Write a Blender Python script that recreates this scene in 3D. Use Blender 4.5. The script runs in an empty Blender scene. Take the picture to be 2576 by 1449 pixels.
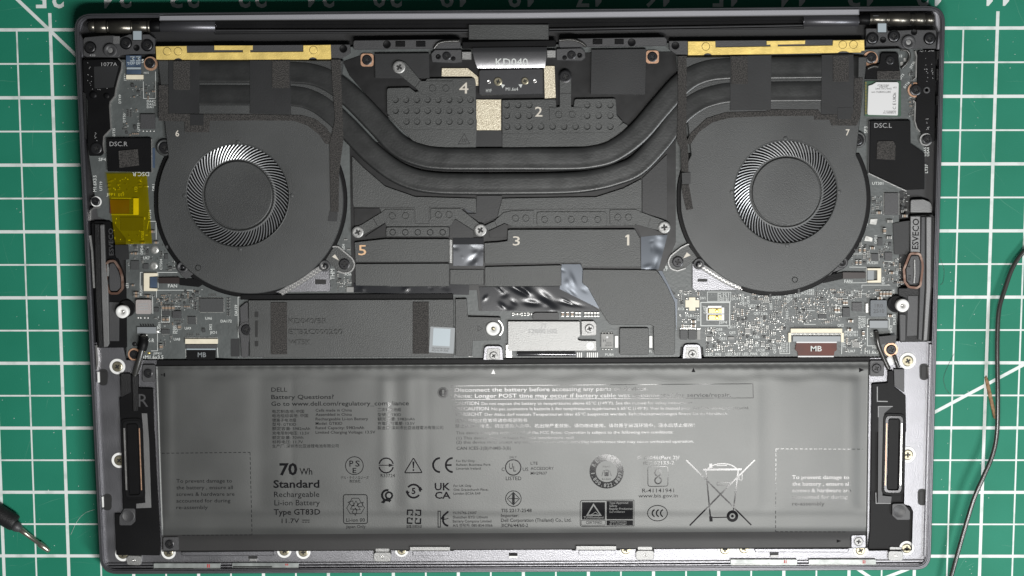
import bpy, math, random
from mathutils import Matrix, Vector
from mathutils.geometry import tessellate_polygon, delaunay_2d_cdt

scene = bpy.context.scene
COL = scene.collection
RND = random.Random(7)

# ------------------------------------------------------------------ camera
# solved from the half-inch grid of the cutting mat; world unit = metre, origin = middle of the mat area in view
CAM_ROT = (-0.11666716, 0.00653342, -0.00152503)
CAM_POS = (-0.10384, 76.2145, 619.1858)            # millimetres
FOCAL, CU, CV = 4100.0, 1288.0, 724.5              # in units of a 2576 x 1449 picture
cd = bpy.data.cameras.new('camera')
cam = bpy.data.objects.new('camera', cd)
COL.objects.link(cam)
cam.location = [c * 0.001 for c in CAM_POS]
cam.rotation_euler = CAM_ROT
cd.sensor_width = 36.0
cd.lens = 36.0 * FOCAL / 2576.0
cd.clip_start = 0.01
cd.clip_end = 20.0
scene.camera = cam

# ------------------------------------------------------------------ world and lamps (indoor bench light)
world = bpy.data.worlds.new('World')
scene.world = world
world.use_nodes = True
bg = world.node_tree.nodes['Background']
bg.inputs[0].default_value = (0.92, 0.97, 1.0, 1)
bg.inputs[1].default_value = 0.045


def lamp(name, loc, target, sx, sy, watts, col):
    ld = bpy.data.lights.new(name, 'AREA')
    ld.shape = 'RECTANGLE'
    ld.size, ld.size_y = sx, sy
    ld.energy = watts
    ld.color = col
    o = bpy.data.objects.new(name, ld)
    COL.objects.link(o)
    o.location = loc
    d = Vector(target) - Vector(loc)
    o.rotation_euler = d.to_track_quat('-Z', 'Y').to_euler()
    return o


kl = lamp('bench_lamp', (0.097, -0.153, 0.50), (0.097, -0.153, 0.0), 0.28, 0.045, 2.6, (1.0, 0.985, 0.96))
kl.rotation_euler = (0, 0, math.radians(-13))
lamp('side_lamp', (1.05, -0.80, 1.25), (0.0, 0.0, 0.0), 0.36, 0.36, 17.0, (0.95, 0.98, 1.0))
scene.view_settings.view_transform = 'Standard'
scene.view_settings.look = 'None'
scene.view_settings.exposure = 0.12
scene.view_settings.gamma = 1.0
scene.view_settings.use_curve_mapping = False

# ------------------------------------------------------------------ measuring helpers
_a, _b, _c = CAM_ROT
_R = (Matrix.Rotation(_c, 3, 'Z') @ Matrix.Rotation(_b, 3, 'Y') @ Matrix.Rotation(_a, 3, 'X'))
_P = Vector(CAM_POS)
K = 0.1497          # millimetres per picture unit at the height of the laptop


def W(u, v, z):
    """millimetre point at height z that was measured at (u, v) in the photograph"""
    d = _R @ Vector(((u - CU) / FOCAL, -(v - CV) / FOCAL, -1.0))
    t = (z - _P.z) / d.z
    return Vector((_P.x + d.x * t, _P.y + d.y * t, z))


def T(i, j, x, y):
    return (644 * i + x / 4.0, 362.25 * j + y / 4.0)


def TP(i, j, pts):
    return [T(i, j, x, y) for x, y in pts]


def tb(i, j, x0, y0, x1, y1):
    return TP(i, j, [(x0, y0), (x1, y0), (x1, y1), (x0, y1)])


def rnd(pts, r, n=5):
    """round the corners of a polygon; r one radius or one per corner"""
    m = len(pts)
    rs = [r] * m if not isinstance(r, (list, tuple)) else r
    out = []
    for i in range(m):
        p, a, b = Vector(pts[i]), Vector(pts[i - 1]), Vector(pts[(i + 1) % m])
        da, db = a - p, b - p
        la, lb = da.length, db.length
        if rs[i] <= 0 or la < 1e-6 or lb < 1e-6:
            out.append(tuple(p)); continue
        da /= la; db /= lb
        c = max(-1, min(1, da.dot(db)))
        ang = math.acos(c)
        if ang > 3.05 or ang < 0.05:
            out.append(tuple(p)); continue
        t = min(rs[i] / math.tan(ang / 2), la * 0.49, lb * 0.49)
        p0, p1 = p + da * t, p + db * t
        for k in range(n + 1):
            s = k / n
            q = p0 * (1 - s) ** 2 + p * 2 * s * (1 - s) + p1 * s * s
            out.append((q.x, q.y))
    return out


def circ(u, v, r, n=24, a0=0.0, a1=360.0, ry=None):
    ry = r if ry is None else ry
    full = abs(a1 - a0) >= 359.9
    m = n if full else n + 1
    return [(u + r * math.cos(math.radians(a0 + (a1 - a0) * k / n)), v + ry * math.sin(math.radians(a0 + (a1 - a0) * k / n))) for k in range(m)]


def rrect(cx, cy, w, h, r, ang=0.0, n=5):
    pts = rnd([(-w / 2, -h / 2), (w / 2, -h / 2), (w / 2, h / 2), (-w / 2, h / 2)], r, n)
    c, s = math.cos(math.radians(ang)), math.sin(math.radians(ang))
    return [(cx + x * c - y * s, cy + x * s + y * c) for x, y in pts]


# ------------------------------------------------------------------ materials
MATS = {}


def mat(name, col, rough=0.5, metal=0.0, spec=0.5, bump=0.0, bscale=2500.0, var=0.0, vscale=60.0, col2=None, cscale=None, cpos=(0.4, 0.6), coat=0.0, aniso=0.0, detail=3.0):
    if name in MATS:
        return MATS[name]
    m = bpy.data.materials.new(name)
    m.use_nodes = True
    nt = m.node_tree
    b = nt.nodes['Principled BSDF']
    b.inputs['Base Color'].default_value = (*col, 1)
    b.inputs['Roughness'].default_value = rough
    b.inputs['Metallic'].default_value = metal
    b.inputs['Specular IOR Level'].default_value = spec
    if coat:
        b.inputs['Coat Weight'].default_value = coat
        b.inputs['Coat Roughness'].default_value = 0.15
    tc = nt.nodes.new('ShaderNodeTexCoord')
    if var or col2:
        no = nt.nodes.new('ShaderNodeTexNoise')
        no.inputs['Scale'].default_value = cscale or vscale
        no.inputs['Detail'].default_value = detail
        nt.links.new(tc.outputs['Object'], no.inputs['Vector'])
        rp = nt.nodes.new('ShaderNodeValToRGB')
        lo, hi = (cpos if col2 else (0.3, 0.7))
        rp.color_ramp.elements[0].position = lo
        rp.color_ramp.elements[1].position = hi
        if col2:
            rp.color_ramp.elements[0].color = (*col, 1)
            rp.color_ramp.elements[1].color = (*col2, 1)
        else:
            rp.color_ramp.elements[0].color = (*[c * (1 - var) for c in col], 1)
            rp.color_ramp.elements[1].color = (*[min(1, c * (1 + var)) for c in col], 1)
        nt.links.new(no.outputs['Fac'], rp.inputs['Fac'])
        nt.links.new(rp.outputs['Color'], b.inputs['Base Color'])
        if var:
            mr = nt.nodes.new('ShaderNodeMapRange')
            mr.inputs['To Min'].default_value = max(0.05, rough - 0.06)
            mr.inputs['To Max'].default_value = min(1.0, rough + 0.06)
            nt.links.new(no.outputs['Fac'], mr.inputs['Value'])
            nt.links.new(mr.outputs['Result'], b.inputs['Roughness'])
    if bump:
        n2 = nt.nodes.new('ShaderNodeTexNoise')
        n2.inputs['Scale'].default_value = bscale
        n2.inputs['Detail'].default_value = 2.0
        nt.links.new(tc.outputs['Object'], n2.inputs['Vector'])
        bp = nt.nodes.new('ShaderNodeBump')
        bp.inputs['Strength'].default_value = bump
        bp.inputs['Distance'].default_value = 0.0002
        nt.links.new(n2.outputs['Fac'], bp.inputs['Height'])
        nt.links.new(bp.outputs['Normal'], b.inputs['Normal'])
    MATS[name] = m
    return m


M = {}
M['mat_green'] = mat('cutting mat green', (0.006, 0.165, 0.098), 0.62, spec=0.3, col2=(0.012, 0.195, 0.122), cscale=26, cpos=(0.35, 0.7), bump=0.3, bscale=2600, detail=8.0)
M['mat_line'] = mat('mat print white', (0.66, 0.70, 0.68), 0.6, col2=(0.42, 0.50, 0.46), cscale=160, cpos=(0.52, 0.74), bump=0.2, detail=6.0)
M['shell'] = mat('anodised shell', (0.105, 0.105, 0.115), 0.36, 0.7, bump=0.10, bscale=6000, var=0.06)
M['deck'] = mat('inner deck metal', (0.19, 0.19, 0.202), 0.37, 0.9, bump=0.30, bscale=2600, var=0.08, vscale=120)
M['floor'] = mat('inner floor black', (0.012, 0.012, 0.013), 0.5, bump=0.1)
M['silver'] = mat('satin silver bar', (0.36, 0.36, 0.385), 0.42, 0.5, bump=0.14, bscale=6000)
M['black'] = mat('black plastic', (0.005, 0.005, 0.0055), 0.46, spec=0.13, bump=0.2, bscale=2600, var=0.2)
M['blackgrain'] = mat('grained black plastic', (0.013, 0.013, 0.0135), 0.5, spec=0.3, bump=0.6, bscale=2200, var=0.25)
M['dgrey'] = mat('dark grey plastic', (0.045, 0.045, 0.047), 0.48, bump=0.3, bscale=2600, var=0.12)
M['mgrey'] = mat('mid grey metal strip', (0.17, 0.17, 0.17), 0.5, 0.5, bump=0.4, bscale=3000, var=0.15)
M['fan'] = mat('fan cover paint', (0.052, 0.054, 0.054), 0.44, 0.3, bump=0.36, bscale=3000, var=0.22, vscale=26)
M['plate'] = mat('heat plate paint', (0.055, 0.057, 0.056), 0.47, 0.3, bump=0.48, bscale=2600, var=0.16, vscale=45)
M['pipe'] = mat('heat pipe paint', (0.040, 0.041, 0.041), 0.33, 0.5, bump=0.14, bscale=1200, var=0.15, vscale=160)
M['tape'] = mat('matte black tape', (0.020, 0.0205, 0.0215), 0.42, spec=0.4, bump=0.14, bscale=2600, var=0.12)
M['sheet'] = mat('black insulating film', (0.007, 0.007, 0.0075), 0.38, spec=0.4, bump=0.3, bscale=120, var=0.2, vscale=200)
M['foil'] = mat('shiny black film', (0.016, 0.017, 0.020), 0.20, 0.15, spec=0.4)
M['bluefoil'] = mat('grey blue film', (0.075, 0.085, 0.10), 0.26, 0.5, bump=0.15, bscale=60)
M['crinkle'] = mat('crumpled silver film', (0.11, 0.115, 0.125), 0.24, 0.7)
M['foam'] = mat('grey foam', (0.012, 0.0115, 0.011), 0.9, col2=(0.066, 0.061, 0.057), cscale=2700, cpos=(0.38, 0.66), bump=0.8, bscale=2400)
M['gold'] = mat('gold bar', (0.86, 0.64, 0.20), 0.38, 0.3, bump=0.35, bscale=2600, var=0.14, vscale=220)
M['foilgold'] = mat('sparkling beige shielding', (0.34, 0.28, 0.19), 0.45, 0.3, col2=(0.80, 0.74, 0.58), cscale=3200, cpos=(0.38, 0.62), bump=0.8, bscale=3000)
M['copper'] = mat('copper ring', (0.58, 0.35, 0.23), 0.38, 0.6, var=0.2, vscale=900)
M['copperdark'] = mat('dull copper', (0.13, 0.07, 0.05), 0.40, 0.5, col2=(0.30, 0.22, 0.18), cscale=260, cpos=(0.45, 0.7))
M['steel'] = mat('bright steel', (0.60, 0.59, 0.57), 0.30, 0.9, bump=0.08, var=0.08, vscale=300)
M['steelmatte'] = mat('matte steel', (0.26, 0.26, 0.255), 0.46, 0.65, bump=0.4, bscale=2600, var=0.08)
M['bronze'] = mat('hinge steel', (0.16, 0.15, 0.13), 0.32, 0.9, bump=0.10, bscale=1800, var=0.15, vscale=200)
M['brass'] = mat('brass screw', (0.30, 0.275, 0.20), 0.34, 0.8, var=0.15, vscale=1500)
M['screw'] = mat('black screw', (0.025, 0.025, 0.027), 0.32, 0.5)
M['recess'] = mat('recess shade and black print', (0.006, 0.006, 0.006), 0.6)  # near-black paints shade into slots, grooves and screw crosses; also dark print
M['white'] = mat('white ring paint', (0.74, 0.74, 0.72), 0.5, var=0.06, vscale=600)
M['ivory'] = mat('ivory connector', (0.70, 0.64, 0.50), 0.5, var=0.06, vscale=500)
M['pcb'] = mat('circuit board', (0.072, 0.080, 0.079), 0.46, var=0.14, vscale=160, bump=0.35, bscale=900)
M['silk'] = mat('board print', (0.55, 0.57, 0.55), 0.6)
M['print_grey'] = mat('grey print', (0.30, 0.30, 0.30), 0.6)
M['print_cream'] = mat('cream print', (0.56, 0.52, 0.45), 0.6)
M['print_peach'] = mat('peach print', (0.66, 0.42, 0.24), 0.6)
M['solder'] = mat('solder', (0.48, 0.48, 0.46), 0.34, 0.7, var=0.15, vscale=900)
M['captan'] = mat('ceramic tan', (0.30, 0.22, 0.16), 0.5, var=0.2, vscale=500)
M['capgrey'] = mat('ceramic grey', (0.22, 0.22, 0.21), 0.5, var=0.2, vscale=500)
M['chip'] = mat('chip package', (0.040, 0.042, 0.043), 0.55, bump=0.25, bscale=3000, var=0.1)
M['chipgrey'] = mat('grey inductor', (0.105, 0.115, 0.125), 0.5, 0.2, bump=0.3, bscale=2600, var=0.1)
M['inductor'] = mat('pink grey inductor', (0.34, 0.31, 0.30), 0.5, 0.3, bump=0.3, bscale=2400, var=0.1)
M['film'] = mat('battery film', (0.080, 0.082, 0.080), 0.43, 0.5, bump=0.12, bscale=3000, var=0.10, vscale=40)
M['filmdark'] = mat('battery edge film', (0.024, 0.0235, 0.0235), 0.5, 0.1, spec=0.35, bump=0.14, bscale=3500, var=0.06)
M['ink'] = mat('battery ink', (0.010, 0.010, 0.011), 0.10, 0.0, spec=0.22)
M['chrome'] = mat('black chrome', (0.24, 0.24, 0.25), 0.22, 0.9, bump=0.15, bscale=220)
M['driver'] = mat('dark chrome', (0.06, 0.06, 0.062), 0.24, 0.9)
M['label'] = mat('white label', (0.60, 0.60, 0.60), 0.5)
M['labelgrey'] = mat('grey label', (0.21, 0.225, 0.235), 0.45, 0.1)
M['labelsq'] = mat('pale label patch', (0.33, 0.38, 0.41), 0.45, 0.1)
M['brown'] = mat('brown flex', (0.085, 0.022, 0.014), 0.5, spec=0.3, var=0.3, vscale=120)
M['darkbrown'] = mat('dark brown ribbon', (0.020, 0.012, 0.011), 0.4)
M['blueflex'] = mat('blue flex', (0.05, 0.075, 0.12), 0.35, var=0.2, vscale=300)
M['goldpad'] = mat('gold contact', (0.75, 0.55, 0.16), 0.25, 0.8)
M['red'] = mat('red mark', (0.35, 0.02, 0.02), 0.5)
M['clearstrip'] = mat('led window', (0.30, 0.32, 0.31), 0.25, 0.3, var=0.2, vscale=300)
M['cable'] = mat('cable rubber', (0.035, 0.034, 0.031), 0.28, spec=0.7)
M['wood'] = mat('split wood', (0.20, 0.105, 0.045), 0.65, col2=(0.34, 0.20, 0.10), cscale=700, bump=0.5, bscale=1200)
M['bitsteel'] = mat('bit steel', (0.50, 0.47, 0.40), 0.28, 0.9, bump=0.15, bscale=2200, var=0.1)
M['greenpcb'] = mat('module board green', (0.03, 0.075, 0.045), 0.45)


def kapton():
    m = bpy.data.materials.new('amber film tape')
    m.use_nodes = True
    nt = m.node_tree
    out = nt.nodes['Material Output']
    nt.nodes.remove(nt.nodes['Principled BSDF'])
    tr = nt.nodes.new('ShaderNodeBsdfTransparent')
    tr.inputs[0].default_value = (0.97, 0.86, 0.08, 1)
    df = nt.nodes.new('ShaderNodeBsdfPrincipled')
    df.inputs['Base Color'].default_value = (0.36, 0.285, 0.002, 1)
    df.inputs['Roughness'].default_value = 0.25
    mx = nt.nodes.new('ShaderNodeMixShader')
    mx.inputs[0].default_value = 0.17
    nt.links.new(tr.outputs[0], mx.inputs[1])
    nt.links.new(df.outputs[0], mx.inputs[2])
    nt.links.new(mx.outputs[0], out.inputs['Surface'])
    return m


M['kapton'] = kapton()

# ------------------------------------------------------------------ mesh helpers (millimetres in, metres out)


def make(name, verts, faces, material, parent=None, smooth=False, fmats=None):
    me = bpy.data.meshes.new(name)
    me.from_pydata([(x * 0.001, y * 0.001, z * 0.001) for x, y, z in verts], [], faces)
    mats = material if isinstance(material, (list, tuple)) else [material]
    for mm in mats:
        me.materials.append(mm)
    if fmats:
        me.polygons.foreach_set('material_index', fmats)
    if smooth:
        me.polygons.foreach_set('use_smooth', [True] * len(me.polygons))
    me.update()
    o = bpy.data.objects.new(name, me)
    COL.objects.link(o)
    if parent is not None:
        o.parent = parent
    return o


def area2(p):
    return sum(p[i - 1][0] * p[i][1] - p[i][0] * p[i - 1][1] for i in range(len(p)))


def inset(p, b):
    n = len(p)
    out = []
    for i in range(n):
        a, c, d = p[i - 1], p[i], p[(i + 1) % n]
        e1 = (c[0] - a[0], c[1] - a[1]); e2 = (d[0] - c[0], d[1] - c[1])
        l1 = math.hypot(*e1) or 1e-9; l2 = math.hypot(*e2) or 1e-9
        n1 = (-e1[1] / l1, e1[0] / l1); n2 = (-e2[1] / l2, e2[0] / l2)
        k = 1 + n1[0] * n2[0] + n1[1] * n2[1]
        k = max(k, 0.35)
        out.append((c[0] + b * (n1[0] + n2[0]) / k, c[1] + b * (n1[1] + n2[1]) / k))
    return out


def clean(p):
    out = []
    for q in p:
        if not out or math.hypot(q[0] - out[-1][0], q[1] - out[-1][1]) > 1e-3:
            out.append(q)
    if len(out) > 2 and math.hypot(out[0][0] - out[-1][0], out[0][1] - out[-1][1]) < 1e-3:
        out.pop()
    return out


def in_poly(x, y, p):
    c = False
    for i in range(len(p)):
        x0, y0, x1, y1 = *p[i - 1][:2], *p[i][:2]
        if (y0 > y) != (y1 > y) and x < (x1 - x0) * (y - y0) / (y1 - y0) + x0:
            c = not c
    return c


def tess(loops):
    """triangles of an outline with holes, as indices into the joined loops"""
    if len(loops) == 1:
        return tessellate_polygon(loops)
    pts = [Vector((p[0], p[1])) for l in loops for p in l]
    edges, o = [], 0
    for l in loops:
        edges += [(o + i, o + (i + 1) % len(l)) for i in range(len(l))]
        o += len(l)
    vc, ec, tris, ov, oe, of = delaunay_2d_cdt(pts, edges, [], 1, 1e-6)
    out = []
    for t in tris:
        if any(not ov[i] for i in t):
            continue
        cx = sum(vc[i][0] for i in t) / 3; cy = sum(vc[i][1] for i in t) / 3
        if not in_poly(cx, cy, loops[0]) or any(in_poly(cx, cy, h) for h in loops[1:]):
            continue
        out.append(tuple(ov[i][0] for i in t))
    return out


class MB:
    """collects shapes for one mesh"""

    def __init__(self):
        self.v, self.f, self.m = [], [], []

    def add(self, vs, fs, mi=0):
        o = len(self.v)
        self.v += [tuple(x) for x in vs]
        self.f += [tuple(i + o for i in f) for f in fs]
        self.m += [mi] * len(fs)

    def plate(self, uv, z0, z1, bev=0.1, holes=(), mi=0, top_z=None):
        p = clean([tuple(W(u, v, z1).xy) for u, v in uv])
        if area2(p) < 0:
            p.reverse()
        hs = []
        for h in holes:
            q = clean([tuple(W(u, v, z1).xy) for u, v in h])
            if area2(q) > 0:
                q.reverse()
            hs.append(q)
        n = len(p)
        pin = inset(p, bev) if bev else p
        vs = [(x, y, z0) for x, y in p]
        fs = []
        if bev:
            vs += [(x, y, z1 - bev) for x, y in p] + [(x, y, z1) for x, y in pin]
            for r in (0, 1):
                for i in range(n):
                    j = (i + 1) % n
                    fs.append((r * n + i, r * n + j, (r + 1) * n + j, (r + 1) * n + i))
            top = 2 * n
        else:
            vs += [(x, y, z1) for x, y in p]
            for i in range(n):
                j = (i + 1) % n
                fs.append((i, j, n + j, n + i))
            top = n
        loops = [[Vector((x, y, 0)) for x, y in pin]]
        idx = [top + i for i in range(n)]
        for q in hs:
            o = len(vs)
            k = len(q)
            vs += [(x, y, z1) for x, y in q] + [(x, y, z0) for x, y in q]
            for i in range(k):
                j = (i + 1) % k
                fs.append((o + j, o + i, o + k + i, o + k + j)[::-1])
            loops.append([Vector((x, y, 0)) for x, y in q])
            idx += list(range(o, o + k))
        tris = tess(loops)
        for t in tris:
            a = [idx[i] for i in t]
            pa, pb, pc = vs[a[0]], vs[a[1]], vs[a[2]]
            if (pb[0] - pa[0]) * (pc[1] - pa[1]) - (pb[1] - pa[1]) * (pc[0] - pa[0]) < 0:
                a.reverse()
            fs.append(tuple(a))
        if not holes:
            fs.append(tuple(range(n - 1, -1, -1)))
        self.add(vs, fs, mi)
        return self

    def lathe(self, c, prof, n=24, mi=0, cap=True):
        """prof: (radius mm, z mm) from outside to centre"""
        vs, fs = [], []
        for r, z in prof:
            for k in range(n):
                a = 2 * math.pi * k / n
                vs.append((c[0] + r * math.cos(a), c[1] + r * math.sin(a), z))
        for i in range(len(prof) - 1):
            for k in range(n):
                j = (k + 1) % n
                fs.append((i * n + k, i * n + j, (i + 1) * n + j, (i + 1) * n + k))
        if cap:
            fs.append(tuple((len(prof) - 1) * n + k for k in range(n)))
        self.add(vs, fs, mi)
        return self

    def sweep(self, path, prof, closed=False, mi=0, caps=True):
        """path: mm points; prof: (offset to the left in the ground plane, height) pairs, a closed cross-section"""
        n = len(path)
        vs, fs = [], []
        k = len(prof)
        for i in range(n):
            a = path[i - 1] if (i > 0 or closed) else path[i]
            b = path[(i + 1) % n] if (i < n - 1 or closed) else path[i]
            d = Vector((b[0] - a[0], b[1] - a[1]))
            d.normalize()
            nx, ny = -d.y, d.x
            for off, h in prof:
                vs.append((path[i][0] + nx * off, path[i][1] + ny * off, path[i][2] + h))
        for i in range(n if closed else n - 1):
            j = (i + 1) % n
            for q in range(k):
                r = (q + 1) % k
                fs.append((i * k + q, j * k + q, j * k + r, i * k + r))
        if not closed and caps:
            fs.append(tuple(range(k - 1, -1, -1)))
            fs.append(tuple((n - 1) * k + q for q in range(k)))
        self.add(vs, fs, mi)
        return self

    def tube(self, path, r, n=10, mi=0):
        return self.sweep(path, [(r * math.cos(-2 * math.pi * q / n), r * math.sin(-2 * math.pi * q / n)) for q in range(n)], mi=mi)

    def build(self, name, material, parent=None, smooth=False):
        return make(name, self.v, self.f, material, parent, smooth, self.m)


def plate(name, uv, z0, z1, m, parent, bev=0.1, holes=()):
    return MB().plate(uv, z0, z1, bev, holes).build(name, M[m], parent)


def lathe(name, uv, prof, m, parent, n=24, smooth=True, cap=True):
    """prof radii in picture units"""
    c = W(uv[0], uv[1], prof[-1][1])
    return MB().lathe(c, [(r * K, z) for r, z in prof], n, cap=cap).build(name, M[m], parent, smooth)


def spline(pts, n=8):
    """Catmull-Rom through the points"""
    out = []
    P = [Vector(p) for p in pts]
    for i in range(len(P) - 1):
        p0, p1, p2, p3 = P[max(0, i - 1)], P[i], P[i + 1], P[min(len(P) - 1, i + 2)]
        for k in range(n):
            t = k / n
            out.append(0.5 * ((2 * p1) + (p2 - p0) * t + (2 * p0 - 5 * p1 + 4 * p2 - p3) * t * t + (3 * p1 - p0 - 3 * p2 + p3) * t ** 3))
    out.append(P[-1])
    return out


def strip(name, uv, width, z0, z1, m, parent, closed=False, smooth_path=0):
    """flat band of the given width (picture units) along a path"""
    if smooth_path:
        uv = [tuple(p) for p in spline(uv, smooth_path)]
    path = [W(u, v, z1) for u, v in uv]
    w = width * K / 2
    path = [(p.x, p.y, 0) for p in path]
    b = min(0.06, w * 0.3, (z1 - z0) * 0.3)
    prof = [(w, z0), (-w, z0), (-w, z1 - b), (-w + b, z1), (w - b, z1), (w, z1 - b)]
    return MB().sweep(path, prof[::-1], closed).build(name, M[m], parent)


def cable(name, uvz, r, m, parent, n=8, sm=8):
    path = spline([tuple(W(u, v, z)) for u, v, z in uvz], sm)
    return MB().tube(path, r, n).build(name, M[m], parent, True)


# text ------------------------------------------------------------
_fc = bpy.data.curves.new('lettering', 'FONT')
_fo = bpy.data.objects.new('lettering', _fc)
_TC = {}


def glyphs(s, bold=0.0):
    key = (s, bold)
    if key in _TC:
        return _TC[key]
    if _fo.name not in COL.objects:
        COL.objects.link(_fo)
    _fc.body = s
    _fc.offset = bold
    _fc.resolution_u = 2
    dg = bpy.context.evaluated_depsgraph_get()
    dg.update()
    me = _fo.evaluated_get(dg).to_mesh()
    vs = [(v.co.x, v.co.y) for v in me.vertices]
    fs = [tuple(p.vertices) for p in me.polygons]
    _fo.evaluated_get(dg).to_mesh_clear()
    x0 = min(v[0] for v in vs)
    x1 = max(v[0] for v in vs)
    _TC[key] = (vs, fs, x0, x1)
    return _TC[key]


def letters(mb, s, u, v, cap, w=None, ang=0.0, z=8.0, bold=0.0, align='l', mi=0):
    """s set with its left end (or centre) on the baseline point (u, v); cap height and width in picture units; z number or function"""
    vs, fs, x0, x1 = glyphs(s, bold)
    sy = cap / 0.682
    sx = (w / (x1 - x0)) if w else sy * 0.95
    c, sn = math.cos(math.radians(ang)), math.sin(math.radians(ang))
    off = -(x1 - x0) * sx / 2 if align == 'c' else 0.0
    out = []
    for x, y in vs:
        X, Y = (x - x0) * sx + off, -y * sy
        uu, vv = u + X * c - Y * sn, v + X * sn + Y * c
        zz = z(uu, vv) if callable(z) else z
        out.append(tuple(W(uu, vv, zz)))
    mb.add(out, fs, mi)


def text(name, s, u, v, cap, w, m, parent, z, ang=0.0, bold=0.0, align='l'):
    mb = MB()
    letters(mb, s, u, v, cap, w, ang, z, bold, align)
    return mb.build(name, M[m], parent)


def line(mb, pts, wd, z, closed=False, mi=0):
    """flat printed line; z number or function of (u, v)"""
    n = len(pts)
    zf = z if callable(z) else (lambda u, v: z)
    if callable(z):
        q0 = list(pts) + ([pts[0]] if closed else [])
        q = [q0[0]]
        for a, b in zip(q0[:-1], q0[1:]):
            k = max(1, int(math.hypot(b[0] - a[0], b[1] - a[1]) / 6))
            q += [(a[0] + (b[0] - a[0]) * i / k, a[1] + (b[1] - a[1]) * i / k) for i in range(1, k + 1)]
        pts = q[:-1] if closed else q
    q = clean(pts)
    n = len(q)
    L = []
    for i in range(n):
        a = q[i - 1] if (i > 0 or closed) else q[i]
        b = q[(i + 1) % n] if (i < n - 1 or closed) else q[i]
        d1 = Vector((q[i][0] - a[0], q[i][1] - a[1])); d2 = Vector((b[0] - q[i][0], b[1] - q[i][1]))
        if d1.length: d1.normalize()
        if d2.length: d2.normalize()
        d = d1 + d2
        if d.length < 1e-6: d = d2 if d2.length else d1
        d.normalize()
        nn = Vector((-d.y, d.x))
        base = d1 if d1.length else d2
        k = max(0.4, abs(nn.dot(Vector((-base.y, base.x)))))
        L.append((nn.x * wd / 2 / k, nn.y * wd / 2 / k))
    vs = []
    for (u, v), (dx, dy) in zip(q, L):
        for s in (1, -1):
            uu, vv = u + s * dx, v + s * dy
            vs.append(tuple(W(uu, vv, zf(uu, vv))))
    fs = []
    for i in range(n if closed else n - 1):
        j = (i + 1) % n
        fs.append((2 * i, 2 * j, 2 * j + 1, 2 * i + 1))
    mb.add(vs, fs, mi)


def area(mb, pts, z, holes=(), mi=0):
    """flat printed area"""
    zf = z if callable(z) else (lambda u, v: z)
    loops = [clean(pts)] + [clean(h) for h in holes]
    vs = [tuple(W(u, v, zf(u, v))) for l in loops for u, v in l]
    fs = []
    for t in tess([[Vector((u, v, 0)) for u, v in l] for l in loops]):
        a = list(t)
        p, q, r = vs[a[0]], vs[a[1]], vs[a[2]]
        if (q[0] - p[0]) * (r[1] - p[1]) - (q[1] - p[1]) * (r[0] - p[0]) < 0:
            a.reverse()
        fs.append(tuple(a))
    mb.add(vs, fs, mi)


def bands(mb, u0, v0, u1, v1, z, step=4.0):
    """printed rectangle that follows a curved surface"""
    nv = max(1, int((v1 - v0) / step)); nu = max(1, int((u1 - u0) / step))
    vs = []
    for j in range(nv + 1):
        for i in range(nu + 1):
            u, v = u0 + (u1 - u0) * i / nu, v0 + (v1 - v0) * j / nv
            vs.append(tuple(W(u, v, z(u, v))))
    mb.add(vs, [(j * (nu + 1) + i, (j + 1) * (nu + 1) + i, (j + 1) * (nu + 1) + i + 1, j * (nu + 1) + i + 1) for j in range(nv) for i in range(nu)])


def tag(o, label=None, cat=None, group=None, kind=None):
    if label: o['label'] = label
    if cat: o['category'] = cat
    if group: o['group'] = group
    if kind: o['kind'] = kind
    return o


def empty(name, loc=(0, 0, 0)):
    o = bpy.data.objects.new(name, None)
    o.empty_display_size = 0.02
    o.location = loc
    COL.objects.link(o)
    return o


# screws: one head mesh for each finish, placed many times
def screw_mesh(m):
    mb = MB()
    n = 20
    a, b = 0.16, 0.52
    plus = [(a, a), (b, a), (b, -a), (a, -a), (a, -b), (-a, -b), (-a, -a), (-b, -a), (-b, a), (-a, a), (-a, b), (a, b)]
    ring = [(math.cos(2 * math.pi * k / n), math.sin(2 * math.pi * k / n)) for k in range(n)]
    vs = [(x, y, 0.0) for x, y in ring] + [(x, y, 0.30) for x, y in ring] + [(0.82 * x, 0.82 * y, 0.42) for x, y in ring]
    fs = []
    for r in (0, 1):
        for i in range(n):
            j = (i + 1) % n
            fs.append((r * n + i, r * n + j, (r + 1) * n + j, (r + 1) * n + i))
    o = len(vs)
    vs += [(x, y, 0.42) for x, y in plus] + [(x * 0.8, y * 0.8, 0.12) for x, y in plus]
    loops = [[Vector((0.82 * x, 0.82 * y, 0)) for x, y in ring], [Vector((x, y, 0)) for x, y in plus]]
    idx = [2 * n + i for i in range(n)] + [o + i for i in range(12)]
    for t in tess(loops):
        q = [idx[i] for i in t]
        pa, pb, pc = vs[q[0]], vs[q[1]], vs[q[2]]
        if (pb[0] - pa[0]) * (pc[1] - pa[1]) - (pb[1] - pa[1]) * (pc[0] - pa[0]) < 0:
            q.reverse()
        fs.append(tuple(q))
    mi = [0] * len(fs)
    for i in range(12):
        j = (i + 1) % 12
        fs.append((o + i, o + j, o + 12 + j, o + 12 + i)); mi.append(0)
    fs.append(tuple(o + 12 + i for i in range(11, -1, -1))); mi.append(1)
    me = bpy.data.meshes.new('screw')
    me.from_pydata([(x * 0.001, y * 0.001, z * 0.001) for x, y, z in vs], [], fs)
    me.materials.append(M[m]); me.materials.append(M['recess'])
    me.polygons.foreach_set('material_index', mi)
    me.update()
    return me


SCREW = {k: screw_mesh(k) for k in ('screw', 'steel', 'brass', 'steelmatte')}


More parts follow.
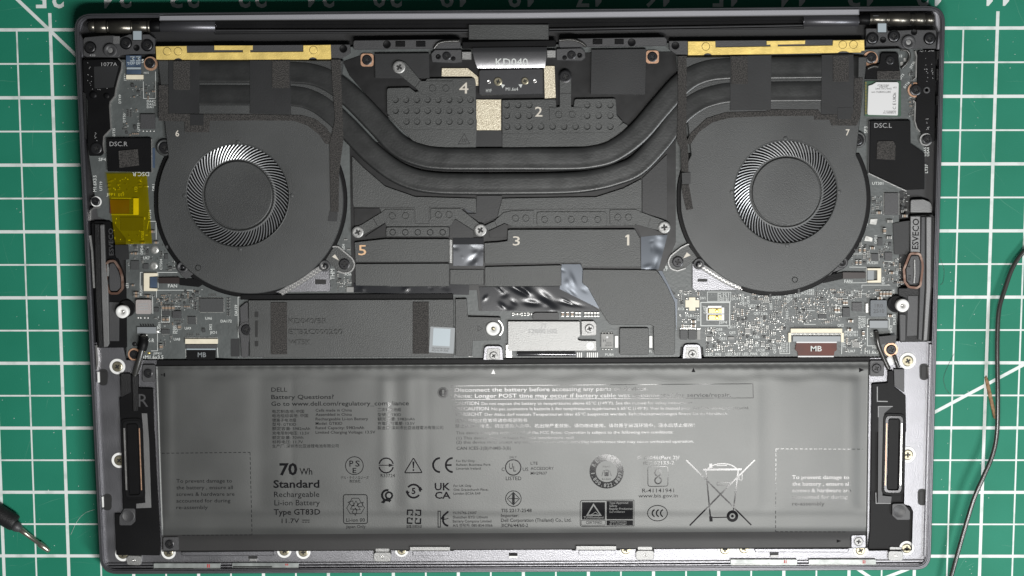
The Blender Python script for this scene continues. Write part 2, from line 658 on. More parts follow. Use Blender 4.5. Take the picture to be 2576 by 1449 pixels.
def screw(uv, r, z, parent, kind='screw', name='screw'):
    """r in picture units, z height of the seat"""
    o = bpy.data.objects.new(name, SCREW[kind])
    COL.objects.link(o)
    p = W(uv[0], uv[1], z)
    o.location = p * 0.001
    rr = r * K
    o.scale = (rr, rr, min(1.0, rr))
    o.rotation_euler = (0, 0, RND.uniform(0, 1.57))
    o.parent = parent
    return o


def ring(name, uv, r0, r1, z0, z1, m, parent, n=28):
    """washer-like ring, r0 outer, r1 inner radius"""
    c = W(uv[0], uv[1], z1)
    b = 0.05
    return MB().lathe(c, [(r0 * K, z0), (r0 * K, z1 - b), (r0 * K - b, z1), (r1 * K + b, z1), (r1 * K, z1 - b), (r1 * K, z0)], n, cap=False).build(name, M[m], parent)
# ================================================================== cutting mat
H = 12.7
MX0, MX1, MY0, MY1 = -24, 24, -20, 11       # half-inch columns and rows; row 8 is the printed border line
mv, mf = [], []
bx = [(-24 * H - 16, -20 * H), (24 * H + 16, -20 * H), (24 * H + 16, 8 * H + 46), (-24 * H - 16, 8 * H + 46)]
mat_o = MB()
_p = rnd(bx, 8)
n = len(_p)
mat_o.add([(x, y, -3.0) for x, y in _p] + [(x, y, -0.15) for x, y in _p] + [(x, y, 0.0) for x, y in inset(_p, 0.15)],
          [(i, (i + 1) % n, n + (i + 1) % n, n + i) for i in range(n)] + [(n + i, n + (i + 1) % n, 2 * n + (i + 1) % n, 2 * n + i) for i in range(n)]
          + [tuple(range(2 * n, 3 * n)), tuple(range(n - 1, -1, -1))])
cutting_mat = mat_o.build('cutting_mat', M['mat_green'])
tag(cutting_mat, 'green self-healing cutting mat with white inch grid under the opened laptop', 'cutting mat', kind='structure')


def mat_line(x0, y0, x1, y1, wd, name='grid_line', z=0.03):
    d = Vector((x1 - x0, y1 - y0)); d.normalize()
    nx, ny = -d.y * wd / 2, d.x * wd / 2
    mb = MB()
    a = [(x0 + nx, y0 + ny), (x0 - nx, y0 - ny), (x1 - nx, y1 - ny), (x1 + nx, y1 + ny)]
    if area2(a) < 0: a.reverse()
    mb.add([(x, y, 0.0) for x, y in a] + [(x, y, z) for x, y in a], [(0, 1, 5, 4), (1, 2, 6, 5), (2, 3, 7, 6), (3, 0, 4, 7), (4, 5, 6, 7)])
    return mb.build(name, M['mat_line'], cutting_mat)


TH, TN = 1.22, 0.62
for i in range(MX0, MX1 + 1):
    if i % 2 == 0:
        mat_line(i * H, MY0 * H, i * H, 8 * H + 6.2, TH, z=0.030)
    else:
        mat_line(i * H, MY0 * H, i * H, 8 * H, TN, z=0.024)
for j in range(MY0, 9):
    mat_line(MX0 * H, j * H, MX1 * H, j * H, TH if j % 2 == 0 else TN, z=0.040 if j % 2 == 0 else 0.036)


def m2(u, v):
    p = W(u, v, 0.0)
    return p.x, p.y


def diag(p, q, ext0=0.0, ext1=0.0, wd=1.25):
    a, b = Vector(m2(*p)), Vector(m2(*q))
    d = (b - a).normalized()
    a -= d * ext0; b += d * ext1
    mat_line(a.x, a.y, b.x, b.y, wd, 'angle_line', 0.046)


diag((45, 0), (185, 133), 60, 60)
diag((2349, 1038), (2576, 917), 60, 80)
diag((2164.5, 1436), (2184, 1449), 20, 60)
diag((2272, 1436), (2238, 1449), 8, 60)
# inch numbers along the far border, read from the other side
for k in range(1, 26):
    x = (11 - k) * 2 * H + 14 * H
    if abs(x) > 24 * H: continue
    mb = MB()
    ds = str(k)
    for q, ch in enumerate(ds):
        gc = (q - (len(ds) - 1) / 2) * 6.1
        if ch == '1':
            one = [(-1.0, 3.9), (-1.0, 5.6), (0.5, 7.4), (1.3, 7.4), (1.3, 0), (-0.1, 0), (-0.1, 4.9)]
            tri = tessellate_polygon([[Vector((px, py, 0)) for px, py in one]])
            mb.add([(x - (px + gc), 8 * H + 8.2 + 7.4 - py, 0.03) for px, py in one], [t if area2([one[i] for i in t]) > 0 else t[::-1] for t in tri])
            continue
        vs, fs, x0, x1 = glyphs(ch, 0.016)
        s = 7.4 / 0.682
        sx = 5.0 / (x1 - x0)
        mb.add([(x - ((gx - (x0 + x1) / 2) * sx + gc), 8 * H + 8.2 + 7.4 - gy * s, 0.03) for gx, gy in vs], fs)
    mb.build('inch_number', M['mat_line'], cutting_mat)

# fine knife marks left on the mat
mb = MB()
for k in range(70):
    x, y = (RND.uniform(-205, -160), RND.uniform(-110, 110)) if k % 2 else (RND.uniform(160, 205), RND.uniform(-110, 110))
    a, L = RND.choice((0.3, 1.2, 1.6, 2.2, 0.05)) + RND.uniform(-0.3, 0.3), RND.uniform(3, 22)
    w = RND.uniform(0.03, 0.07)
    dx, dy = math.cos(a) * L, math.sin(a) * L
    nx, ny = -math.sin(a) * w, math.cos(a) * w
    bx_, by_ = x + dx * 0.5 - dy * 0.03, y + dy * 0.5 + dx * 0.03
    mb.add([(x, y, 0.012), (bx_ - nx, by_ - ny, 0.014), (x + dx, y + dy, 0.012), (bx_ + nx, by_ + ny, 0.014)], [(0, 1, 2, 3)])
tag(mb.build('knife_marks', mat('knife mark', (0.07, 0.26, 0.18), 0.7), cutting_mat), kind='stuff')

# ================================================================== laptop
laptop = empty('laptop')
tag(laptop, 'dark grey laptop lying face down with its bottom cover off, inner parts showing', 'laptop')
OUT = rnd([(184.5, 34), (2379, 14), (2341.5, 1434), (252, 1445)], [44, 44, 40, 46], 7)


def shrink(pts, d):
    """inset in picture units; the outline runs clockwise on the picture"""
    return [(x, y) for x, y in inset(pts, d)] if area2(pts) > 0 else [(x, y) for x, y in inset(pts[::-1], d)][::-1]


plate('screen_lid', shrink(OUT, 4), 0.05, 3.9, 'shell', laptop, 0.5)
R0, R1, R2, R3 = OUT, shrink(OUT, 4.5), shrink(OUT, 8), shrink(OUT, 12)
plate('base_floor', shrink(OUT, 1), 4.1, 5.0, 'floor', laptop, 0)
mb = MB()
mb.plate(R0, 4.12, 9.7, 0.25, [R1])
mb.build('outer_rim', M['shell'], laptop)
mb = MB()
mb.plate(shrink(OUT, 4.6), 5.05, 10.0, 0.12, [R2])
mb.build('inner_rim', M['shell'], laptop)
mb = MB()
mb.plate(shrink(OUT, 8.1), 5.05, 9.35, 0.1, [R3])
mb.build('cover_ledge', M['shell'], laptop)

# lower deck of the base: one milled sheet round battery and speakers
deck = plate('palm_rest_deck', rnd([(231, 862), (308, 862), (317, 906), (2246, 900), (2252, 858), (2344, 858), (2328.5, 1420), (266, 1431)], [4, 4, 4, 4, 4, 4, 30, 34]), 5.05, 7.3, 'deck', laptop, 0.1)
plate('front_lip', [(264, 1417), (2330, 1409), (2330, 1414), (264, 1422)], 7.32, 8.1, 'deck', laptop, 0.12)
plate('front_lip', [(270, 1424.5), (2326, 1417), (2326, 1420.5), (270, 1428.5)], 7.32, 8.6, 'deck', laptop, 0.12)
plate('side_lip', [(231, 868), (238, 868), (262, 1400), (255, 1400)], 7.32, 8.7, 'deck', laptop, 0.12)
plate('side_lip', [(2338, 866), (2345, 866), (2331, 1400), (2324.5, 1400)], 7.32, 8.7, 'deck', laptop, 0.12)

# white rings with brass screws in the deck
for t, r0 in ((T(0, 2, 1180, 790), 20), (T(0, 3, 1200, 285), 20), (T(0, 3, 1235, 1225), 20), (T(0, 3, 1695, 1210), 18.5), (T(1, 3, 283, 1197), 18.5), (T(1, 3, 475, 1208), 18.5),
              (T(1, 3, 1465, 1193), 17), (T(2, 3, 1145, 1180), 19), (T(2, 3, 2142, 1180), 19), (T(2, 3, 2335, 1170), 19), (T(3, 3, 930, 1190), 18.5), (T(3, 3, 1395, 1170), 19),
              (T(3, 2, 1406, 733), 21), (T(3, 3, 1405, 228), 20.5)):
    rg = ring('screw_seat', t, r0, r0 * 0.68, 7.25, 7.55, 'white', deck)
    screw(t, r0 * 0.66, 7.2, deck, 'brass')

# oval slots in the side decks with a bright catch
for (i, j, x, y, tx) in ((0, 2, 1040, 898, -1), (0, 3, 1080, 705, -1), (3, 2, 1568, 843, 1), (3, 3, 1550, 655, 1)):
    u, v = T(i, j, x, y)
    sl = plate('slot', rrect(u, v, 22, 42, 11, -1 * tx), 7.28, 7.36, 'recess', deck, 0)  # flat near-black sheet on the deck paints the slot's shade
    plate('slot_rim', rrect(u, v, 12, 30, 5, 0), 7.37, 7.5, 'recess', deck, 0.03)
    plate('catch', rrect(u + tx * 12.5, v, 5, 27, 1.5, -2), 7.37, 8.3, 'white' if tx < 0 else 'steelmatte', deck, 0.1)

# cover catches along the front
def catch_tab(u, v, w, h, ang=0):
    b = plate('catch_pocket', rrect(u, v - h * 0.42, w * 1.04, h * 0.7, w * 0.3, ang), 7.28, 7.38, 'recess', deck, 0)
    t = plate('catch_tab', rrect(u, v, w, h, h * 0.33, ang), 7.3, 8.3, 'steelmatte', deck, 0.15)
    plate('catch_step', rrect(u, v - h * 0.72, w * 0.8, h * 0.36, h * 0.15, ang), 7.4, 7.9, 'steelmatte', deck, 0.1)
    lathe('catch_hole', (u, v), [(h * 0.17, 8.3), (h * 0.17, 8.42), (h * 0.09, 8.42), (h * 0.08, 8.34)], 'steel', deck, 14)


catch_tab(*T(0, 3, 1348, 1293), 37, 24, 2)
catch_tab(*T(1, 3, 1272, 1258), 44, 24)
catch_tab(*T(2, 3, 1338, 1240), 46, 24)
catch_tab(*T(3, 3, 1285, 1247), 38, 25, 2)

# light strips set in the front edge
for (i, j, x0, y0, x1, y1) in ((0, 3, 1545, 1322, 2218, 1388), (0, 3, 2335, 1318, 3005, 1368), (2, 3, 2198, 1282, 2870, 1344), (3, 3, 410, 1282, 1088, 1348)):
    p = tb(i, j, x0, y0, x1, y1)
    s = plate('light_strip', rnd(p, 2), 7.28, 8.65, 'clearstrip', deck, 0.1)
    u0, u1, va, vb = p[0][0], p[1][0], p[0][1], p[2][1]
    plate('light_strip_edge', [(u0 + 2, vb - 4), (u0 + 0.6 * (u1 - u0), vb - 4), (u0 + 0.6 * (u1 - u0), vb - 1.5), (u0 + 2, vb - 1.5)], 8.66, 8.8, 'black' if i == 0 else 'steelmatte', s, 0)
    um = u0 + (u1 - u0) * 0.80
    plate('red_mark', [(um, va + 2), (um + 3, va + 2), (um + 3, vb - 6), (um, vb - 6)], 8.66, 8.72, 'red', s, 0)
    plate('red_mark', [(um + 4.5, va + 2), (um + 7, va + 2), (um + 7, vb - 6), (um + 4.5, vb - 6)], 8.66, 8.72, 'red', s, 0)

# raised bars and clips between battery and front edge
for p in ([(454, 1388), (690, 1386), (690, 1398), (458, 1399)],
          [T(2, 3, 2435, 1172), T(3, 3, 822, 1172), T(3, 3, 805, 1213), T(2, 3, 2450, 1210)]):
    plate('front_bar', rnd(p, 4), 7.32, 8.4, 'deck', laptop, 0.25)
for (i, j, x0, y0, x1, y1) in ((1, 3, 1548, 1155, 1952, 1194), (2, 3, 645, 1146, 1050, 1188)):
    b = plate('battery_foot', tb(i, j, x0, y0, x1, y1), 7.32, 8.8, 'steelmatte', laptop, 0.12)
    plate('battery_foot_pad', tb(i, j, x0 + 28, y1 + 2, x1 - 10, y1 + 52), 7.32, 8.0, 'deck', laptop, 0.12)
    plate('battery_foot_gap', tb(i, j, x0 - 40, y0 - 2, x0 - 2, y1 + 6), 7.32, 7.6, 'black', laptop, 0)
    plate('battery_foot_gap', tb(i, j, x1 + 2, y0 - 2, x1 + 40, y1 + 4), 7.32, 7.6, 'black', laptop, 0)
pk = [T(1, 3, 2465, 1155), T(2, 3, 150, 1160), T(2, 3, 140, 1215), T(2, 3, 90, 1240), T(1, 3, 2545, 1240), T(1, 3, 2470, 1200)]
plate('thumb_notch', rnd(pk, 8), 7.3, 7.42, 'deck', laptop, 0.08)
plate('thumb_notch_clip', tb(2, 3, -30, 1218, 55, 1245), 7.43, 7.7, 'black', laptop, 0.05)
plate('thumb_notch_clip', tb(2, 3, -30, 1248, 55, 1266), 7.43, 7.9, 'white', laptop, 0.05)
for (i, x, y) in ((0, 2500, 1250), (3, 18, 1213)):
    plate('edge_clip', tb(i, 3, x, y, x + 90, y + 22), 7.35, 7.6, 'recess', laptop, 0)
    plate('edge_clip_tab', tb(i, 3, x + 8, y + 24, x + 86, y + 50), 7.35, 8.0, 'steelmatte', laptop, 0.08)

# ------------------------------------------------------------------ rear: hinge channel
rear = plate('hinge_cover_bar', [(400, 35), (1288, 31), (2162, 20), (2162, 36.5), (1288, 46), (400, 51)], 5.1, 10.0, 'silver', laptop, 0.35)
plate('rear_bar_edge', [(402, 51.5), (1288, 46.5), (2160, 37), (2160, 39.5), (1288, 49), (402, 54)], 5.1, 9.2, 'recess', laptop, 0.05)
plate('hinge_channel', [(540, 54), (1288, 49), (2022, 40), (2022, 72), (1288, 80), (540, 86)], 5.05, 7.0, 'black', laptop, 0.1)
plate('channel_step', [(402, 54.5), (1288, 49.5), (2160, 40), (2160, 50), (1288, 60), (402, 64)], 7.02, 8.0, 'black', laptop, 0.15)
plate('channel_rib', [(540, 74), (1178, 72.5), (1178, 77), (540, 79)], 7.02, 8.2, 'dgrey', laptop, 0.35)
plate('channel_rib', [(1381, 71), (2021, 61), (2021, 65.5), (1381, 75.5)], 7.02, 8.2, 'dgrey', laptop, 0.35)
plate('channel_rib', [(540, 81), (1178, 79.5), (1178, 82), (540, 83.5)], 7.02, 7.7, 'dgrey', laptop, 0.2)
plate('channel_rib', [(1381, 78), (2021, 68), (2021, 70.5), (1381, 80.5)], 7.02, 7.7, 'dgrey', laptop, 0.2)
plate('hinge_bridge', tb(1, 0, 2140, 246, 2945, 398), 5.1, 8.6, 'plate', laptop, 0.15)


def barrel(name, p0, p1, r, m, parent, n=20, zc=None, taper=1.0):
    """lying cylinder from p0 to p1 (picture units)"""
    rm = r * K
    z = zc if zc is not None else 9.9 - rm
    a, b = W(p0[0], p0[1], z + rm), W(p1[0], p1[1], z + rm)
    mb = MB()
    prof = [(math.cos(-2 * math.pi * q / n), math.sin(-2 * math.pi * q / n)) for q in range(n)]
    d = (b - a)
    L = d.length
    cuts = [(0, 0.9 * taper), (0.15 / L * 1, 1.0), (1 - 0.15 / L, 1.0), (1, 0.9)]
    vs, fs = [], []
    dd = d.normalized()
    nx, ny = -dd.y, dd.x
    for t, s in cuts:
        for (o, h) in prof:
            vs.append((a.x + d.x * t + nx * o * rm * s, a.y + d.y * t + ny * o * rm * s, z + h * rm * s))
    for i in range(3):
        for q in range(n):
            r2 = (q + 1) % n
            fs.append((i * n + q, (i + 1) * n + q, (i + 1) * n + r2, i * n + r2))
    fs.append(tuple(range(n - 1, -1, -1))); fs.append(tuple(3 * n + q for q in range(n)))
    mb.add(vs, fs)
    return mb.build(name, M[m], parent, True)


hl = barrel('hinge_tube', T(0, 0, 1604, 262), T(0, 0, 2162, 262), 14.5, 'shell', laptop)
hr = barrel('hinge_tube', T(3, 0, 362, 207), T(3, 0, 920, 205), 14.5, 'shell', laptop)
for par, segs in ((hl, ((0, 880, 945, 262, 13), (0, 945, 1060, 265, 15.5), (0, 1062, 1086, 265, 14), (0, 1088, 1308, 266, 16.5), (0, 1310, 1326, 266, 14.5), (0, 1328, 1470, 262, 14), (0, 1472, 1500, 262, 15), (0, 1502, 1600, 262, 14))),
                  (hr, ((3, 1590, 1672, 190, 13.5), (3, 1480, 1588, 188, 15.5), (3, 1440, 1478, 188, 13.5), (3, 1222, 1438, 186, 16.5), (3, 1204, 1220, 186, 14.5), (3, 1046, 1202, 184, 14), (3, 1034, 1044, 186, 15), (3, 925, 1032, 190, 14)))):
    for k, (i, x0, x1, y, r) in enumerate(segs):
        barrel('hinge_barrel', T(i, 0, x0, y), T(i, 0, x1, y), r, 'black' if k == 7 else 'bronze', par, taper=0.75 if k == 0 else 1.0)
    for k in (5,):
        i, x0, x1, y, r = segs[k]
        plate('hinge_flat', tb(i, 0, x0 + 10, y - 32, x0 + 70, y + 8), 9.3, 9.75, 'black' if i == 0 else 'dgrey', par, 0.05)

# hinge brackets with their screws
def bracket(outline, screws, post, hole, sticker, txt):
    b = plate('hinge_bracket', rnd(outline, 3), 6.0, 8.7, 'dgrey', laptop, 0.18)
    for s in screws:
        lathe('screw_cup', s, [(15.5, 8.7), (15.5, 8.85), (14, 8.85), (13.5, 8.72)], 'black', b)
        screw(s, 12.5, 8.72, b)
    lathe('post', post, [(17, 8.7), (17, 9.4), (15, 9.5), (7, 9.5), (6, 8.9)], 'dgrey', b)
    lathe('post_core', post, [(6.5, 9.3), (3, 9.35)], 'steelmatte', b, 12)
    lathe('pin_hole', hole, [(8, 8.72), (7.5, 8.8), (6.5, 8.8), (6, 8.72)], 'black', b, 16)
    s = plate('sticker_backing', rrect(sticker[0], sticker[1], 26, 27, 1), 8.7, 8.9, 'recess', b, 0)
    plate('sticker', rrect(sticker[0], sticker[1], 21, 22, 0.8), 8.92, 8.96, 'labelsq', b, 0)
    return b


bl = bracket(TP(0, 0, [(850, 375), (1010, 360), (1140, 355), (1200, 380), (1300, 345), (1500, 345), (1555, 385), (1560, 540), (1310, 545), (1210, 555), (1190, 578), (870, 573), (838, 555), (835, 400)]),
             [T(0, 0, 908, 478), T(0, 0, 1268, 435), T(0, 0, 1482, 455)], T(0, 0, 1112, 508), T(0, 0, 1375, 482), T(0, 0, 1382, 357), '')
text('lettering', '43B', *T(0, 0, 900, 566), 5, 15, 'print_grey', bl, 8.76)
plate('bracket_pad', tb(0, 0, 1140, 365, 1205, 440), 8.72, 8.78, 'mgrey', bl, 0)
br = bracket(TP(3, 0, [(985, 285), (1200, 285), (1210, 310), (1440, 300), (1690, 300), (1695, 330), (1690, 490), (1350, 490), (1310, 462), (985, 462)]),
             [T(3, 0, 1050, 385), T(3, 0, 1266, 365), T(3, 0, 1626, 388)], T(3, 0, 1413, 425), T(3, 0, 1158, 402), T(3, 0, 1148, 280), '')
lathe('pin_hole', T(3, 0, 1470, 325), [(8, 8.72), (7.5, 8.8), (6.5, 8.8), (6, 8.72)], 'black', br, 16)
# bright wall faces beside the hinges
plate('corner_wall', rnd(TP(0, 0, [(770, 190), (850, 165), (880, 185), (830, 230), (800, 330), (835, 400), (845, 520), (820, 600), (800, 500), (775, 350)]), 4), 5.1, 8.4, 'shell', laptop, 0.3)
plate('corner_wall', rnd(TP(3, 0, [(1650, 95), (1720, 120), (1755, 200), (1740, 500), (1700, 495), (1725, 320), (1690, 250), (1680, 150)]), 4), 5.1, 8.4, 'silver', laptop, 0.3)
# ================================================================== motherboard
ZB = 7.0                                     # top of the circuit board
board = plate('motherboard', rnd([(213, 150), (860, 150), (860, 118), (1690, 108), (1700, 140), (2322, 120), (2326, 470), (2262, 480), (2262, 735), (2254, 860), (2247, 880), (2230, 896),
                                  (2100, 898), (1990, 897), (1770, 898), (1768, 872), (1712, 872), (1710, 898), (1270, 903), (600, 903), (540, 900), (455, 903), (350, 903), (318, 895),
                                  (316, 600), (285, 560), (246, 545), (222, 380), (214, 250)], 4), 6.0, ZB, 'pcb', laptop, 0.08)

# ================================================================== black film sheets in the middle
plate('insulating_film', rnd([T(1, 0, 875, 620), T(1, 0, 1050, 560), T(2, 0, 1650, 520), T(2, 0, 1660, 760), T(2, 0, 1180, 1270), T(1, 0, 1310, 1190), T(1, 0, 940, 760)], 4), 7.1, 7.35, 'sheet', laptop, 0.05)
plate('insulating_film', [(880, 360), (1700, 340), (1700, 610), (1660, 700), (1700, 740), (1505, 782), (1205, 782), (1200, 730), (885, 730)], 7.1, 7.3, 'sheet', laptop, 0.05)

# ================================================================== heat pipes
PA = [(436, 181), (600, 181), (735, 183), (790, 189), (835, 208), (887, 248), (950, 313), (1001, 366), (1054, 391), (1119, 400.5), (1280, 401), (1430, 401), (1492, 396), (1543, 381), (1604, 337), (1660, 273), (1718, 210), (1770, 182), (1837, 173), (1960, 172), (2160, 170)]
PB = [(436, 240), (600, 240), (735, 242), (790, 256), (832, 285), (878, 328), (934, 386), (988, 428), (1040, 452), (1100, 462), (1180, 464), (1280, 464), (1420, 462), (1490, 455), (1545, 442), (1602, 418), (1662, 356), (1710, 292), (1755, 257), (1800, 240), (1850, 233), (1960, 231), (2160, 230)]


def pipe(name, pts, wl, wr, z0, z1):
    p = spline([tuple(W(u, v, z1)) for u, v in pts], 6)
    h = z1 - z0
    n = len(p)
    # flattened tube: gently domed top, a rolled crease along one edge
    a, b = wl * K, wr * K
    sec = [(-b, h * 0.25), (-b, h * 0.55), (-b * 0.96, h * 0.80), (-b * 0.88, h * 0.97), (-b * 0.74, h * 1.0), (-b * 0.58, h * 0.965), (-b * 0.3, h * 0.985), (0, h * 0.995),
           (a * 0.45, h), (a * 0.80, h * 0.985), (a * 0.92, h * 0.90), (a * 0.985, h * 0.72), (a, h * 0.45), (a, h * 0.2), (a * 0.9, 0), (-b * 0.9, 0)]
    path = [(q.x, q.y, z0) for q in p]
    o = MB().sweep(path, sec).build(name, M['pipe'], laptop, True)
    return o


pipe('heat_pipe', PA, 29, 28.5, 7.4, 9.3)
pipe('heat_pipe', PB, 28, 27, 7.4, 9.2)

# fin stacks under the pipe ends
for (u0, u1, va, vb) in ((400, 862, 152, 288), (1708, 2150, 143, 284)):
    mb = MB()
    u = u0
    while u < u1:
        mb.plate([(u, va), (u + 1.5, va), (u + 1.5, vb - 14), (u, vb - 14)], 7.2, 8.35, 0)
        u += 3.4
    o = mb.build('fin_stack', M['pipe'], laptop)
    tag(o, kind='stuff')


def rivet(uv, r, z, par, m='plate'):
    """pressed spot standing in a hole of radius r with a narrow gap round it"""
    c = W(uv[0], uv[1], z)
    R = r * K - 0.20
    return MB().lathe(c, [(R, z - 0.4), (R, z - 0.03), (R - 0.08, z + 0.02)], 18).build('rivet', M[m], par)


def cup(uv, r, z, par, m='plate', depth=0.45):
    c = W(uv[0], uv[1], z)
    R = r * K
    return MB().lathe(c, [(R + 0.12, z - 0.02), (R + 0.04, z + 0.03), (R - 0.05, z - 0.03), (R - 0.10, z - depth), (R - 0.34, z - depth - 0.02), (R - 0.40, z - depth + 0.10)], 16).build('dimple', M[m], par)


def groove_shade(par, pts, wd, z, m='recess', name='groove_shade'):  # flat near-black line paints the groove's shade, nothing is cut
    mb = MB()
    line(mb, pts, wd, z)
    return mb.build(name, M[m], par)


# ---- plate marked 4
d4 = [T(1, 0, x, y) for y, xs in ((1005, (1405, 1510, 1620, 1728, 1835, 1945, 2053, 2160)), (1115, (1405, 1512, 1620, 1728, 1835, 1945, 2053, 2160)), (1225, (1515, 1622, 1730, 1837, 1947, 2053, 2160))) for x in xs]
p4low = plate('heat_spreader_skirt', rnd([(972, 290), (1200, 300), (1198, 371), (1072, 371), (1040, 356)], 3), 7.4, 8.3, 'plate', laptop, 0.12)
p4 = plate('heat_spreader_plate', rnd(TP(1, 0, [(1315, 885), (1545, 880), (1605, 925), (1632, 918), (1655, 880), (1720, 790), (2200, 785), (2212, 840), (2215, 1306), (1480, 1306), (1318, 1140)]), [8, 4, 3, 3, 3, 4, 4, 2, 2, 6, 4]), 7.4, 8.75, 'plate', laptop, 0.14,
           [circ(u, v, 7.6, 16) for u, v in d4])
for d in d4: cup(d, 7.6, 8.75, p4)
# warning triangle on the skirt
mb = MB()
tri = TP(1, 0, [(2095, 1345), (2150, 1449), (2035, 1449)])
line(mb, tri, 1.4, 8.34, True)
for dx in (-18, 0, 18):
    line(mb, TP(1, 0, [(2093 + dx, 1398), (2099 + dx, 1410), (2090 + dx, 1422), (2096 + dx, 1434)]), 1.3, 8.34)
mb.build('hot_surface_symbol', M['recess'], p4low)
text('number_print', '4', *T(1, 0, 2045, 940), 27, 23, 'print_cream', p4, 8.80, 0, 0.006)
arm = plate('spring_arm', rnd(TP(1, 0, [(1662, 815), (1985, 815), (1985, 955), (1680, 955), (1600, 882), (1395, 712), (1385, 640), (1430, 605), (1500, 625)]), [2, 2, 2, 4, 3, 14, 14, 14, 14]), 8.78, 9.05, 'plate', laptop, 0.08, [circ(*T(1, 0, 1775, 885), 9, 18), circ(*T(1, 0, 1910, 885), 9, 18)])
rivet(T(1, 0, 1775, 885), 9, 9.05, arm); rivet(T(1, 0, 1910, 885), 9, 9.05, arm)
groove_shade(arm, TP(1, 0, [(1662, 800), (1600, 880)]), 2, 9.07)
screw(T(1, 0, 1440, 675), 15.5, 9.05, arm, 'steelmatte')

# ---- plate marked 2
d2 = [T(2, 0, x, y) for y, xs in ((1058, (-52, 62, 175, 757, 873, 990)), (1165, (-52, 62, 175, 757, 873, 990)), (1275, (-50, 62, 178, 293, 410, 525, 640, 757, 873, 990))) for x in xs]
p2low = plate('heat_spreader_skirt', rnd([(1263, 320), (1540, 330), (1568, 308), (1580, 316), (1545, 352), (1505, 368), (1263, 371)], 3), 7.4, 8.3, 'plate', laptop, 0.12)
p2 = plate('heat_spreader_plate', rnd(TP(2, 0, [(-100, 1005), (443, 998), (447, 1075), (618, 1075), (630, 996), (1045, 990), (1055, 1160), (1118, 1228), (1005, 1335), (-100, 1345)]), [3, 4, 2, 2, 6, 6, 6, 3, 6, 3]), 7.4, 8.75, 'plate', laptop, 0.14,
           [circ(u, v, 7.8, 16) for u, v in d2])
for d in d2: cup(d, 7.8, 8.75, p2)
text('number_print', '2', *T(2, 0, 232, 1172), 24, 18.5, 'print_cream', p2, 8.80, 0, 0.006)
arm = plate('spring_arm', rnd(TP(2, 0, [(375, 1082), (480, 1075), (480, 770), (500, 720), (540, 705), (580, 720), (597, 770), (595, 1075), (700, 1080), (697, 1213), (377, 1215)]), [2, 2, 0, 8, 8, 8, 0, 2, 2, 2, 2]), 8.78, 9.05, 'plate', laptop, 0.08, [circ(*T(2, 0, 470, 1150), 9, 18), circ(*T(2, 0, 605, 1150), 9, 18)])
rivet(T(2, 0, 470, 1150), 9, 9.05, arm); rivet(T(2, 0, 605, 1150), 9, 9.05, arm)
groove_shade(arm, TP(2, 0, [(480, 942), (595, 942)]), 1.6, 9.07)
screw(T(2, 0, 537, 770), 15.5, 9.05, arm, 'screw')
plate('centre_tape', [(1198, 328), (1263, 328), (1263, 369), (1198, 369)], 7.4, 8.1, 'tape', laptop, 0.05)

# sparkling beige shielding patches
plate('shielding_patch', tb(1, 0, 2217, 1002, 2466, 1310), 7.4, 8.2, 'foilgold', laptop, 0.03)
plate('shielding_patch', TP(1, 0, [(1870, 686), (2130, 686), (2236, 775), (2238, 862), (2212, 862), (2196, 790), (2170, 768), (1868, 768)]), 7.4, 8.1, 'foilgold', laptop, 0.03)
plate('shielding_patch', TP(2, 0, [(322, 665), (428, 663), (440, 985), (330, 990)]), 7.4, 8.1, 'foilgold', laptop, 0.03)

# black tape patches
plate('black_tape', TP(1, 0, [(1196, 540), (1742, 535), (1746, 788), (1200, 788)]), 7.4, 8.35, 'tape', laptop, 0.05)
plate('black_tape', TP(2, 0, [(800, 500), (1352, 492), (1340, 952), (792, 948)]), 7.4, 8.4, 'tape', laptop, 0.05)

# ---- display cable shield marked KD040
sh = MB()
path0 = []
N = 44
vs, fs = [], []
for k in range(N + 1):
    s = k / N
    v0 = 120 + (172 - 120) * s
    z = 9.95 - (0.95 if s > 0.25 else 9.0) * (s - 0.25) ** 2
    a, b = W(1189 - 6 * 0 + (13 * s * s), v0, z), W(1376 - (6 * s * s), v0 - 2, z)
    vs += [tuple(a), tuple(b), (a.x, a.y, 7.6), (b.x, b.y, 7.6)]
for k in range(N):
    o = 4 * k
    fs += [(o, o + 4, o + 5, o + 1), (o, o + 2, o + 6, o + 4), (o + 1, o + 5, o + 7, o + 3)]
sh.add(vs, fs)
shield = sh.build('display_cable_shield', M['chrome'], laptop)
def shield_z(u, v):
    s = (v - 120) / 52.0
    return 9.95 - 0.95 * (s - 0.25) ** 2 + 0.07


text('lettering', 'KD040', *T(1, 0, 2412, 660), 17.5, 81, 'silk', shield, shield_z, -0.4, 0.006)
cp = plate('cable_clamp_plate', rnd(TP(1, 0, [(2243, 702), (2890, 690), (2892, 948), (2258, 962), (2243, 940)]), 6), 7.6, 8.9, 'chrome', laptop, 0.25)
for (i, x, y, r) in ((1, 2435, 820, 10.5), (2, 130, 815, 9)):
    screw(T(i, 0, x, y), r, 8.9, cp, 'brass')
for (i, x, y) in ((1, 2343, 822), (2, 230, 815)):
    lathe('pin_hole', T(i, 0, x, y), [(5, 8.92), (4.5, 9.0), (3.5, 9.0), (3, 8.93)], 'steel', cp, 14)
mb = MB()
letters(mb, 'HYF', *T(1, 0, 2315, 928), 8, 14, 0, 8.95)
letters(mb, 'M1.6x4', *T(1, 0, 2513, 912), 8, 31, 0, 8.95)
area(mb, TP(1, 0, [(2465, 845), (2505, 855), (2480, 888)]), 8.95)
area(mb, TP(2, 0, [(65, 850), (105, 848), (90, 885)]), 8.95)
mb.build('lettering', M['silk'], cp)
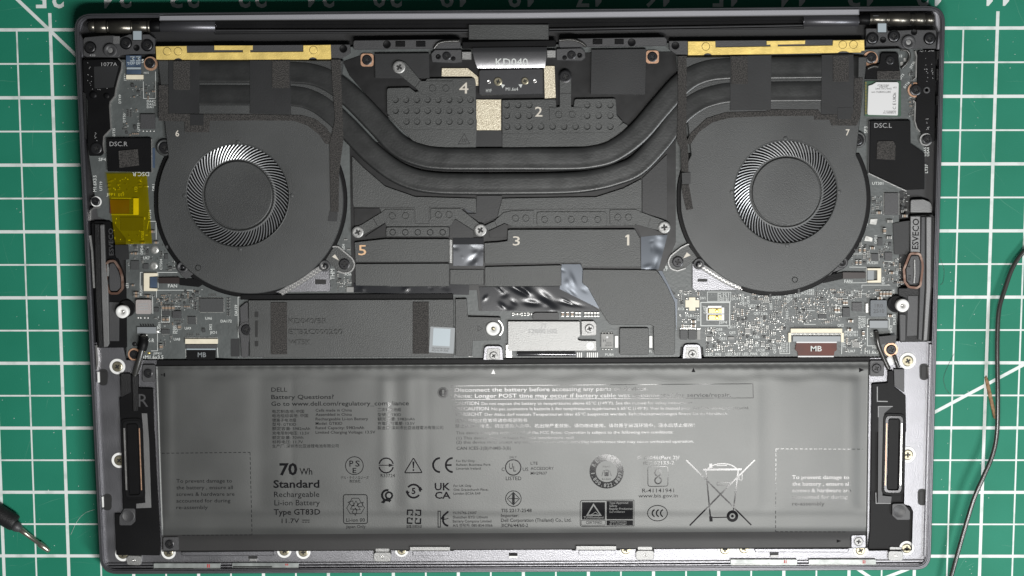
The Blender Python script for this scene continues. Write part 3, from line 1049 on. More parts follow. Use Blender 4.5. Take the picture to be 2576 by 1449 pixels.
for (i, x0, y0, x1, y1) in ((1, 2072, 520, 2168, 600), (2, 352, 505, 440, 580)):
    plate('shield_ear', tb(i, 0, x0, y0, x1, y1), 7.6, 9.2, 'steelmatte', shield, 0.15)
plate('shield_bridge', rnd(TP(1, 0, [(2072, 420), (3020, 402), (3020, 470), (2072, 490)]), 4), 7.4, 8.8, 'black', laptop, 0.25)

# plastic rear rail, cable guides and clamps
rl = plate('rear_rail', rnd(TP(1, 0, [(978, 405), (2055, 392), (2060, 488), (978, 500)]), 6), 7.1, 9.0, 'dgrey', laptop, 0.2)
for x0, x1 in ((1405, 1500), (1612, 1705)):
    plate('rail_clip', tb(1, 0, x0, 415, x1, 470), 9.02, 9.4, 'black', rl, 0.15)
lathe('rail_hole', T(1, 0, 1318, 448), [(10, 9.02), (9.4, 9.08), (8.6, 9.08), (8, 9.03)], 'black', rl, 16)
rr_ = plate('rear_rail', rnd(TP(2, 0, [(470, 388), (1540, 372), (1560, 400), (1555, 462), (470, 478)]), 6), 7.1, 9.0, 'dgrey', laptop, 0.2)
for x0, x1 in ((815, 910), (1035, 1125)):
    plate('rail_clip', tb(2, 0, x0, 395, x1, 445), 9.02, 9.4, 'black', rr_, 0.15)
lathe('rail_hole', T(2, 0, 1205, 428), [(10, 9.02), (9.4, 9.08), (8.6, 9.08), (8, 9.03)], 'black', rr_, 16)
cable('antenna_cable', [(*T(1, 0, 1790, 490), 9.3), (*T(1, 0, 1830, 440), 9.6), (*T(1, 0, 1900, 418), 9.6), (*T(1, 0, 2050, 412), 9.4)], 0.5, 'cable', laptop)
cable('antenna_cable', [(*T(2, 0, 475, 405), 9.3), (*T(2, 0, 600, 400), 9.6), (*T(2, 0, 690, 425), 9.6), (*T(2, 0, 745, 470), 9.4)], 0.5, 'cable', laptop)
for (pts, s, h, h2) in ((TP(1, 0, [(1760, 540), (1800, 500), (2070, 498), (2075, 625), (2000, 635), (1770, 625)]), (1, 1920, 565), (1, 1835, 572), (1, 1985, 590)),
                        (TP(2, 0, [(445, 490), (700, 482), (735, 520), (740, 580), (700, 612), (445, 606)]), (2, 600, 555), (2, 682, 558), (2, 530, 580))):
    c = plate('cable_guide', rnd(pts, 5), 7.2, 8.7, 'dgrey', laptop, 0.2)
    screw(T(s[0], 0, s[1], s[2]), 10.5, 8.72, c)
    lathe('pin', T(h[0], 0, h[1], h[2]), [(6.5, 8.72), (6, 8.95), (3, 8.95), (2.5, 8.8)], 'black', c, 14)
    lathe('pin', T(h2[0], 0, h2[1], h2[2]), [(6, 8.72), (5, 8.76)], 'black', c, 14)
for (u, v, sq) in ((*T(1, 0, 1118, 604), 1), (*T(2, 0, 1413, 573), 1)):
    r = plate('copper_pad', rrect(u, v, 33, 33, 9), 7.1, 7.7, 'copper', laptop, 0.06)
    screw((u, v), 12.5, 7.72, r)

# rear black bars behind the gold ones, and the gold bars
gbl = plate('vent_bar', [T(0, 0, 1560, 462), T(1, 0, 945, 448), T(1, 0, 950, 535), T(1, 0, 860, 590), T(0, 0, 1600, 606)], 6.8, 8.6, 'dgrey', laptop, 0.1)
gbr = plate('vent_bar', [T(2, 0, 1580, 412), T(3, 0, 972, 396), T(3, 0, 970, 530), T(3, 0, 0, 550), T(2, 0, 1660, 552), T(2, 0, 1585, 500)], 6.8, 8.6, 'dgrey', laptop, 0.1)
for par, (i, x, y) in ((gbl, (1, 880, 492)), (gbr, (2, 1645, 460))):
    lathe('bar_hole', T(i, 0, x, y), [(10, 8.62), (9.4, 8.68), (8.6, 8.68), (8, 8.62)], 'black', par, 16)
gl = plate('gold_bar', [T(0, 0, 1565, 466), T(0, 0, 1875, 462), T(0, 0, 1880, 530), T(1, 0, 475, 520), T(1, 0, 474, 455), T(1, 0, 750, 450), T(1, 0, 756, 596)]
           + TP(1, 0, [(612, 597), (598, 582), (570, 575), (542, 582), (525, 599)]) + TP(0, 0, [(1835, 602), (1810, 588), (1790, 584), (1765, 590), (1748, 602), (1600, 600), (1572, 598)]), 7.6, 9.0, 'gold', laptop, 0.12, [circ(*q, 10.5, 20) for q in (T(0, 0, 1680, 515), T(0, 0, 1790, 515), T(1, 0, 577, 503))])
plate('gold_tab', tb(0, 0, 2155, 457, 2542, 503), 8.62, 9.0, 'gold', gl, 0.1)
gr = plate('gold_bar', [T(2, 0, 1770, 416), T(2, 0, 2046, 414), T(2, 0, 2048, 476), T(3, 0, 650, 457), T(3, 0, 654, 406), T(3, 0, 968, 401), T(3, 0, 972, 510), T(3, 0, 940, 512), T(3, 0, 936, 528), T(3, 0, 820, 528)]
           + TP(3, 0, [(790, 516), (750, 514), (720, 520), (700, 532), (0, 545)]) + TP(2, 0, [(2010, 552), (1995, 540), (1970, 534), (1945, 540), (1925, 554), (1770, 555)]), 7.6, 9.0, 'gold', laptop, 0.12, [circ(*q, 10.5, 20) for q in (T(2, 0, 1950, 467), T(3, 0, 752, 450), T(3, 0, 860, 448))])
plate('gold_tab', [T(2, 0, 2562, 412), T(3, 0, 375, 406), T(3, 0, 373, 443), T(2, 0, 2562, 450)], 8.62, 9.0, 'gold', gr, 0.1)
for par, pts in ((gl, (T(0, 0, 1680, 515), T(0, 0, 1790, 515), T(0, 0, 2480, 512), T(1, 0, 577, 503))), (gr, (T(2, 0, 1950, 467), T(3, 0, 62, 455), T(3, 0, 752, 450), T(3, 0, 860, 448)))):
    for q in pts:
        rivet(q, 10.5, 9.0, par, 'gold')

# ================================================================== lower heat plates
bp = plate('heat_base_plate', rnd([T(1, 1, 966, 120), T(1, 1, 1080, 235), T(1, 1, 1300, 425), T(1, 1, 1600, 530), T(1, 1, 2216, 548), T(1, 1, 2216, 700), T(1, 1, 2085, 645), T(1, 1, 1950, 830), T(1, 1, 1310, 830), T(1, 1, 1300, 800), T(1, 1, 1240, 640), T(1, 1, 985, 635), T(1, 1, 972, 600)], 2), 7.35, 8.2, 'plate', laptop, 0.1)
bq = plate('heat_base_plate', rnd([T(1, 1, 2478, 548), T(2, 1, 0, 545), T(2, 1, 850, 532), T(2, 1, 1120, 445), T(2, 1, 1305, 350), T(2, 1, 1305, 690), T(2, 1, 1240, 820), T(2, 1, 0, 835), T(1, 1, 2430, 720)], 2), 7.35, 8.2, 'plate', laptop, 0.1)
groove_shade(bp, TP(1, 1, [(985, 638), (1597, 640), (1602, 800), (1740, 802), (1742, 640), (2080, 640)]), 1.2, 8.23)
groove_shade(bq, [T(1, 1, 2478, 660), T(2, 1, 1300, 648)], 1.0, 8.23)


def rail(outline, rad, circles, r, par=None, z=8.55):
    o = plate('spring_arm', rnd(outline, rad), 8.22, z, 'plate', laptop, 0.08, [circ(u, v, r, 18) for u, v in circles])
    for c in circles: rivet(c, r, z, o)
    return o


a1 = rail(TP(1, 1, [(1258, 692), (1302, 657), (1590, 657), (1585, 785), (1312, 785), (1095, 905), (1020, 945), (970, 890), (1000, 835), (1062, 812)]), [3, 3, 3, 3, 3, 4, 10, 10, 10, 4], [T(1, 1, 1370, 722), T(1, 1, 1505, 720)], 9)
screw(T(1, 1, 1024, 886), 14.5, 8.6, a1, 'steelmatte')
groove_shade(a1, TP(1, 1, [(1180, 750), (1222, 825)]), 2.2, 8.57)
a2 = rail(TP(1, 1, [(1756, 650), (2060, 650), (2245, 800), (2310, 850), (2300, 920), (2215, 930), (2190, 870), (2005, 752), (1980, 770), (1758, 768)]), [3, 3, 2, 8, 8, 8, 2, 3, 3, 3], [T(1, 1, 1835, 710), T(1, 1, 1943, 708)], 9)
screw(T(1, 1, 2258, 866), 15.5, 8.62, a2, 'steelmatte')
rail(TP(1, 1, [(1310, 838), (1940, 834), (1945, 930), (1310, 930)]), 5, [T(1, 1, x, 888) for x in (1375, 1502, 1627, 1752, 1878)], 8)
a3 = rail([T(1, 1, 2300, 822), T(1, 1, 2400, 775), T(1, 1, 2490, 690), T(2, 1, 0, 672), T(2, 1, 220, 668), T(2, 1, 220, 818), T(2, 1, -20, 820), T(1, 1, 2500, 795), T(1, 1, 2335, 870)], 3, [T(2, 1, 35, 745), T(2, 1, 140, 745)], 9)
groove_shade(a3, TP(1, 1, [(2395, 765), (2425, 830)]), 1.6, 8.57)
rail(TP(2, 1, [(250, 682), (955, 682), (955, 830), (250, 830)]), 8, [T(2, 1, x, 758) for x in (328, 462, 597, 730, 863)], 8.7)
a4 = rail(TP(2, 1, [(985, 662), (1250, 660), (1310, 690), (1520, 765), (1590, 800), (1590, 870), (1520, 905), (1475, 870), (1240, 808), (985, 808)]), [3, 3, 3, 4, 10, 10, 10, 4, 3, 3], [T(2, 1, 1065, 735), T(2, 1, 1172, 735)], 9)
groove_shade(a4, TP(2, 1, [(1395, 745), (1365, 830)]), 1.0, 8.57)
screw(T(2, 1, 1532, 838), 15, 8.6, a4, 'steelmatte')
# dark films showing between the arms
for p, m in ((TP(1, 1, [(988, 646), (1243, 646), (1256, 690), (1062, 806), (1000, 830), (990, 800)]), 'sheet'), (TP(1, 1, [(1100, 935), (1130, 910), (1312, 792), (1305, 928)]), 'sheet'),
             (TP(1, 1, [(1948, 815), (2008, 758), (2188, 872), (2190, 943), (1950, 945)]), 'tape'), (TP(1, 1, [(2222, 520), (2474, 520), (2480, 715), (2300, 790), (2240, 780), (2120, 700), (2215, 700)]), 'tape'),
             (TP(1, 1, [(2345, 875), (2505, 800), (2535, 820), (2525, 940), (2350, 940)]), 'sheet'), (TP(1, 1, [(2085, 640), (2215, 630), (2210, 690), (2130, 690)]), 'crinkle'),
             (TP(2, 1, [(1312, 345), (1560, 105), (1562, 765), (1312, 688)]), 'tape'), (TP(2, 1, [(1242, 815), (1270, 800), (1470, 875), (1530, 910), (1300, 935)]), 'sheet')):
    plate('film_patch', p, 7.32, 7.9, m, laptop, 0.04)


def block(outline, z, r=4):
    return plate('heat_spreader_block', rnd(outline, r), 7.32, z, 'plate', laptop, 0.14)


b5 = block(TP(1, 1, [(990, 988), (1300, 955), (1945, 955), (1945, 1186), (1000, 1188)]), 8.75)
text('number_print', '5', *T(1, 1, 1030, 1118), 25, 20, 'print_peach', b5, 8.79, 0, 0.004)
block(TP(1, 1, [(997, 1206), (1945, 1202), (1945, 1432), (1350, 1436), (1330, 1430), (1000, 1426)]), 8.45)
block(TP(1, 1, [(1952, 1262), (2292, 1262), (2292, 1420), (1952, 1415)]), 7.9, 2)
plate('spreader_step', TP(1, 1, [(1947, 960), (1975, 965), (1975, 1200), (1947, 1195)]), 7.32, 8.0, 'steelmatte', laptop, 0.08)
b3 = block([T(1, 1, 2296, 995), T(1, 1, 2430, 988), T(1, 1, 2530, 975), T(1, 1, 2534, 862), T(2, 1, 1238, 858), T(2, 1, 1290, 950), T(2, 1, 1298, 1238), T(2, 1, 700, 1240), T(2, 1, 690, 1196), T(1, 1, 2300, 1208)], 8.75)
text('number_print', '3', *T(2, 1, 8, 1020), 22.5, 18, 'print_cream', b3, 8.79, 0, 0.004)
mb = MB(); area(mb, TP(2, 1, [(1140, 940), (1140, 928), (1160, 912), (1180, 912), (1180, 1020), (1158, 1020), (1158, 934)]), 8.79); mb.build('number_print', M['print_cream'], b3)
block([T(1, 1, 2302, 1236), T(2, 1, 496, 1218), T(2, 1, 498, 1430), T(1, 1, 2302, 1436)], 8.45)
block([T(2, 1, 712, 1262), T(2, 1, 1300, 1266), T(2, 1, 1455, 1272), T(2, 1, 1500, 1330), T(2, 2, 1560, -20), T(2, 2, 1640, 148), T(2, 2, 1640, 655), T(2, 2, 1625, 672), T(2, 2, 1440, 672), T(2, 2, 1428, 655), T(2, 2, 1422, 385),
       T(2, 2, 1400, 372), T(2, 2, 1000, 370), T(2, 2, 975, 355), T(2, 2, 890, 225), T(2, 2, 765, 0), T(2, 1, 708, 1400)], 8.45, 3)
plate('film_patch', TP(2, 1, [(1470, 1275), (1510, 1275), (1640, 1550), (1665, 1560), (1655, 1900), (1640, 1600)]), 7.32, 7.5, 'bluefoil', laptop, 0.02)


def wavy(name, c, z, m, amp, nx=40, ny=24, seed=1, freq=9):
    """crumpled sheet spanned by four corners (u, v)"""
    r = random.Random(seed)
    asp = abs(c[1][0] - c[0][0]) / max(1.0, abs(c[3][1] - c[0][1]))
    dents = [(r.uniform(0, 1), r.uniform(0, 1), r.uniform(0.07, 0.30), r.choice((-1, 1)) * r.uniform(0.4, 1), r.uniform(0, 3.14), r.uniform(1.2, 3.0)) for _ in range(int(freq))]
    vs, fs = [], []
    for j in range(ny + 1):
        for i in range(nx + 1):
            s, t = i / nx, j / ny
            u = (c[0][0] * (1 - s) + c[1][0] * s) * (1 - t) + (c[3][0] * (1 - s) + c[2][0] * s) * t
            v = (c[0][1] * (1 - s) + c[1][1] * s) * (1 - t) + (c[3][1] * (1 - s) + c[2][1] * s) * t
            h = 0.0
            for ds, dt, dr_, w, an, el in dents:
                x, y = (s - ds) * max(1.0, asp), (t - dt) * max(1.0, 1 / asp)
                p, q = x * math.cos(an) + y * math.sin(an), (y * math.cos(an) - x * math.sin(an)) * el
                h += w * dr_ * 3 * math.exp(-(p * p + q * q) / (dr_ * dr_))
            vs.append(tuple(W(u, v, z + amp * h)))
    for j in range(ny):
        for i in range(nx):
            o = j * (nx + 1) + i
            fs.append((o, o + nx + 1, o + nx + 2, o + 1))
    mb = MB(); mb.add(vs, fs)
    return mb.build(name, M[m], laptop, True)


wavy('crumpled_film', [T(1, 1, 1985, 1010), T(1, 1, 2290, 1000), T(1, 1, 2285, 1228), T(1, 1, 1985, 1225)], 7.9, 'crinkle', 0.22, 40, 34, 5, 9)
wavy('crumpled_film', [T(2, 1, 1298, 930), T(2, 1, 1566, 912), T(2, 1, 1475, 1262), T(2, 1, 1300, 1258)], 7.75, 'bluefoil', 0.2, 30, 30, 9, 7)
plate('film_patch', TP(1, 1, [(1985, 945), (2290, 945), (2290, 1010), (1985, 1012)]), 7.32, 7.9, 'foil', laptop, 0.03)
wavy('crumpled_film', [(890, 712), (1180, 712), (1180, 742), (890, 736)], 7.65, 'foil', 0.22, 60, 10, 11)
wavy('crumpled_film', [(1205, 722), (1420, 720), (1510, 784), (1212, 782)], 7.75, 'foil', 0.42, 80, 40, 12, 16)
wavy('crumpled_film', [T(2, 1, 500, 1210), T(2, 1, 690, 1210), T(2, 2, 880, 210), T(2, 1, 480, 1460)], 7.9, 'bluefoil', 0.2, 24, 30, 8, 7)

# ================================================================== fans
def fan(cx, cy, hx, hy, outline, side, num, numpos, dot):
    z = 9.0
    R = 130
    f = plate('fan_cover', outline, 7.5, z, 'fan', laptop, 0.25, [circ(hx, hy, R, 72), circ(*dot, 7.5, 18)])
    lip = [(cx + (x - cx) * 1.042, cy + (y - cy) * 1.042) for x, y in outline if y > 330]
    plate('fan_base', lip, 5.1, 7.6, 'black', laptop, 0.3)
    lathe('opening_lip', (hx, hy), [(R + 1.5, z - 0.05), (R + 0.5, z + 0.12), (R - 1.5, z + 0.05), (R - 3, z - 0.5)], 'fan', f, 72, cap=False)
    lathe('fan_well', (hx, hy), [(R + 2, z - 1.9), (60, z - 1.9)], 'recess', f, 48)
    hub = lathe('fan_hub', (hx + 2, hy - 1), [(95, z - 1.6), (95, z - 0.75), (93.5, z - 0.50), (90, z - 0.42), (88.5, z - 0.46), (87.5, z - 1.1), (85.5, z - 1.1), (84.5, z - 0.34), (83, z - 0.27), (40, z - 0.26)], 'fan', f, 72, False)
    c = W(hx, hy, z)
    # blades, one mesh shared by all of a fan
    nb = 79
    bm_ = MB()
    a0 = 90.5 * K; a1 = (R - 1.0) * K
    vs = []
    steps = 5
    for k in range(steps + 1):
        s = k / steps
        r = a0 + (a1 - a0) * s
        ang = side * (0.30 * s)
        w = 0.21
        for dz, tw in ((-0.95, w * side), (-0.95, -w * side), (-0.36, -w * 0.85 * side), (-0.47, w * 0.85 * side)):
            q = ang + tw / r
            vs.append((r * math.cos(q), r * math.sin(q), dz))
    fs = []
    for k in range(steps):
        for q in range(4):
            r2 = (q + 1) % 4
            fs.append((k * 4 + q, (k + 1) * 4 + q, (k + 1) * 4 + r2, k * 4 + r2))
    fs.append((3, 2, 1, 0)); fs.append((steps * 4, steps * 4 + 1, steps * 4 + 2, steps * 4 + 3))
    bm_.add(vs, fs)
    first = bm_.build('fan_blade', M['blade'], f)
    first.location = c * 0.001
    for k in range(1, nb):
        o = first.copy(); COL.objects.link(o)
        o.rotation_euler = (0, 0, 2 * math.pi * k / nb)
    for a in (0, 88, 180, 270):
        q = (hx + (R + 5) * math.cos(math.radians(a)), hy + (R + 5) * math.sin(math.radians(a)))
        lathe('fan_bump', q, [(5.5, z - 0.02), (5.0, z + 0.08), (3.5, z + 0.12), (1, z + 0.13)], 'fan', f, 14)
    text('number_print', num, *numpos, 15, None, 'print_cream', f, z + 0.04, 0, 0.015)
    return f


M['blade'] = mat('fan blade', (0.46, 0.47, 0.48), 0.33, 0.55)


def fan_outline(cx, cy, r, x0, x1, ytop):
    pts = [(x0, ytop), (x1, ytop)]
    a = circ(cx, cy, r, 60, -28, 208)
    a = [(min(max(x, x0), x1), y) for x, y in a]
    return pts + a


FL = fan(630, 507, 598, 492, fan_outline(630, 505, 234, 397, 864, 152), -1, '6', T(0, 0, 1765, 1372), T(0, 1, 1992, 1245))
FR = fan(1946, 500, 1976, 483, fan_outline(1946, 500, 235, 1712, 2182, 143), 1, '7', T(3, 0, 782, 1362), T(3, 1, 270, 1365))
for f, p in ((FL, T(0, 1, 1992, 1245)), (FR, T(3, 1, 270, 1365))):
    rivet(p, 7.5, 9.0, f, 'fan')
# mounting ears
for f, pts, c, tri_ in ((FL, TP(1, 1, [(700, 1165), (780, 1040), (830, 1040), (960, 1150), (995, 1210), (960, 1280), (890, 1300), (830, 1280)]), T(1, 1, 890, 1208), TP(1, 1, [(765, 1135), (795, 1110), (835, 1172)])),
                        (FR, TP(2, 1, [(1865, 1145), (1770, 1015), (1700, 1050), (1600, 1130), (1572, 1190), (1600, 1255), (1665, 1275), (1740, 1250)]), T(2, 1, 1668, 1185), TP(2, 1, [(1760, 1090), (1798, 1120), (1722, 1152)]))):
    e = plate('fan_ear', rnd(pts, [2, 3, 8, 16, 16, 16, 16, 8]), 7.1, 7.75, 'plate', laptop, 0.1)
    strip('ear_rim', [(c[0] + (x - c[0]) * 1.04, c[1] + (y - c[1]) * 1.04) for x, y in rnd(pts, [2, 3, 8, 16, 16, 16, 16, 8])[6:]], 4, 7.1, 8.1, 'steelmatte', e)
    screw(c, 14, 7.8, e)
    mb = MB(); area(mb, tri_, 7.78); mb.build('arrow_print', M['print_cream'], e)
for f, c in ((FL, T(0, 1, 1655, 35)), (FR, T(3, 0, 902, 1405))):
    e = lathe('fan_boss', c, [(21, 5.5), (21, 8.0), (19.5, 8.3), (15, 8.3), (14.5, 8.0)], 'fan', laptop, 28)
    screw(c, 13, 8.05, e)
# lower brackets beside the fans
for pts, slot in (([T(1, 1, 300, 1449), T(1, 1, 660, 1245), T(1, 1, 735, 1245), T(1, 1, 750, 1440), T(1, 2, 745, 35), T(1, 2, 160, 48)], TP(1, 1, [(595, 1360), (705, 1365), (705, 1412), (595, 1410)])),
                  ([T(2, 1, 1815, 1190), T(2, 1, 1930, 1225), T(2, 1, 2260, 1449), T(2, 2, 2300, 20), T(2, 2, 1840, 25), T(2, 2, 1815, 5)], TP(2, 1, [(1868, 1358), (1966, 1358), (1966, 1386), (1868, 1386)]))):
    b = plate('fan_bracket', rnd(pts, 3), 7.05, 7.7, 'deck', laptop, 0.12)
    plate('bracket_slot', slot, 7.72, 7.76, 'recess', b, 0)
for pth, par in ((TP(1, 1, [(250, 1500), (420, 1400), (560, 1310), (690, 1225)]), FL), (TP(2, 1, [(1880, 1215), (2000, 1290), (2150, 1380), (2300, 1450)]), FR)):
    s = strip('perforated_seal', pth, 15, 7.72, 7.95, 'mgrey', laptop, smooth_path=6)
    mb = MB()
    sp = spline([Vector((u, v, 0)) for u, v in pth], 9)
    for k, q in enumerate(sp):
        for o in (-3.5, 2.5):
            mb.plate(circ(q.x + o, q.y + o * 0.6 + (k % 2) * 2, 1.5, 8), 7.95, 7.99, 0)
    tag(mb.build('seal_perforations', M['steel'], s), kind='stuff')
for c in (T(1, 1, 690, 1225), T(2, 1, 1880, 1205), T(0, 1, 1835, 1240), T(3, 1, 745, 1190)):
    e = lathe('fan_lug', c, [(15, 6.0), (15, 7.9), (12, 8.1), (9, 8.1), (8, 7.7)], 'dgrey', laptop, 20)
    lathe('lug_pin', c, [(6, 7.8), (4, 8.15), (2, 8.2)], 'screw', e, 12)
for pts in (TP(0, 1, [(1775, 1255), (1830, 1330), (1870, 1362), (1950, 1310), (1900, 1270), (1860, 1250)]), TP(3, 1, [(800, 1215), (760, 1260), (640, 1300), (600, 1340), (680, 1250), (720, 1215)])):
    plate('fan_lug_foot', rnd(pts, 3), 6.5, 7.7, 'dgrey', laptop, 0.2)

# foam strips and tape on the fans and pipe ends
ZF = 9.35
def foam(par, pts, z0=9.0, z1=ZF, name='foam_strip'):
    return plate(name, pts, z0 + 0.01, z1, 'foam', par, 0.08)


tl = [plate('duct_tape', tb(0, 0, 1697, 608, 2006, 1142), 9.0, 9.4, 'tape', laptop, 0.04), plate('duct_tape', [T(0, 0, 2512, 608), T(1, 0, 345, 606), T(1, 0, 352, 1152), T(0, 0, 2516, 1142)], 9.0, 9.4, 'tape', laptop, 0.04)]
tr = [plate('duct_tape', [T(2, 0, 2196, 562), T(3, 0, 35, 555), T(3, 0, 30, 1105), T(2, 0, 2196, 1112)], 9.0, 9.4, 'tape', laptop, 0.04), plate('duct_tape', TP(3, 0, [(540, 552), (860, 548), (865, 780), (855, 1150), (535, 1150)]), 9.0, 9.4, 'tape', laptop, 0.04)]
foam(tl[0], tb(0, 0, 1742, 612, 1910, 905), 9.4, 9.65); foam(tl[1], tb(1, 0, 162, 608, 335, 886), 9.4, 9.65)
foam(tr[0], tb(2, 0, 2206, 565, 2372, 845), 9.4, 9.65); foam(tr[1], tb(3, 0, 655, 562, 815, 822), 9.4, 9.65)
foam(FL, TP(0, 0, [(1595, 855), (1690, 855), (1692, 1140), (2020, 1148), (2560, 1150)]) + TP(1, 0, [(460, 1160), (600, 1200), (700, 1280), (830, 1449), (700, 1449), (640, 1360), (520, 1265), (380, 1215), (0, 1212)]) + TP(0, 0, [(2110, 1215), (2105, 1330), (1860, 1330), (1855, 1222), (1595, 1215)]))
foam(FL, [T(1, 0, 757, 598), T(1, 0, 850, 598), T(1, 0, 880, 1400), T(1, 1, 835, 300), T(1, 1, 830, 685), T(1, 1, 752, 680), T(1, 1, 740, 0), T(1, 0, 795, 1200), T(1, 0, 765, 800)], 9.3, 9.6)
plate('tape_tab', rnd(TP(1, 1, [(740, 672), (822, 690), (815, 780), (722, 775)]), 2), 9.0, 9.15, 'tape', FL, 0.03)
plate('tape_tab', tb(0, 0, 1912, 1150, 2048, 1262), 9.36, 9.5, 'tape', FL, 0.03)
foam(FR, [T(2, 0, 1668, 562), T(2, 0, 1758, 560), T(2, 0, 1755, 1340), T(2, 1, 1775, 100), T(2, 1, 1775, 285), T(2, 1, 1705, 275), T(2, 1, 1700, 60), T(2, 0, 1660, 1420), T(2, 0, 1670, 1000)], 9.3, 9.6)
foam(FR, TP(2, 1, [(1705, 408), (1780, 405), (1822, 655), (1755, 665), (1715, 500)]))
plate('tape_tab', rnd(TP(2, 1, [(1708, 290), (1797, 285), (1795, 402), (1712, 400)]), 2), 9.36, 9.5, 'tape', FR, 0.03)
foam(FR, TP(2, 0, [(1740, 1449), (1800, 1340), (1960, 1190), (2150, 1130), (2560, 1118)]) + TP(3, 0, [(0, 1102), (510, 1105), (535, 1152), (690, 1150), (840, 1100), (865, 1060), (868, 785), (955, 782), (930, 1180), (890, 1265), (640, 1262), (620, 1205), (470, 1205), (465, 1165), (0, 1170)]) + TP(2, 0, [(2200, 1185), (2020, 1230), (1880, 1330), (1800, 1449)]))
plate('tape_tab', tb(3, 0, 700, 1082, 838, 1200), 9.36, 9.5, 'tape', FR, 0.03)
# clip blocks at the outer pipe ends
for p in (tb(0, 0, 1600, 610, 1735, 850), TP(3, 0, [(820, 555), (955, 560), (950, 775), (860, 780), (820, 770)])):
    b = plate('pipe_clip', rnd(p, 2), 6.5, 8.3, 'black', laptop, 0.15)
lathe('pipe_clip_pin', T(0, 0, 1655, 725), [(10, 8.3), (9, 8.8), (4, 8.9)], 'steel', laptop, 16)
# ================================================================== things soldered to or lying on the motherboard
EXC = []          # occupied rectangles (u0, v0, u1, v1) kept clear of small components


def occ(pts, m=2):
    us = [p[0] for p in pts]; vs = [p[1] for p in pts]
    EXC.append((min(us) - m, min(vs) - m, max(us) + m, max(vs) + m))


def chip(i, j, x0, y0, x1, y1, h=0.75, m='chip', pins='', name='chip', parent=None, r=0.6):
    p = tb(i, j, x0, y0, x1, y1)
    c = plate(name, rnd(p, r, 2), ZB + 0.01, ZB + h, m, parent or board, 0.06)
    occ(p)
    u0, v0, u1, v1 = p[0][0], p[0][1], p[2][0], p[2][1]
    if pins:
        mb = MB()
        if 'v' in pins:
            k = int((u1 - u0) / 2.6)
            for q in range(k):
                u = u0 + (q + 0.5) * (u1 - u0) / k
                for v in (v0 - 2.4, v1 + 0.6):
                    mb.plate([(u - 0.6, v), (u + 0.6, v), (u + 0.6, v + 1.8), (u - 0.6, v + 1.8)], ZB + 0.01, ZB + 0.15, 0)
        if 'h' in pins:
            k = int((v1 - v0) / 2.6)
            for q in range(k):
                v = v0 + (q + 0.5) * (v1 - v0) / k
                for u in (u0 - 2.4, u1 + 0.6):
                    mb.plate([(u, v - 0.6), (u + 1.8, v - 0.6), (u + 1.8, v + 0.6), (u, v + 0.6)], ZB + 0.01, ZB + 0.15, 0)
        mb.build('chip_pins', M['solder'], board)
    return c


# small parts: meshes shared by all of a kind; lying along x, one unit long
def smd_mesh(name, body, h, end=0.26, wd=0.55):
    mb = MB()
    def bx_(x0, x1, y0, y1, z1, mi):
        b = 0.05
        vs = [(x0, y0, 0), (x1, y0, 0), (x1, y1, 0), (x0, y1, 0), (x0 + b, y0 + b, z1), (x1 - b, y0 + b, z1), (x1 - b, y1 - b, z1), (x0 + b, y1 - b, z1)]
        mb.add(vs, [(0, 1, 5, 4), (1, 2, 6, 5), (2, 3, 7, 6), (3, 0, 4, 7), (4, 5, 6, 7)], mi)
    w = wd / 2
    bx_(-0.5 + end, 0.5 - end, -w * 0.97, w * 0.97, h * 0.97, 0)
    bx_(-0.5, -0.5 + end, -w, w, h, 1)
    bx_(0.5 - end, 0.5, -w, w, h, 1)
    me = bpy.data.meshes.new(name)
    me.from_pydata([(x * 0.001, y * 0.001, z * 0.001) for x, y, z in mb.v], [], mb.f)
    me.materials.append(M[body]); me.materials.append(M['solder'])
    me.polygons.foreach_set('material_index', mb.m)
    me.update()
    return me


SMD = {'capacitor': smd_mesh('capacitor', 'captan', 0.55), 'resistor': smd_mesh('resistor', 'chip', 0.32, 0.22, 0.5), 'ceramic_capacitor': smd_mesh('ceramic_capacitor', 'capgrey', 0.5, 0.28, 0.6), 'diode': smd_mesh('diode', 'chip', 0.5, 0.12, 0.7)}


def smd(kind, u, v, length, vertical=False, z=None):
    o = bpy.data.objects.new(kind, SMD[kind])
    COL.objects.link(o)
    zz = ZB + 0.01 if z is None else z
    o.location = W(u, v, zz) * 0.001
    L = length * K
    o.scale = (L, L, L)
    o.rotation_euler = (0, 0, math.pi / 2 if vertical else 0)
    o.parent = board
    EXC.append((u - length / 2, v - length / 2, u + length / 2, v + length / 2))
    return o


silk = MB()       # white board print
ZS = ZB + 0.03


def sk(s, i, j, x, y, cap, w=None, ang=0, bold=0.01):
    u, v = T(i, j, x, y)
    letters(silk, s, u, v, cap, w, ang, ZS, bold)
    wd = w or len(s) * cap * 0.8
    if abs(ang) < 45: EXC.append((u, v - cap - 1, u + wd, v + 1))
    elif ang < 0: EXC.append((u - cap - 1, v - wd, u + 1, v))
    else: EXC.append((u - 1, v, u + cap + 1, v + wd))


def skl(i, j, pts, wd=1.5, closed=False):
    line(silk, TP(i, j, pts), wd, ZS, closed)


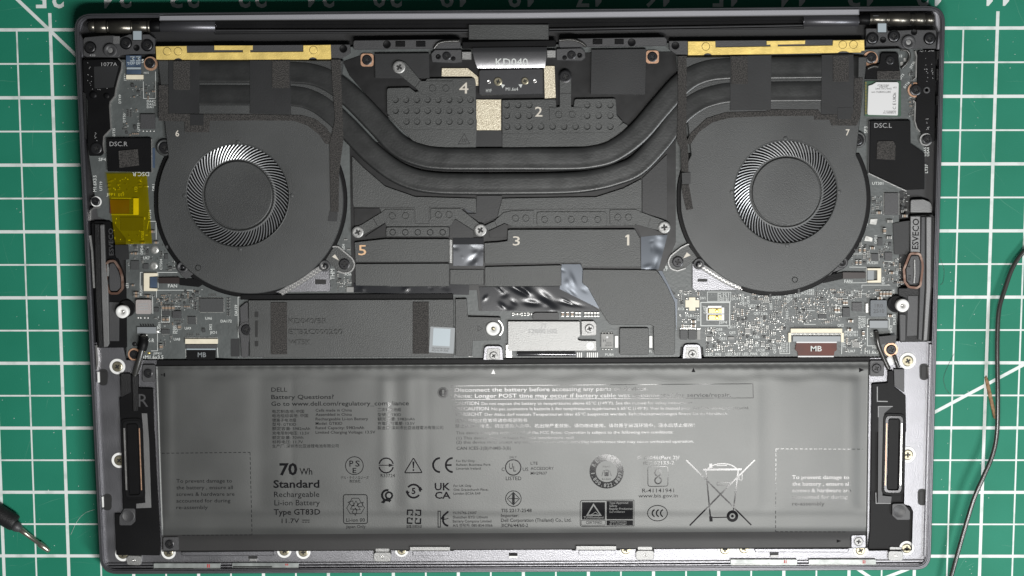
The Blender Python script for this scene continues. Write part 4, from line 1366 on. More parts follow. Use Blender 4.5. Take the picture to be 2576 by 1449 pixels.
# ---- left column
usb_pts = TP(0, 0, [(832, 605), (1120, 592), (1205, 612), (1215, 690), (1165, 880), (1155, 950), (1105, 1015), (1095, 1060), (1108, 1290), (1040, 1365), (1032, 1449)]) + TP(0, 1, [(1050, 90), (1010, 120), (900, 120), (880, 0)]) + TP(0, 0, [(882, 1100), (880, 1010), (842, 920)])
pm = plate('port_module', rnd(usb_pts, 2), 6.2, 8.0, 'black', laptop, 0.15); occ(usb_pts)
strip('module_edge', TP(0, 0, [(1190, 588), (1228, 625), (1222, 700), (1200, 760), (1166, 890), (1156, 965), (1108, 1025), (1102, 1070), (1116, 1295), (1044, 1372), (1038, 1449)]) + TP(0, 1, [(1045, 95)]), 3.2, 7.0, 8.0, 'steel', pm)
plate('module_tape', rnd(TP(0, 0, [(945, 670), (1195, 660), (1140, 880), (950, 890)]), 2), 8.01, 8.12, 'tape', pm, 0.03)
for x, y, r in ((935, 955, 10), (1070, 965, 8)):
    lathe('module_bump', T(0, 0, x, y), [(r, 8.0), (r - 1, 8.3), (r * 0.4, 8.4)], 'black', pm, 16)
plate('module_wall', TP(0, 0, [(830, 920), (860, 940), (870, 1400), (850, 1380), (840, 1060)]), 6.0, 8.6, 'blackgrain', laptop, 0.1)
screw(T(0, 1, 970, 45), 14, 8.0, pm)
mb = MB()
letters(mb, '1077A', *T(0, 0, 1020, 665), 9, 40, 0, 8.03)
for k in range(26):
    x, y = RND.choice(((900 + RND.uniform(-20, 20), RND.uniform(620, 900)), (RND.uniform(920, 1090), 890 + RND.uniform(-15, 15)), (960 + RND.uniform(-15, 15), RND.uniform(1290, 1440))))
    line(mb, TP(0, 0, [(x, y), (x + RND.uniform(4, 12), y + RND.uniform(-8, 8))]), 1.2, 8.03)
mb.build('moulded_marks', M['print_grey'], pm)
fx = plate('ribbon_cable', tb(0, 0, 1268, 558, 1420, 672), 7.1, 7.6, 'blueflex', laptop, 0.03); occ(tb(0, 0, 1240, 550, 1450, 830))
mb = MB()
letters(mb, 'MB', *T(0, 0, 1368, 568), 11, 21, 90, 7.63, 0.02); letters(mb, 'MB', *T(0, 0, 1310, 568), 11, 21, 90, 7.63, 0.02); letters(mb, 'P', *T(0, 0, 1278, 625), 6, 7, 90, 7.63, 0.02)
mb.build('lettering', M['labelsq'], fx)
plate('ribbon_stiffener', tb(0, 0, 1276, 678, 1415, 698), 7.1, 7.65, 'labelsq', fx, 0)
plate('ribbon_latch', tb(0, 0, 1272, 702, 1418, 748), 7.02, 7.7, 'blueflex', fx, 0.05)


def connector(i, j, x0, y0, x1, y1, n, m='ivory', pv=(0, 0), horizontal=True):
    c = plate('connector', rnd(tb(i, j, x0, y0, x1, y1), 1, 2), ZB + 0.01, ZB + 0.9, m, board, 0.08)
    occ(tb(i, j, x0, y0, x1, y1))
    mb = MB()
    for k in range(n):
        if horizontal:
            x = x0 + (k + 0.5) * (x1 - x0) / n
            mb.plate(tb(i, j, x - 2.2, pv[0], x + 2.2, pv[1]), ZB + 0.01, ZB + 0.35, 0)
        else:
            y = y0 + (k + 0.5) * (y1 - y0) / n
            mb.plate(tb(i, j, pv[0], y - 2.2, pv[1], y + 2.2), ZB + 0.01, ZB + 0.35, 0)
    mb.build('connector_pins', M['solder'], board)
    return c


connector(0, 0, 1268, 752, 1440, 798, 10, 'ivory', (800, 815))
r = ring('copper_pad', T(0, 0, 1516, 640), 17.5, 11.5, 7.02, 7.3, 'copper', laptop); screw(T(0, 0, 1510, 635), 12.5, 7.1, r)
occ(tb(0, 0, 1440, 560, 1600, 720))
chip(0, 0, 1412, 1148, 1560, 1298, 0.8, 'dgrey')
for x in (1438, 1474, 1510, 1546): lathe('solder_dot', T(0, 0, x, 1318), [(2.2, 7.02), (1.5, 7.12)], 'solder', board, 10)
skl(0, 0, [(1442, 820), (1445, 990), (1565, 992), (1565, 720)], 1.2)
for s, x, y, c_, w_, a_ in (('DT49', 1218, 1040, 6, 22, -90), ('DT50', 1262, 1230, 6, 22, -90), ('UT22', 1408, 1322, 6, 22, -90), ('DT35', 1158, 1370, 6, 20, -90), ('DA4', 1478, 1030, 5.5, 16, 0), ('DA3', 1478, 1060, 5.5, 16, 0), ('DA1', 1478, 1088, 5.5, 16, 0), ('DA2', 1568, 1065, 5.5, 15, -90), ('H15', 1448, 742, 5, 12, 0), ('5', 1425, 632, 9, 6, 0), ('JTE1', 1268, 815, 5, 18, -90)):
    sk(s, 0, 0, x, y, c_, w_, a_)
# card cover marked DSC.R
dr = plate('shield_cover', rnd([T(0, 0, 1068, 1392), T(0, 0, 1518, 1388), T(0, 1, 1522, 282), T(0, 1, 1085, 275)], 1), 7.0, 8.3, 'black', laptop, 0.1)
occ([T(0, 0, 1068, 1380), T(0, 1, 1540, 290)])
text('lettering', 'DSC.R', *T(0, 0, 1103, 1470), 11, 45, 'print_grey', dr, 8.34)
plate('foam_pad', TP(0, 1, [(1192, 68), (1385, 50), (1398, 215), (1200, 240)]), 8.31, 8.7, 'foam', dr, 0.05)
strip('cover_edge', [T(0, 0, 1525, 1395), T(0, 1, 1528, 290)], 2, 7.02, 7.9, 'steelmatte', dr)
plate('blue_strip', tb(0, 1, 1535, 40, 1560, 240), 7.02, 7.2, 'blueflex', board, 0)
for s, x, y, c_, w_, a_ in (('SF4', 992, 170, 7.5, 19, 0), ('M1.6X3.5', 970, 480, 8, 41, -90), ('UT19', 1028, 470, 6.5, 23, -90), ('DT54', 1520, 750, 6, 22, -90), ('DR1', 1556, 470, 6, 16, -90), ('DPD4', 1440, 1110, 6.5, 22, -90), ('UK7', 1442, 1160, 7, 16, 0), ('CT504', 1632, 1265, 6, 27, -90), ('FAN', 1690, 1443, 8, 23, 0), ('JFP1', 1072, 520, 6.5, 21, 0), ('DT7', 1190, 525, 6.5, 15, 0), ('LT2', 1380, 480, 6, 13, -90), ('UT305', 1448, 965, 6, 22, -90), ('LE1', 1292, 1449, 6, 12, -90)):
    sk(s, 0, 1, x, y, c_, w_, a_)
letters(silk, 'DSC.R', *T(0, 1, 1500, 283), 10, 42, 180, 8.34, 0.0)
skl(0, 1, [(1480, 860), (1495, 778), (1570, 778), (1572, 960)], 1.4)
# amber tape and what it covers
connector(0, 1, 1340, 545, 1392, 712, 12, 'ivory', (1325, 1338), False)
plate('ribbon_cable', tb(0, 1, 1105, 560, 1300, 700), 7.02, 7.5, 'brown', laptop, 0.03)
chip(0, 1, 1212, 738, 1442, 872, 0.6, 'chip', 'h')
occ(tb(0, 1, 1075, 320, 1530, 1010), 0)
for x, y in ((1130, 365), (1100, 410), (1100, 450), (1195, 405), (1195, 455), (1410, 360), (1410, 400), (1410, 430), (1468, 425), (1110, 375), (1330, 1000), (1440, 1000)):
    smd('ceramic_capacitor', *T(0, 1, x, y), 7)
for k in range(34):
    x, y = RND.uniform(1120, 1480), RND.choice((RND.uniform(335, 520), RND.uniform(730, 980)))
    skl(0, 1, [(x, y), (x + RND.uniform(6, 26), y)] if k % 2 else [(x, y), (x, y + RND.uniform(6, 26))], RND.uniform(1.2, 2.4))
for x, y in ((1260, 400), (1330, 970), (1300, 920), (1385, 920), (1340, 440), (1280, 460)):
    smd('resistor', *T(0, 1, x, y), 6, RND.random() < 0.5)
skl(0, 1, [(1120, 545), (1390, 548)], 1.2); skl(0, 1, [(1120, 712), (1390, 712)], 1.2)
wavy('amber_tape', [T(0, 1, 1072, 300), T(0, 1, 1478, 296), T(0, 1, 1532, 1003), T(0, 1, 1160, 1012)], 8.1, 'kapton', 0.34, 40, 60, 3, 16)
# board piece with white-ringed screw
r = ring('screw_seat', T(0, 1, 968, 580), 13.5, 10, 7.02, 7.2, 'white', board); screw(T(0, 1, 962, 575), 10.5, 7.05, r); occ(tb(0, 1, 880, 500, 1060, 640))
plate('corner_bracket', rnd(TP(0, 1, [(900, 640), (1080, 620), (1090, 760), (960, 760), (905, 775)]), 5), 5.6, 6.9, 'dgrey', laptop, 0.2)
strip('bracket_edge', TP(0, 1, [(905, 770), (908, 670), (945, 642), (1000, 640)]), 3.5, 6.0, 7.6, 'steel', laptop)
# fan plug, left
skl(0, 1, [(1410, 1449), (1412, 1292), (1785, 1292)], 1.4); skl(0, 1, [(1590, 1300), (1592, 1449)], 1.2)
fc = plate('fan_plug', rnd(TP(0, 1, [(1445, 1298), (1582, 1298), (1582, 1330), (1500, 1335), (1500, 1449), (1580, 1455), (1580, 1480), (1445, 1480)]), 1, 2), ZB + 0.01, ZB + 0.95, 'ivory', board, 0.1); occ(tb(0, 1, 1410, 1290, 1800, 1500))
plate('plug_body', tb(0, 1, 1510, 1338, 1578, 1445), ZB + 0.01, ZB + 0.6, 'blueflex', board, 0.05)
plate('ribbon_cable', [T(0, 1, 1592, 1345), T(0, 1, 1805, 1342), T(0, 1, 1805, 1405), T(0, 1, 1592, 1403)], 7.5, 8.0, 'darkbrown', laptop, 0.05)
plate('ribbon_cable', TP(0, 1, [(1806, 1355), (1960, 1358), (2060, 1400), (2000, 1440), (1806, 1420)]), 7.3, 7.7, 'black', laptop, 0.05)
for x, y in ((1555, 1065), (1545, 1225)):
    lathe('solder_nut', T(0, 1, x, y), [(11, 7.02), (9, 7.3), (5, 7.25)], 'solder', board, 8); occ(tb(0, 1, x - 45, y - 45, x + 45, y + 45))
plate('rubber_patch', rnd(TP(0, 1, [(1155, 1015), (1290, 1015), (1300, 1160), (1230, 1170), (1160, 1140)]), 2), 7.02, 7.4, 'tape', laptop, 0.05); occ(tb(0, 1, 1150, 1010, 1300, 1170))
chip(0, 1, 1315, 1175, 1400, 1265, 0.5); chip(0, 1, 1440, 1205, 1495, 1260, 0.5); chip(0, 1, 1655, 1105, 1690, 1160, 0.5)
for x, y, L in ((1575, 990, 12), (1440, 995, 11), (1370, 1100, 12), (1330, 1100, 9), (1340, 1420, 9), (1535, 880, 13)):
    smd('capacitor', *T(0, 1, x, y), L)

# ---- left lower board
ind = chip(0, 2, 1365, 118, 1522, 262, 1.6, 'inductor', name='inductor', r=4)
mb = MB()
for k, y in enumerate((165, 190, 215)):
    line(mb, TP(0, 2, [(1385, y), (1490, y - 6 + 4 * k)]), 3.0, ZB + 1.64)
mb.build('inductor_print', M['print_grey'], ind)
occ(tb(0, 2, 1350, 100, 1540, 320))
for x in (1385, 1412, 1452, 1485): lathe('solder_dot', T(0, 2, x, 300), [(3.0, 7.02), (2, 7.2)], 'solder', board, 10)
chip(0, 2, 2010, 105, 2248, 240, 0.8, 'chip', 'vh')
chip(0, 2, 1890, 288, 1970, 365, 0.6, 'chip', 'h')
chip(0, 2, 1735, 232, 1822, 305, 0.9, 'dgrey')
chip(0, 2, 1632, 228, 1708, 275, 0.6, 'chip')
chip(0, 2, 1625, 415, 1705, 460, 0.6, 'chip', 'v')
chip(0, 2, 1550, 195, 1598, 240, 0.5, 'chip')
for x in (1648, 1680, 1712, 1745): smd('capacitor', *T(0, 2, x, 198), 13, True)
for x in (1650, 1690): smd('capacitor', *T(0, 2, x, 315), 12, True)
smd('capacitor', *T(0, 2, 1808, 390), 14, True); smd('capacitor', *T(0, 2, 1625, 588), 14, True)
for y in (48, 78): smd('capacitor', *T(0, 2, 1375, y), 13)
smd('capacitor', *T(0, 2, 1495, 80), 13)
for y in (105, 135, 165, 190, 225, 250, 270): smd('resistor', *T(0, 2, 2300, y), 8)
for y in (148, 165, 192, 215): smd('resistor', *T(0, 2, 1968, y), 8)
for x in (2108, 2130, 2150, 2172): smd('resistor', *T(0, 2, x, 70), 6, True)
for x in (1890, 1915, 1940, 1985, 2005): smd('resistor', *T(0, 2, x, 470), 6, True)
smd('diode', *T(0, 2, 2052, 425), 11, True)
connector(0, 2, 1862, 512, 2190, 562, 26, 'ivory', (492, 511))
fxl = plate('ribbon_latch', tb(0, 2, 1872, 568, 2182, 608), 7.02, 7.6, 'dgrey', laptop, 0.06)
fl = plate('ribbon_cable', TP(0, 2, [(1872, 610), (2172, 610), (2166, 742), (1876, 742)]), 7.02, 7.5, 'black', laptop, 0.04)
plate('ribbon_stiffener', tb(0, 2, 1876, 610, 2170, 622), 7.52, 7.56, 'labelsq', fl, 0)
text('lettering', 'MB', *T(0, 2, 1990, 695), 11.5, 21, 'labelgrey', fl, 7.55, 0, 0.01)
occ(tb(0, 2, 1855, 480, 2200, 750))
skl(0, 2, [(1868, 612), (1872, 700)], 1.6); skl(0, 2, [(2186, 600), (2194, 700)], 1.6)
# speaker plug, left
sp = plate('speaker_plug', tb(0, 2, 1378, 392, 1568, 458), ZB + 0.01, ZB + 0.7, 'labelgrey', board, 0.06); occ(tb(0, 2, 1375, 350, 1590, 640))
lathe('solder_dot', T(0, 2, 1577, 438), [(6, 7.02), (4, 7.3)], 'solder', board, 10); lathe('solder_dot', T(0, 2, 1472, 474), [(3.2, 7.02), (2, 7.3)], 'solder', board, 10)
skl(0, 2, [(1585, 380), (1585, 632), (1520, 633)], 1.4)
mb = MB()
for k in range(6): mb.plate(TP(0, 2, [(1412 + k * 25, 365), (1420 + k * 25, 365), (1428 + k * 25, 388), (1416 + k * 25, 388)]), 7.02, 7.5, 0)
mb.build('connector_pins', M['screw'], board)
cable('speaker_cable', [(*T(0, 2, 1440, 470), 7.9), (*T(0, 2, 1445, 540), 9.0), (*T(0, 2, 1425, 640), 9.0), (*T(0, 2, 1385, 780), 8.6), (*T(0, 2, 1355, 880), 8.0)], 1.15, 'cable', laptop)
cable('speaker_cable_sleeve', [(*T(0, 2, 1445, 500), 8.5), (*T(0, 2, 1442, 560), 9.1), (*T(0, 2, 1425, 620), 9.0)], 1.9, 'black', laptop)
r = ring('copper_pad', T(0, 2, 1352, 670), 16.5, 11, 7.02, 7.3, 'copper', laptop); screw(T(0, 2, 1350, 668), 11.5, 7.1, r); occ(tb(0, 2, 1280, 600, 1420, 740))
lathe('rubber_dot', T(0, 2, 1350, 565), [(6, 7.02), (5, 7.25), (2, 7.3)], 'screw', board, 12)
for s, x, y, c_, w_, a_ in (('UA6', 2065, 318, 6.5, 17, 0), ('DA172', 2220, 346, 6.5, 28, 0), ('DA159', 2388, 278, 6.5, 27, -90), ('UA9', 1858, 418, 6.5, 16, 0), ('UA8', 1748, 528, 6.5, 16, 0), ('JIO1', 2112, 460, 6.5, 17, 0), ('DK5', 2132, 420, 6.5, 14, -90), ('PU501', 1615, 452, 6, 26, -90), ('PR502', 1762, 458, 5.5, 20, -90), ('PL501', 1785, 458, 5.5, 20, -90), ('X-R', 1480, 545, 9, 18, 0), ('JSPK1', 1542, 668, 5, 20, 0), ('M1.6x3.5', 1460, 714, 9, 46, 0), ('M1', 1325, 808, 9, 15, 0), ('PU501', 1432, 75, 6, 24, -90)):
    sk(s, 0, 2, x, y, c_, w_, a_)
area(silk, TP(0, 2, [(1432, 695), (1450, 682), (1450, 710)]), ZS)
lathe('gold_dot', T(0, 2, 1495, 655), [(3, 7.02), (2.5, 7.06)], 'goldpad', board, 12)
for pts in (((1575, 100), (1575, 22), (1940, 22), (1942, 45)), ((1575, 100), (1608, 118), (1608, 150), (1626, 152), (1626, 345), (1705, 345), (1705, 285)), ((1940, 60), (1940, 185)), ((2455, 90), (2395, 92), (2398, 500)), ((1535, 70), (1538, 260)), ((1760, 185), (1825, 185))):
    skl(0, 2, list(pts), 1.3)

# ---- SSD bay
sc = plate('ssd_cover', rnd([T(0, 2, 2500, 122), T(1, 2, 60, 122), T(1, 2, 1988, 115), T(1, 2, 1994, 690), T(1, 2, 85, 702), T(1, 2, 60, 690), T(0, 2, 2510, 700), T(0, 2, 2512, 540), T(0, 2, 2500, 300)], 3), 7.05, 8.5, 'plate', laptop, 0.15)
occ([(595, 745), (1150, 905)])
plate('ssd_cover_wing', rnd([T(1, 2, 2006, 112), T(1, 2, 2120, 108), T(1, 2, 2132, 288), T(1, 2, 2462, 296), T(1, 2, 2462, 524), T(1, 2, 2182, 530), T(1, 2, 2172, 688), T(1, 2, 2010, 688)], 2), 7.05, 8.4, 'plate', laptop, 0.12)
occ([(1144, 745), (1262, 905)])
plate('ssd_cover_lip', [(605, 741), (1140, 738), (1140, 752), (605, 754)], 7.05, 7.9, 'black', laptop, 0.2)
foam(sc, tb(1, 2, 150, 145, 312, 668), 8.5, 8.85); foam(sc, tb(1, 2, 1578, 140, 1738, 662), 8.5, 8.85)
mb = MB()
for s, y, w_ in (('KD040/BR', 358, 96), ('ETB2C000200', 466, 135), ('V4T5K', 572, 54)):
    letters(mb, s, *T(1, 2, 334, y), 12.5, w_, 0, 8.505)
emb = mb.build('embossed_lettering', M['plate'], sc)
md = emb.modifiers.new('depth', 'SOLIDIFY'); md.thickness = 0.0004; md.offset = 1.0
st = plate('sticker', rrect(*T(1, 2, 1872, 524), 62, 65, 1, 3.2), 8.5, 8.56, 'labelgrey', sc, 0)
plate('sticker_patch', rrect(*T(1, 2, 1867, 495), 43, 44, 0.8, 3.2), 8.57, 8.6, 'labelsq', sc, 0)
mb = MB()
letters(mb, 'CN-0V4T5K-DE100', *T(1, 2, 1768, 612), 4, 44, 3, 8.6); letters(mb, '4CJ-0LYP-A00', *T(1, 2, 1766, 634), 4, 42, 3, 8.6)
mb.build('lettering', M['dgrey'], st)
bk = plate('ssd_bracket', rnd(TP(0, 2, [(2412, 195), (2495, 125), (2498, 300), (2540, 340), (2555, 420), (2540, 500), (2502, 540), (2500, 700), (2430, 700), (2420, 510), (2400, 420), (2418, 340)]), 5), 7.05, 8.1, 'dgrey', laptop, 0.15)
ring('screw_seat', T(0, 2, 2480, 420), 20, 14.5, 8.1, 8.3, 'dgrey', bk); screw(T(0, 2, 2480, 418), 13.5, 8.1, bk)
for y in (265, 410, 560):
    plate('bracket_hole', rrect(644 + 1, 724.5 + y / 4, 9 if y != 410 else 7, 14 if y != 410 else 42, 2), 8.51, 8.54, 'recess', sc, 0)
plate('tape_tab', rnd(tb(0, 2, 2322, 512, 2410, 690), 2), 7.02, 7.15, 'tape', board, 0); occ(tb(0, 2, 2320, 510, 2412, 692))
mb = MB(); line(mb, TP(1, 2, [(2232, 380), (2232, 432), (2278, 408)]), 1.2, 8.43, True); mb.build('arrow_print', M['recess'], sc)
so = lathe('standoff', T(1, 2, 2385, 408), [(17.5, 8.4), (17.5, 9.0), (16, 9.1), (6, 9.1), (5, 8.6)], 'white', laptop, 28)
lathe('standoff_core', T(1, 2, 2387, 408), [(5, 8.9), (4, 9.05)], 'brass', so, 12)
strip('standoff_guard', circ(*T(1, 2, 2388, 408), 24, 14, -58, 48), 4, 8.1, 8.7, 'solder', laptop)
plate('connector', tb(1, 2, 2135, 532, 2172, 690), 7.05, 7.9, 'steel', board, 0.05)
plate('foil_edge', tb(1, 2, 2516, 572, 2575, 700), 7.05, 8.2, 'steel', board, 0.1)
for c, w_ in ((T(1, 2, 2388, 660), 52), (T(2, 2, 1812, 645), 50)):
    u, v = c
    lg = plate('battery_lug', rnd([(u - w_ / 2, v + 17), (u - w_ * 0.44, v - 20), (u + w_ * 0.44, v - 20), (u + w_ / 2, v + 17)], [2, 12, 12, 2]), 7.05, 8.3, 'deck', laptop, 0.25)
    plate('lug_seat', rnd([(u - w_ * 0.34, v + 15), (u - w_ * 0.30, v - 13), (u + w_ * 0.30, v - 13), (u + w_ * 0.34, v + 15)], 4), 8.31, 8.42, 'steelmatte', lg, 0.08)
    screw((u + 1, v + 5), 10.5, 8.43, lg, 'steelmatte'); occ([(u - 30, v - 30), (u + 30, v + 25)])

# ---- radio card shield right of the bay
rs = plate('radio_shield', rnd([T(1, 2, 2535, 335), T(2, 2, 682, 336), T(2, 2, 688, 488), T(2, 2, 662, 500), T(2, 2, 665, 522), T(2, 2, 700, 530), T(2, 2, 848, 532), T(2, 2, 852, 632), T(2, 2, 0, 636), T(1, 2, 2535, 640)], 3), 7.05, 8.4, 'steelmatte', laptop, 0.12)
rs2 = plate('radio_shield_ear', rnd(TP(2, 2, [(698, 332), (825, 332), (850, 365), (850, 478), (700, 482)]), [1, 6, 6, 6, 2]), 7.05, 8.4, 'steelmatte', laptop, 0.12)
screw(T(2, 2, 780, 408), 11.5, 8.42, rs2, 'steelmatte'); lathe('pin_hole', T(2, 2, 784, 580), [(10.5, 8.41), (9.5, 8.5), (5, 8.5), (4, 8.42)], 'white', rs, 18)
mb = MB(); letters(mb, 'JY', *T(2, 2, 288, 398), 11, 17, 0, 8.43); letters(mb, '12000100', *T(2, 2, 170, 455), 10.5, 70, 0, 8.43)
mb.build('stamped_lettering', M['print_grey'], rs)
occ([(1275, 785), (1510, 905)])
plate('tape_tab', rnd(TP(2, 2, [(210, 262), (235, 248), (460, 248), (472, 265), (472, 320), (210, 320)]), 2), 7.05, 8.0, 'tape', laptop, 0.05)
barrel('battery_plug', T(2, 2, 52, 668), T(2, 2, 640, 668), 5.5, 'chrome', laptop, 14, 7.7)
mb = MB()
for k in range(11):
    if k in (3, 4): continue
    mb.plate(tb(2, 2, 652 + k * 20, 648, 664 + k * 20, 698), 7.05, 7.6, 0.03)
mb.build('plug_pins', M['white'], laptop)
for x, L in ((510, 13), (558, 13), (605, 13)): smd('capacitor', *T(2, 2, x, 262), L, True)
for x in (648, 680, 738, 770, 802, 834, 864): smd('ceramic_capacitor', *T(2, 2, x, 265), 12, True)
for x in (10, 40, 70, 100, 130, 160, 185): smd('ceramic_capacitor', *T(2, 2, x, 262), 8, RND.random() < 0.5)
chip(2, 2, 897, 462, 1020, 604, 0.8, 'capgrey')
mb = MB(); letters(mb, 'H', *T(2, 2, 918, 545), 7, 7, 0, ZB + 0.84); letters(mb, '6014', *T(2, 2, 950, 560), 4, 12, 0, ZB + 0.84); letters(mb, '0E438', *T(2, 2, 935, 585), 4, 17, 0, ZB + 0.84)
mb.build('lettering', M['chip'], board)
lathe('solder_dot', T(2, 2, 958, 495), [(3, ZB + 0.82), (2.5, ZB + 0.85)], 'label', board, 12)
for y in (452, 618):
    for x in (912, 942, 972, 1002): lathe('solder_dot', T(2, 2, x, y), [(3.2, 7.02), (2, 7.25)], 'solder', board, 8)
plate('inductor', rnd(tb(2, 2, 1083, 402, 1376, 672), 4), 7.05, 8.1, 'plate', laptop, 0.15)
for x in (1035, 1380): plate('inductor_end', rnd(tb(2, 2, x, 480, x + 34, 602), 2), 7.02, 7.6, 'white', board, 0.08)
occ([(1508, 815), (1700, 905)])
sk('PUB4', 2, 2, 938, 682, 6, 21); sk('PL1', 2, 2, 1380, 648, 5.5, 11)

# ---- board area right of the centre
sw = plate('switch_pad', TP(2, 2, [(1780, 95), (1845, 95), (1845, 122), (1885, 122), (1885, 195), (1845, 195), (1845, 228), (1782, 228), (1782, 195), (1745, 195), (1745, 122), (1780, 122)]), 7.02, 7.25, 'ivory', board, 0.03); occ(tb(2, 2, 1740, 85, 1890, 235))
for x, y in ((1758, 105), (1868, 105), (1758, 215), (1866, 215)): lathe('solder_dot', T(2, 2, x, y), [(4.2, 7.02), (2.6, 7.3)], 'solder', board, 10)
skl(2, 2, [(1900, 145), (2192, 145), (2190, 380), (1900, 380)], 2.2, True); occ(tb(2, 2, 1895, 140, 2198, 385))
skl(2, 2, [(1966, 40), (2202, 42), (2200, 136), (1966, 135)], 1.2, True); occ(tb(2, 2, 1960, 35, 2205, 140))
plate('test_pad', tb(2, 2, 1970, 178, 2108, 195), 7.02, 7.5, 'white', board, 0.03)
for y in (200, 268):
    plate('jumper_frame', tb(2, 2, 1957, y - 4, 2135, y + 58), 7.02, 7.12, 'white', board, 0)
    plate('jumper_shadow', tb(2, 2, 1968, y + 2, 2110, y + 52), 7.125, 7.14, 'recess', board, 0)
    plate('gold_contact', tb(2, 2, 1982, y + 10, 2112, y + 50), 7.15, 7.3, 'goldpad', board, 0.03)
    lathe('contact_dimple', T(2, 2, 2062, y + 30), [(5, 7.31), (4, 7.42), (2, 7.42)], 'goldpad', board, 10)
for x0, x1 in ((1692, 1766), (1776, 1850)):
    chip(2, 2, x0, 422, x1, 520, 1.3, 'chip', name='power_inductor', r=2)
chip(2, 2, 1862, 420, 1896, 520, 0.8, 'capgrey')
for x0 in (1692, 1776, 1862): plate('solder_end', tb(2, 2, x0, 404, x0 + (74 if x0 < 1850 else 34), 418), 7.02, 7.5, 'solder', board, 0.03)
for y in (335, 378): smd('capacitor', *T(2, 2, 1823, y), 13)
chip(2, 2, 2345, 415, 2400, 455, 0.5, 'capgrey', 'v'); chip(2, 2, 2172, 492, 2238, 518, 0.5, 'capgrey'); chip(2, 2, 2505, 548, 2545, 580, 0.5, 'capgrey', 'v'); chip(2, 2, 1965, 492, 2010, 535, 0.5, 'capgrey', 'h')
for s, x, y, c_, w_, a_ in (('SW1', 1890, 115, 6.5, 14, 0), ('DC4', 2212, 122, 6.5, 15, 0), ('QE20', 2332, 138, 6, 20, -90), ('QE18', 2388, 160, 6, 20, -90), ('DE1', 2295, 168, 6.5, 15, 0), ('QE33', 2375, 192, 6.5, 22, 0), ('QE7', 2432, 268, 6.5, 16, 0), ('DE6', 2508, 272, 6.5, 16, 0), ('QE23', 2522, 388, 6, 20, -90), ('JSP4', 2080, 358, 6.5, 21, 0), ('JSP3', 1928, 180, 6.5, 19, 90), ('PLB1', 1748, 292, 6.5, 20, 0), ('DC5', 1885, 330, 6, 14, -90), ('QE8', 2052, 430, 6.5, 16, 0), ('UC4', 2078, 470, 6.5, 15, 0), ('QE5', 2185, 462, 6.5, 16, 0), ('QE31', 2080, 522, 6.5, 20, 0), ('QE19', 2168, 405, 6.5, 20, 0), ('UE6', 2428, 505, 6.5, 16, 0), ('UE7', 2430, 592, 6.5, 15, 0), ('UC58', 2458, 638, 6.5, 21, 0), ('LED_PRI', 1950, 682, 7, 38, 0), ('LED_RST', 2150, 680, 7, 38, 0), ('LED_PWR', 2320, 678, 7, 38, 0), ('QE37', 2500, 678, 7, 21, 0), ('E13', 1672, 222, 6, 14, 0), ('PL551', 2070, 70, 5, 28, 0), ('PL151', 2070, 92, 5, 28, 0), ('POS161', 2070, 115, 5, 28, 0), ('POS181', 2070, 134, 5, 28, 0)):
    sk(s, 2, 2, x, y, c_, w_, a_)
# right strip (fourth column)
connector(3, 2, 228, 408, 748, 452, 40, 'ivory', (456, 474))
mb = MB()
for k in range(44): mb.plate(tb(3, 2, 265 + k * 10, 382, 269 + k * 10, 402), 7.02, 7.12, 0)
mb.build('connector_pins', M['screw'], board)
for x in (205, 735): plate('connector_end', rnd(tb(3, 2, x, 450, x + 28, 545), 1), 7.02, 7.8, 'ivory', board, 0.06)
plate('ribbon_latch', tb(3, 2, 250, 484, 732, 540), 7.02, 7.8, 'labelgrey', laptop, 0.08)
fm = plate('ribbon_cable', rnd(TP(3, 2, [(286, 545), (692, 545), (692, 625), (668, 640), (664, 680), (302, 680), (296, 640), (272, 622)]), 1, 2), 7.05, 7.6, 'brown', laptop, 0.05)
plate('ribbon_stiffener', tb(3, 2, 286, 540, 692, 553), 7.62, 7.66, 'label', fm, 0)
plate('ribbon_end', tb(3, 2, 302, 682, 662, 700), 7.05, 7.5, 'label', fm, 0.03)
text('lettering', 'MB', *T(3, 2, 430, 636), 13, 28, 'silk', fm, 7.64, 0, 0.015)
occ(tb(3, 2, 200, 370, 760, 710))
skl(3, 2, [(215, 545), (218, 660), (120, 660), (120, 590)], 1.3); skl(3, 2, [(745, 540), (740, 665)], 1.5)
ind2 = chip(3, 2, 1030, 122, 1196, 288, 1.5, 'chipgrey', name='inductor', r=3)
mb = MB(); letters(mb, '1R0', *T(3, 2, 1075, 198), 9.5, 20, 0, ZB + 1.53); letters(mb, '2510', *T(3, 2, 1062, 250), 9.5, 27, 0, ZB + 1.53); mb.build('lettering', M['chip'], ind2)
plate('inductor_end', rnd(tb(3, 2, 982, 155, 1010, 250), 2), 7.02, 7.7, 'solder', board, 0.08); occ(tb(3, 2, 975, 110, 1215, 300))
chip(3, 2, 847, 145, 945, 235, 0.5, 'dgrey'); chip(3, 2, 752, 200, 824, 290, 0.9, 'chip'); chip(3, 2, 508, 262, 588, 308, 0.5, 'chip', 'v'); chip(3, 2, 862, 540, 915, 600, 0.5, 'capgrey', 'h')
for x in (1132, 1165, 1196, 1228): smd('capacitor', *T(3, 2, x, 56), 13, True)
for x in (762, 788): smd('capacitor', *T(3, 2, x, 145), 12, True)
for x in (678, 708): smd('capacitor', *T(3, 2, x, 218), 13, True)
for x, y in ((828, 330), (955, 455), (820, 418), (1120, 98), (1225, 278)): smd('capacitor', *T(3, 2, x, y), 13, x == 955)
sp = plate('speaker_plug', tb(3, 2, 1022, 328, 1206, 402), ZB + 0.01, ZB + 0.7, 'labelgrey', board, 0.06); plate('plug_slot', tb(3, 2, 1022, 315, 1206, 327), ZB + 0.01, ZB + 0.4, 'recess', board, 0)
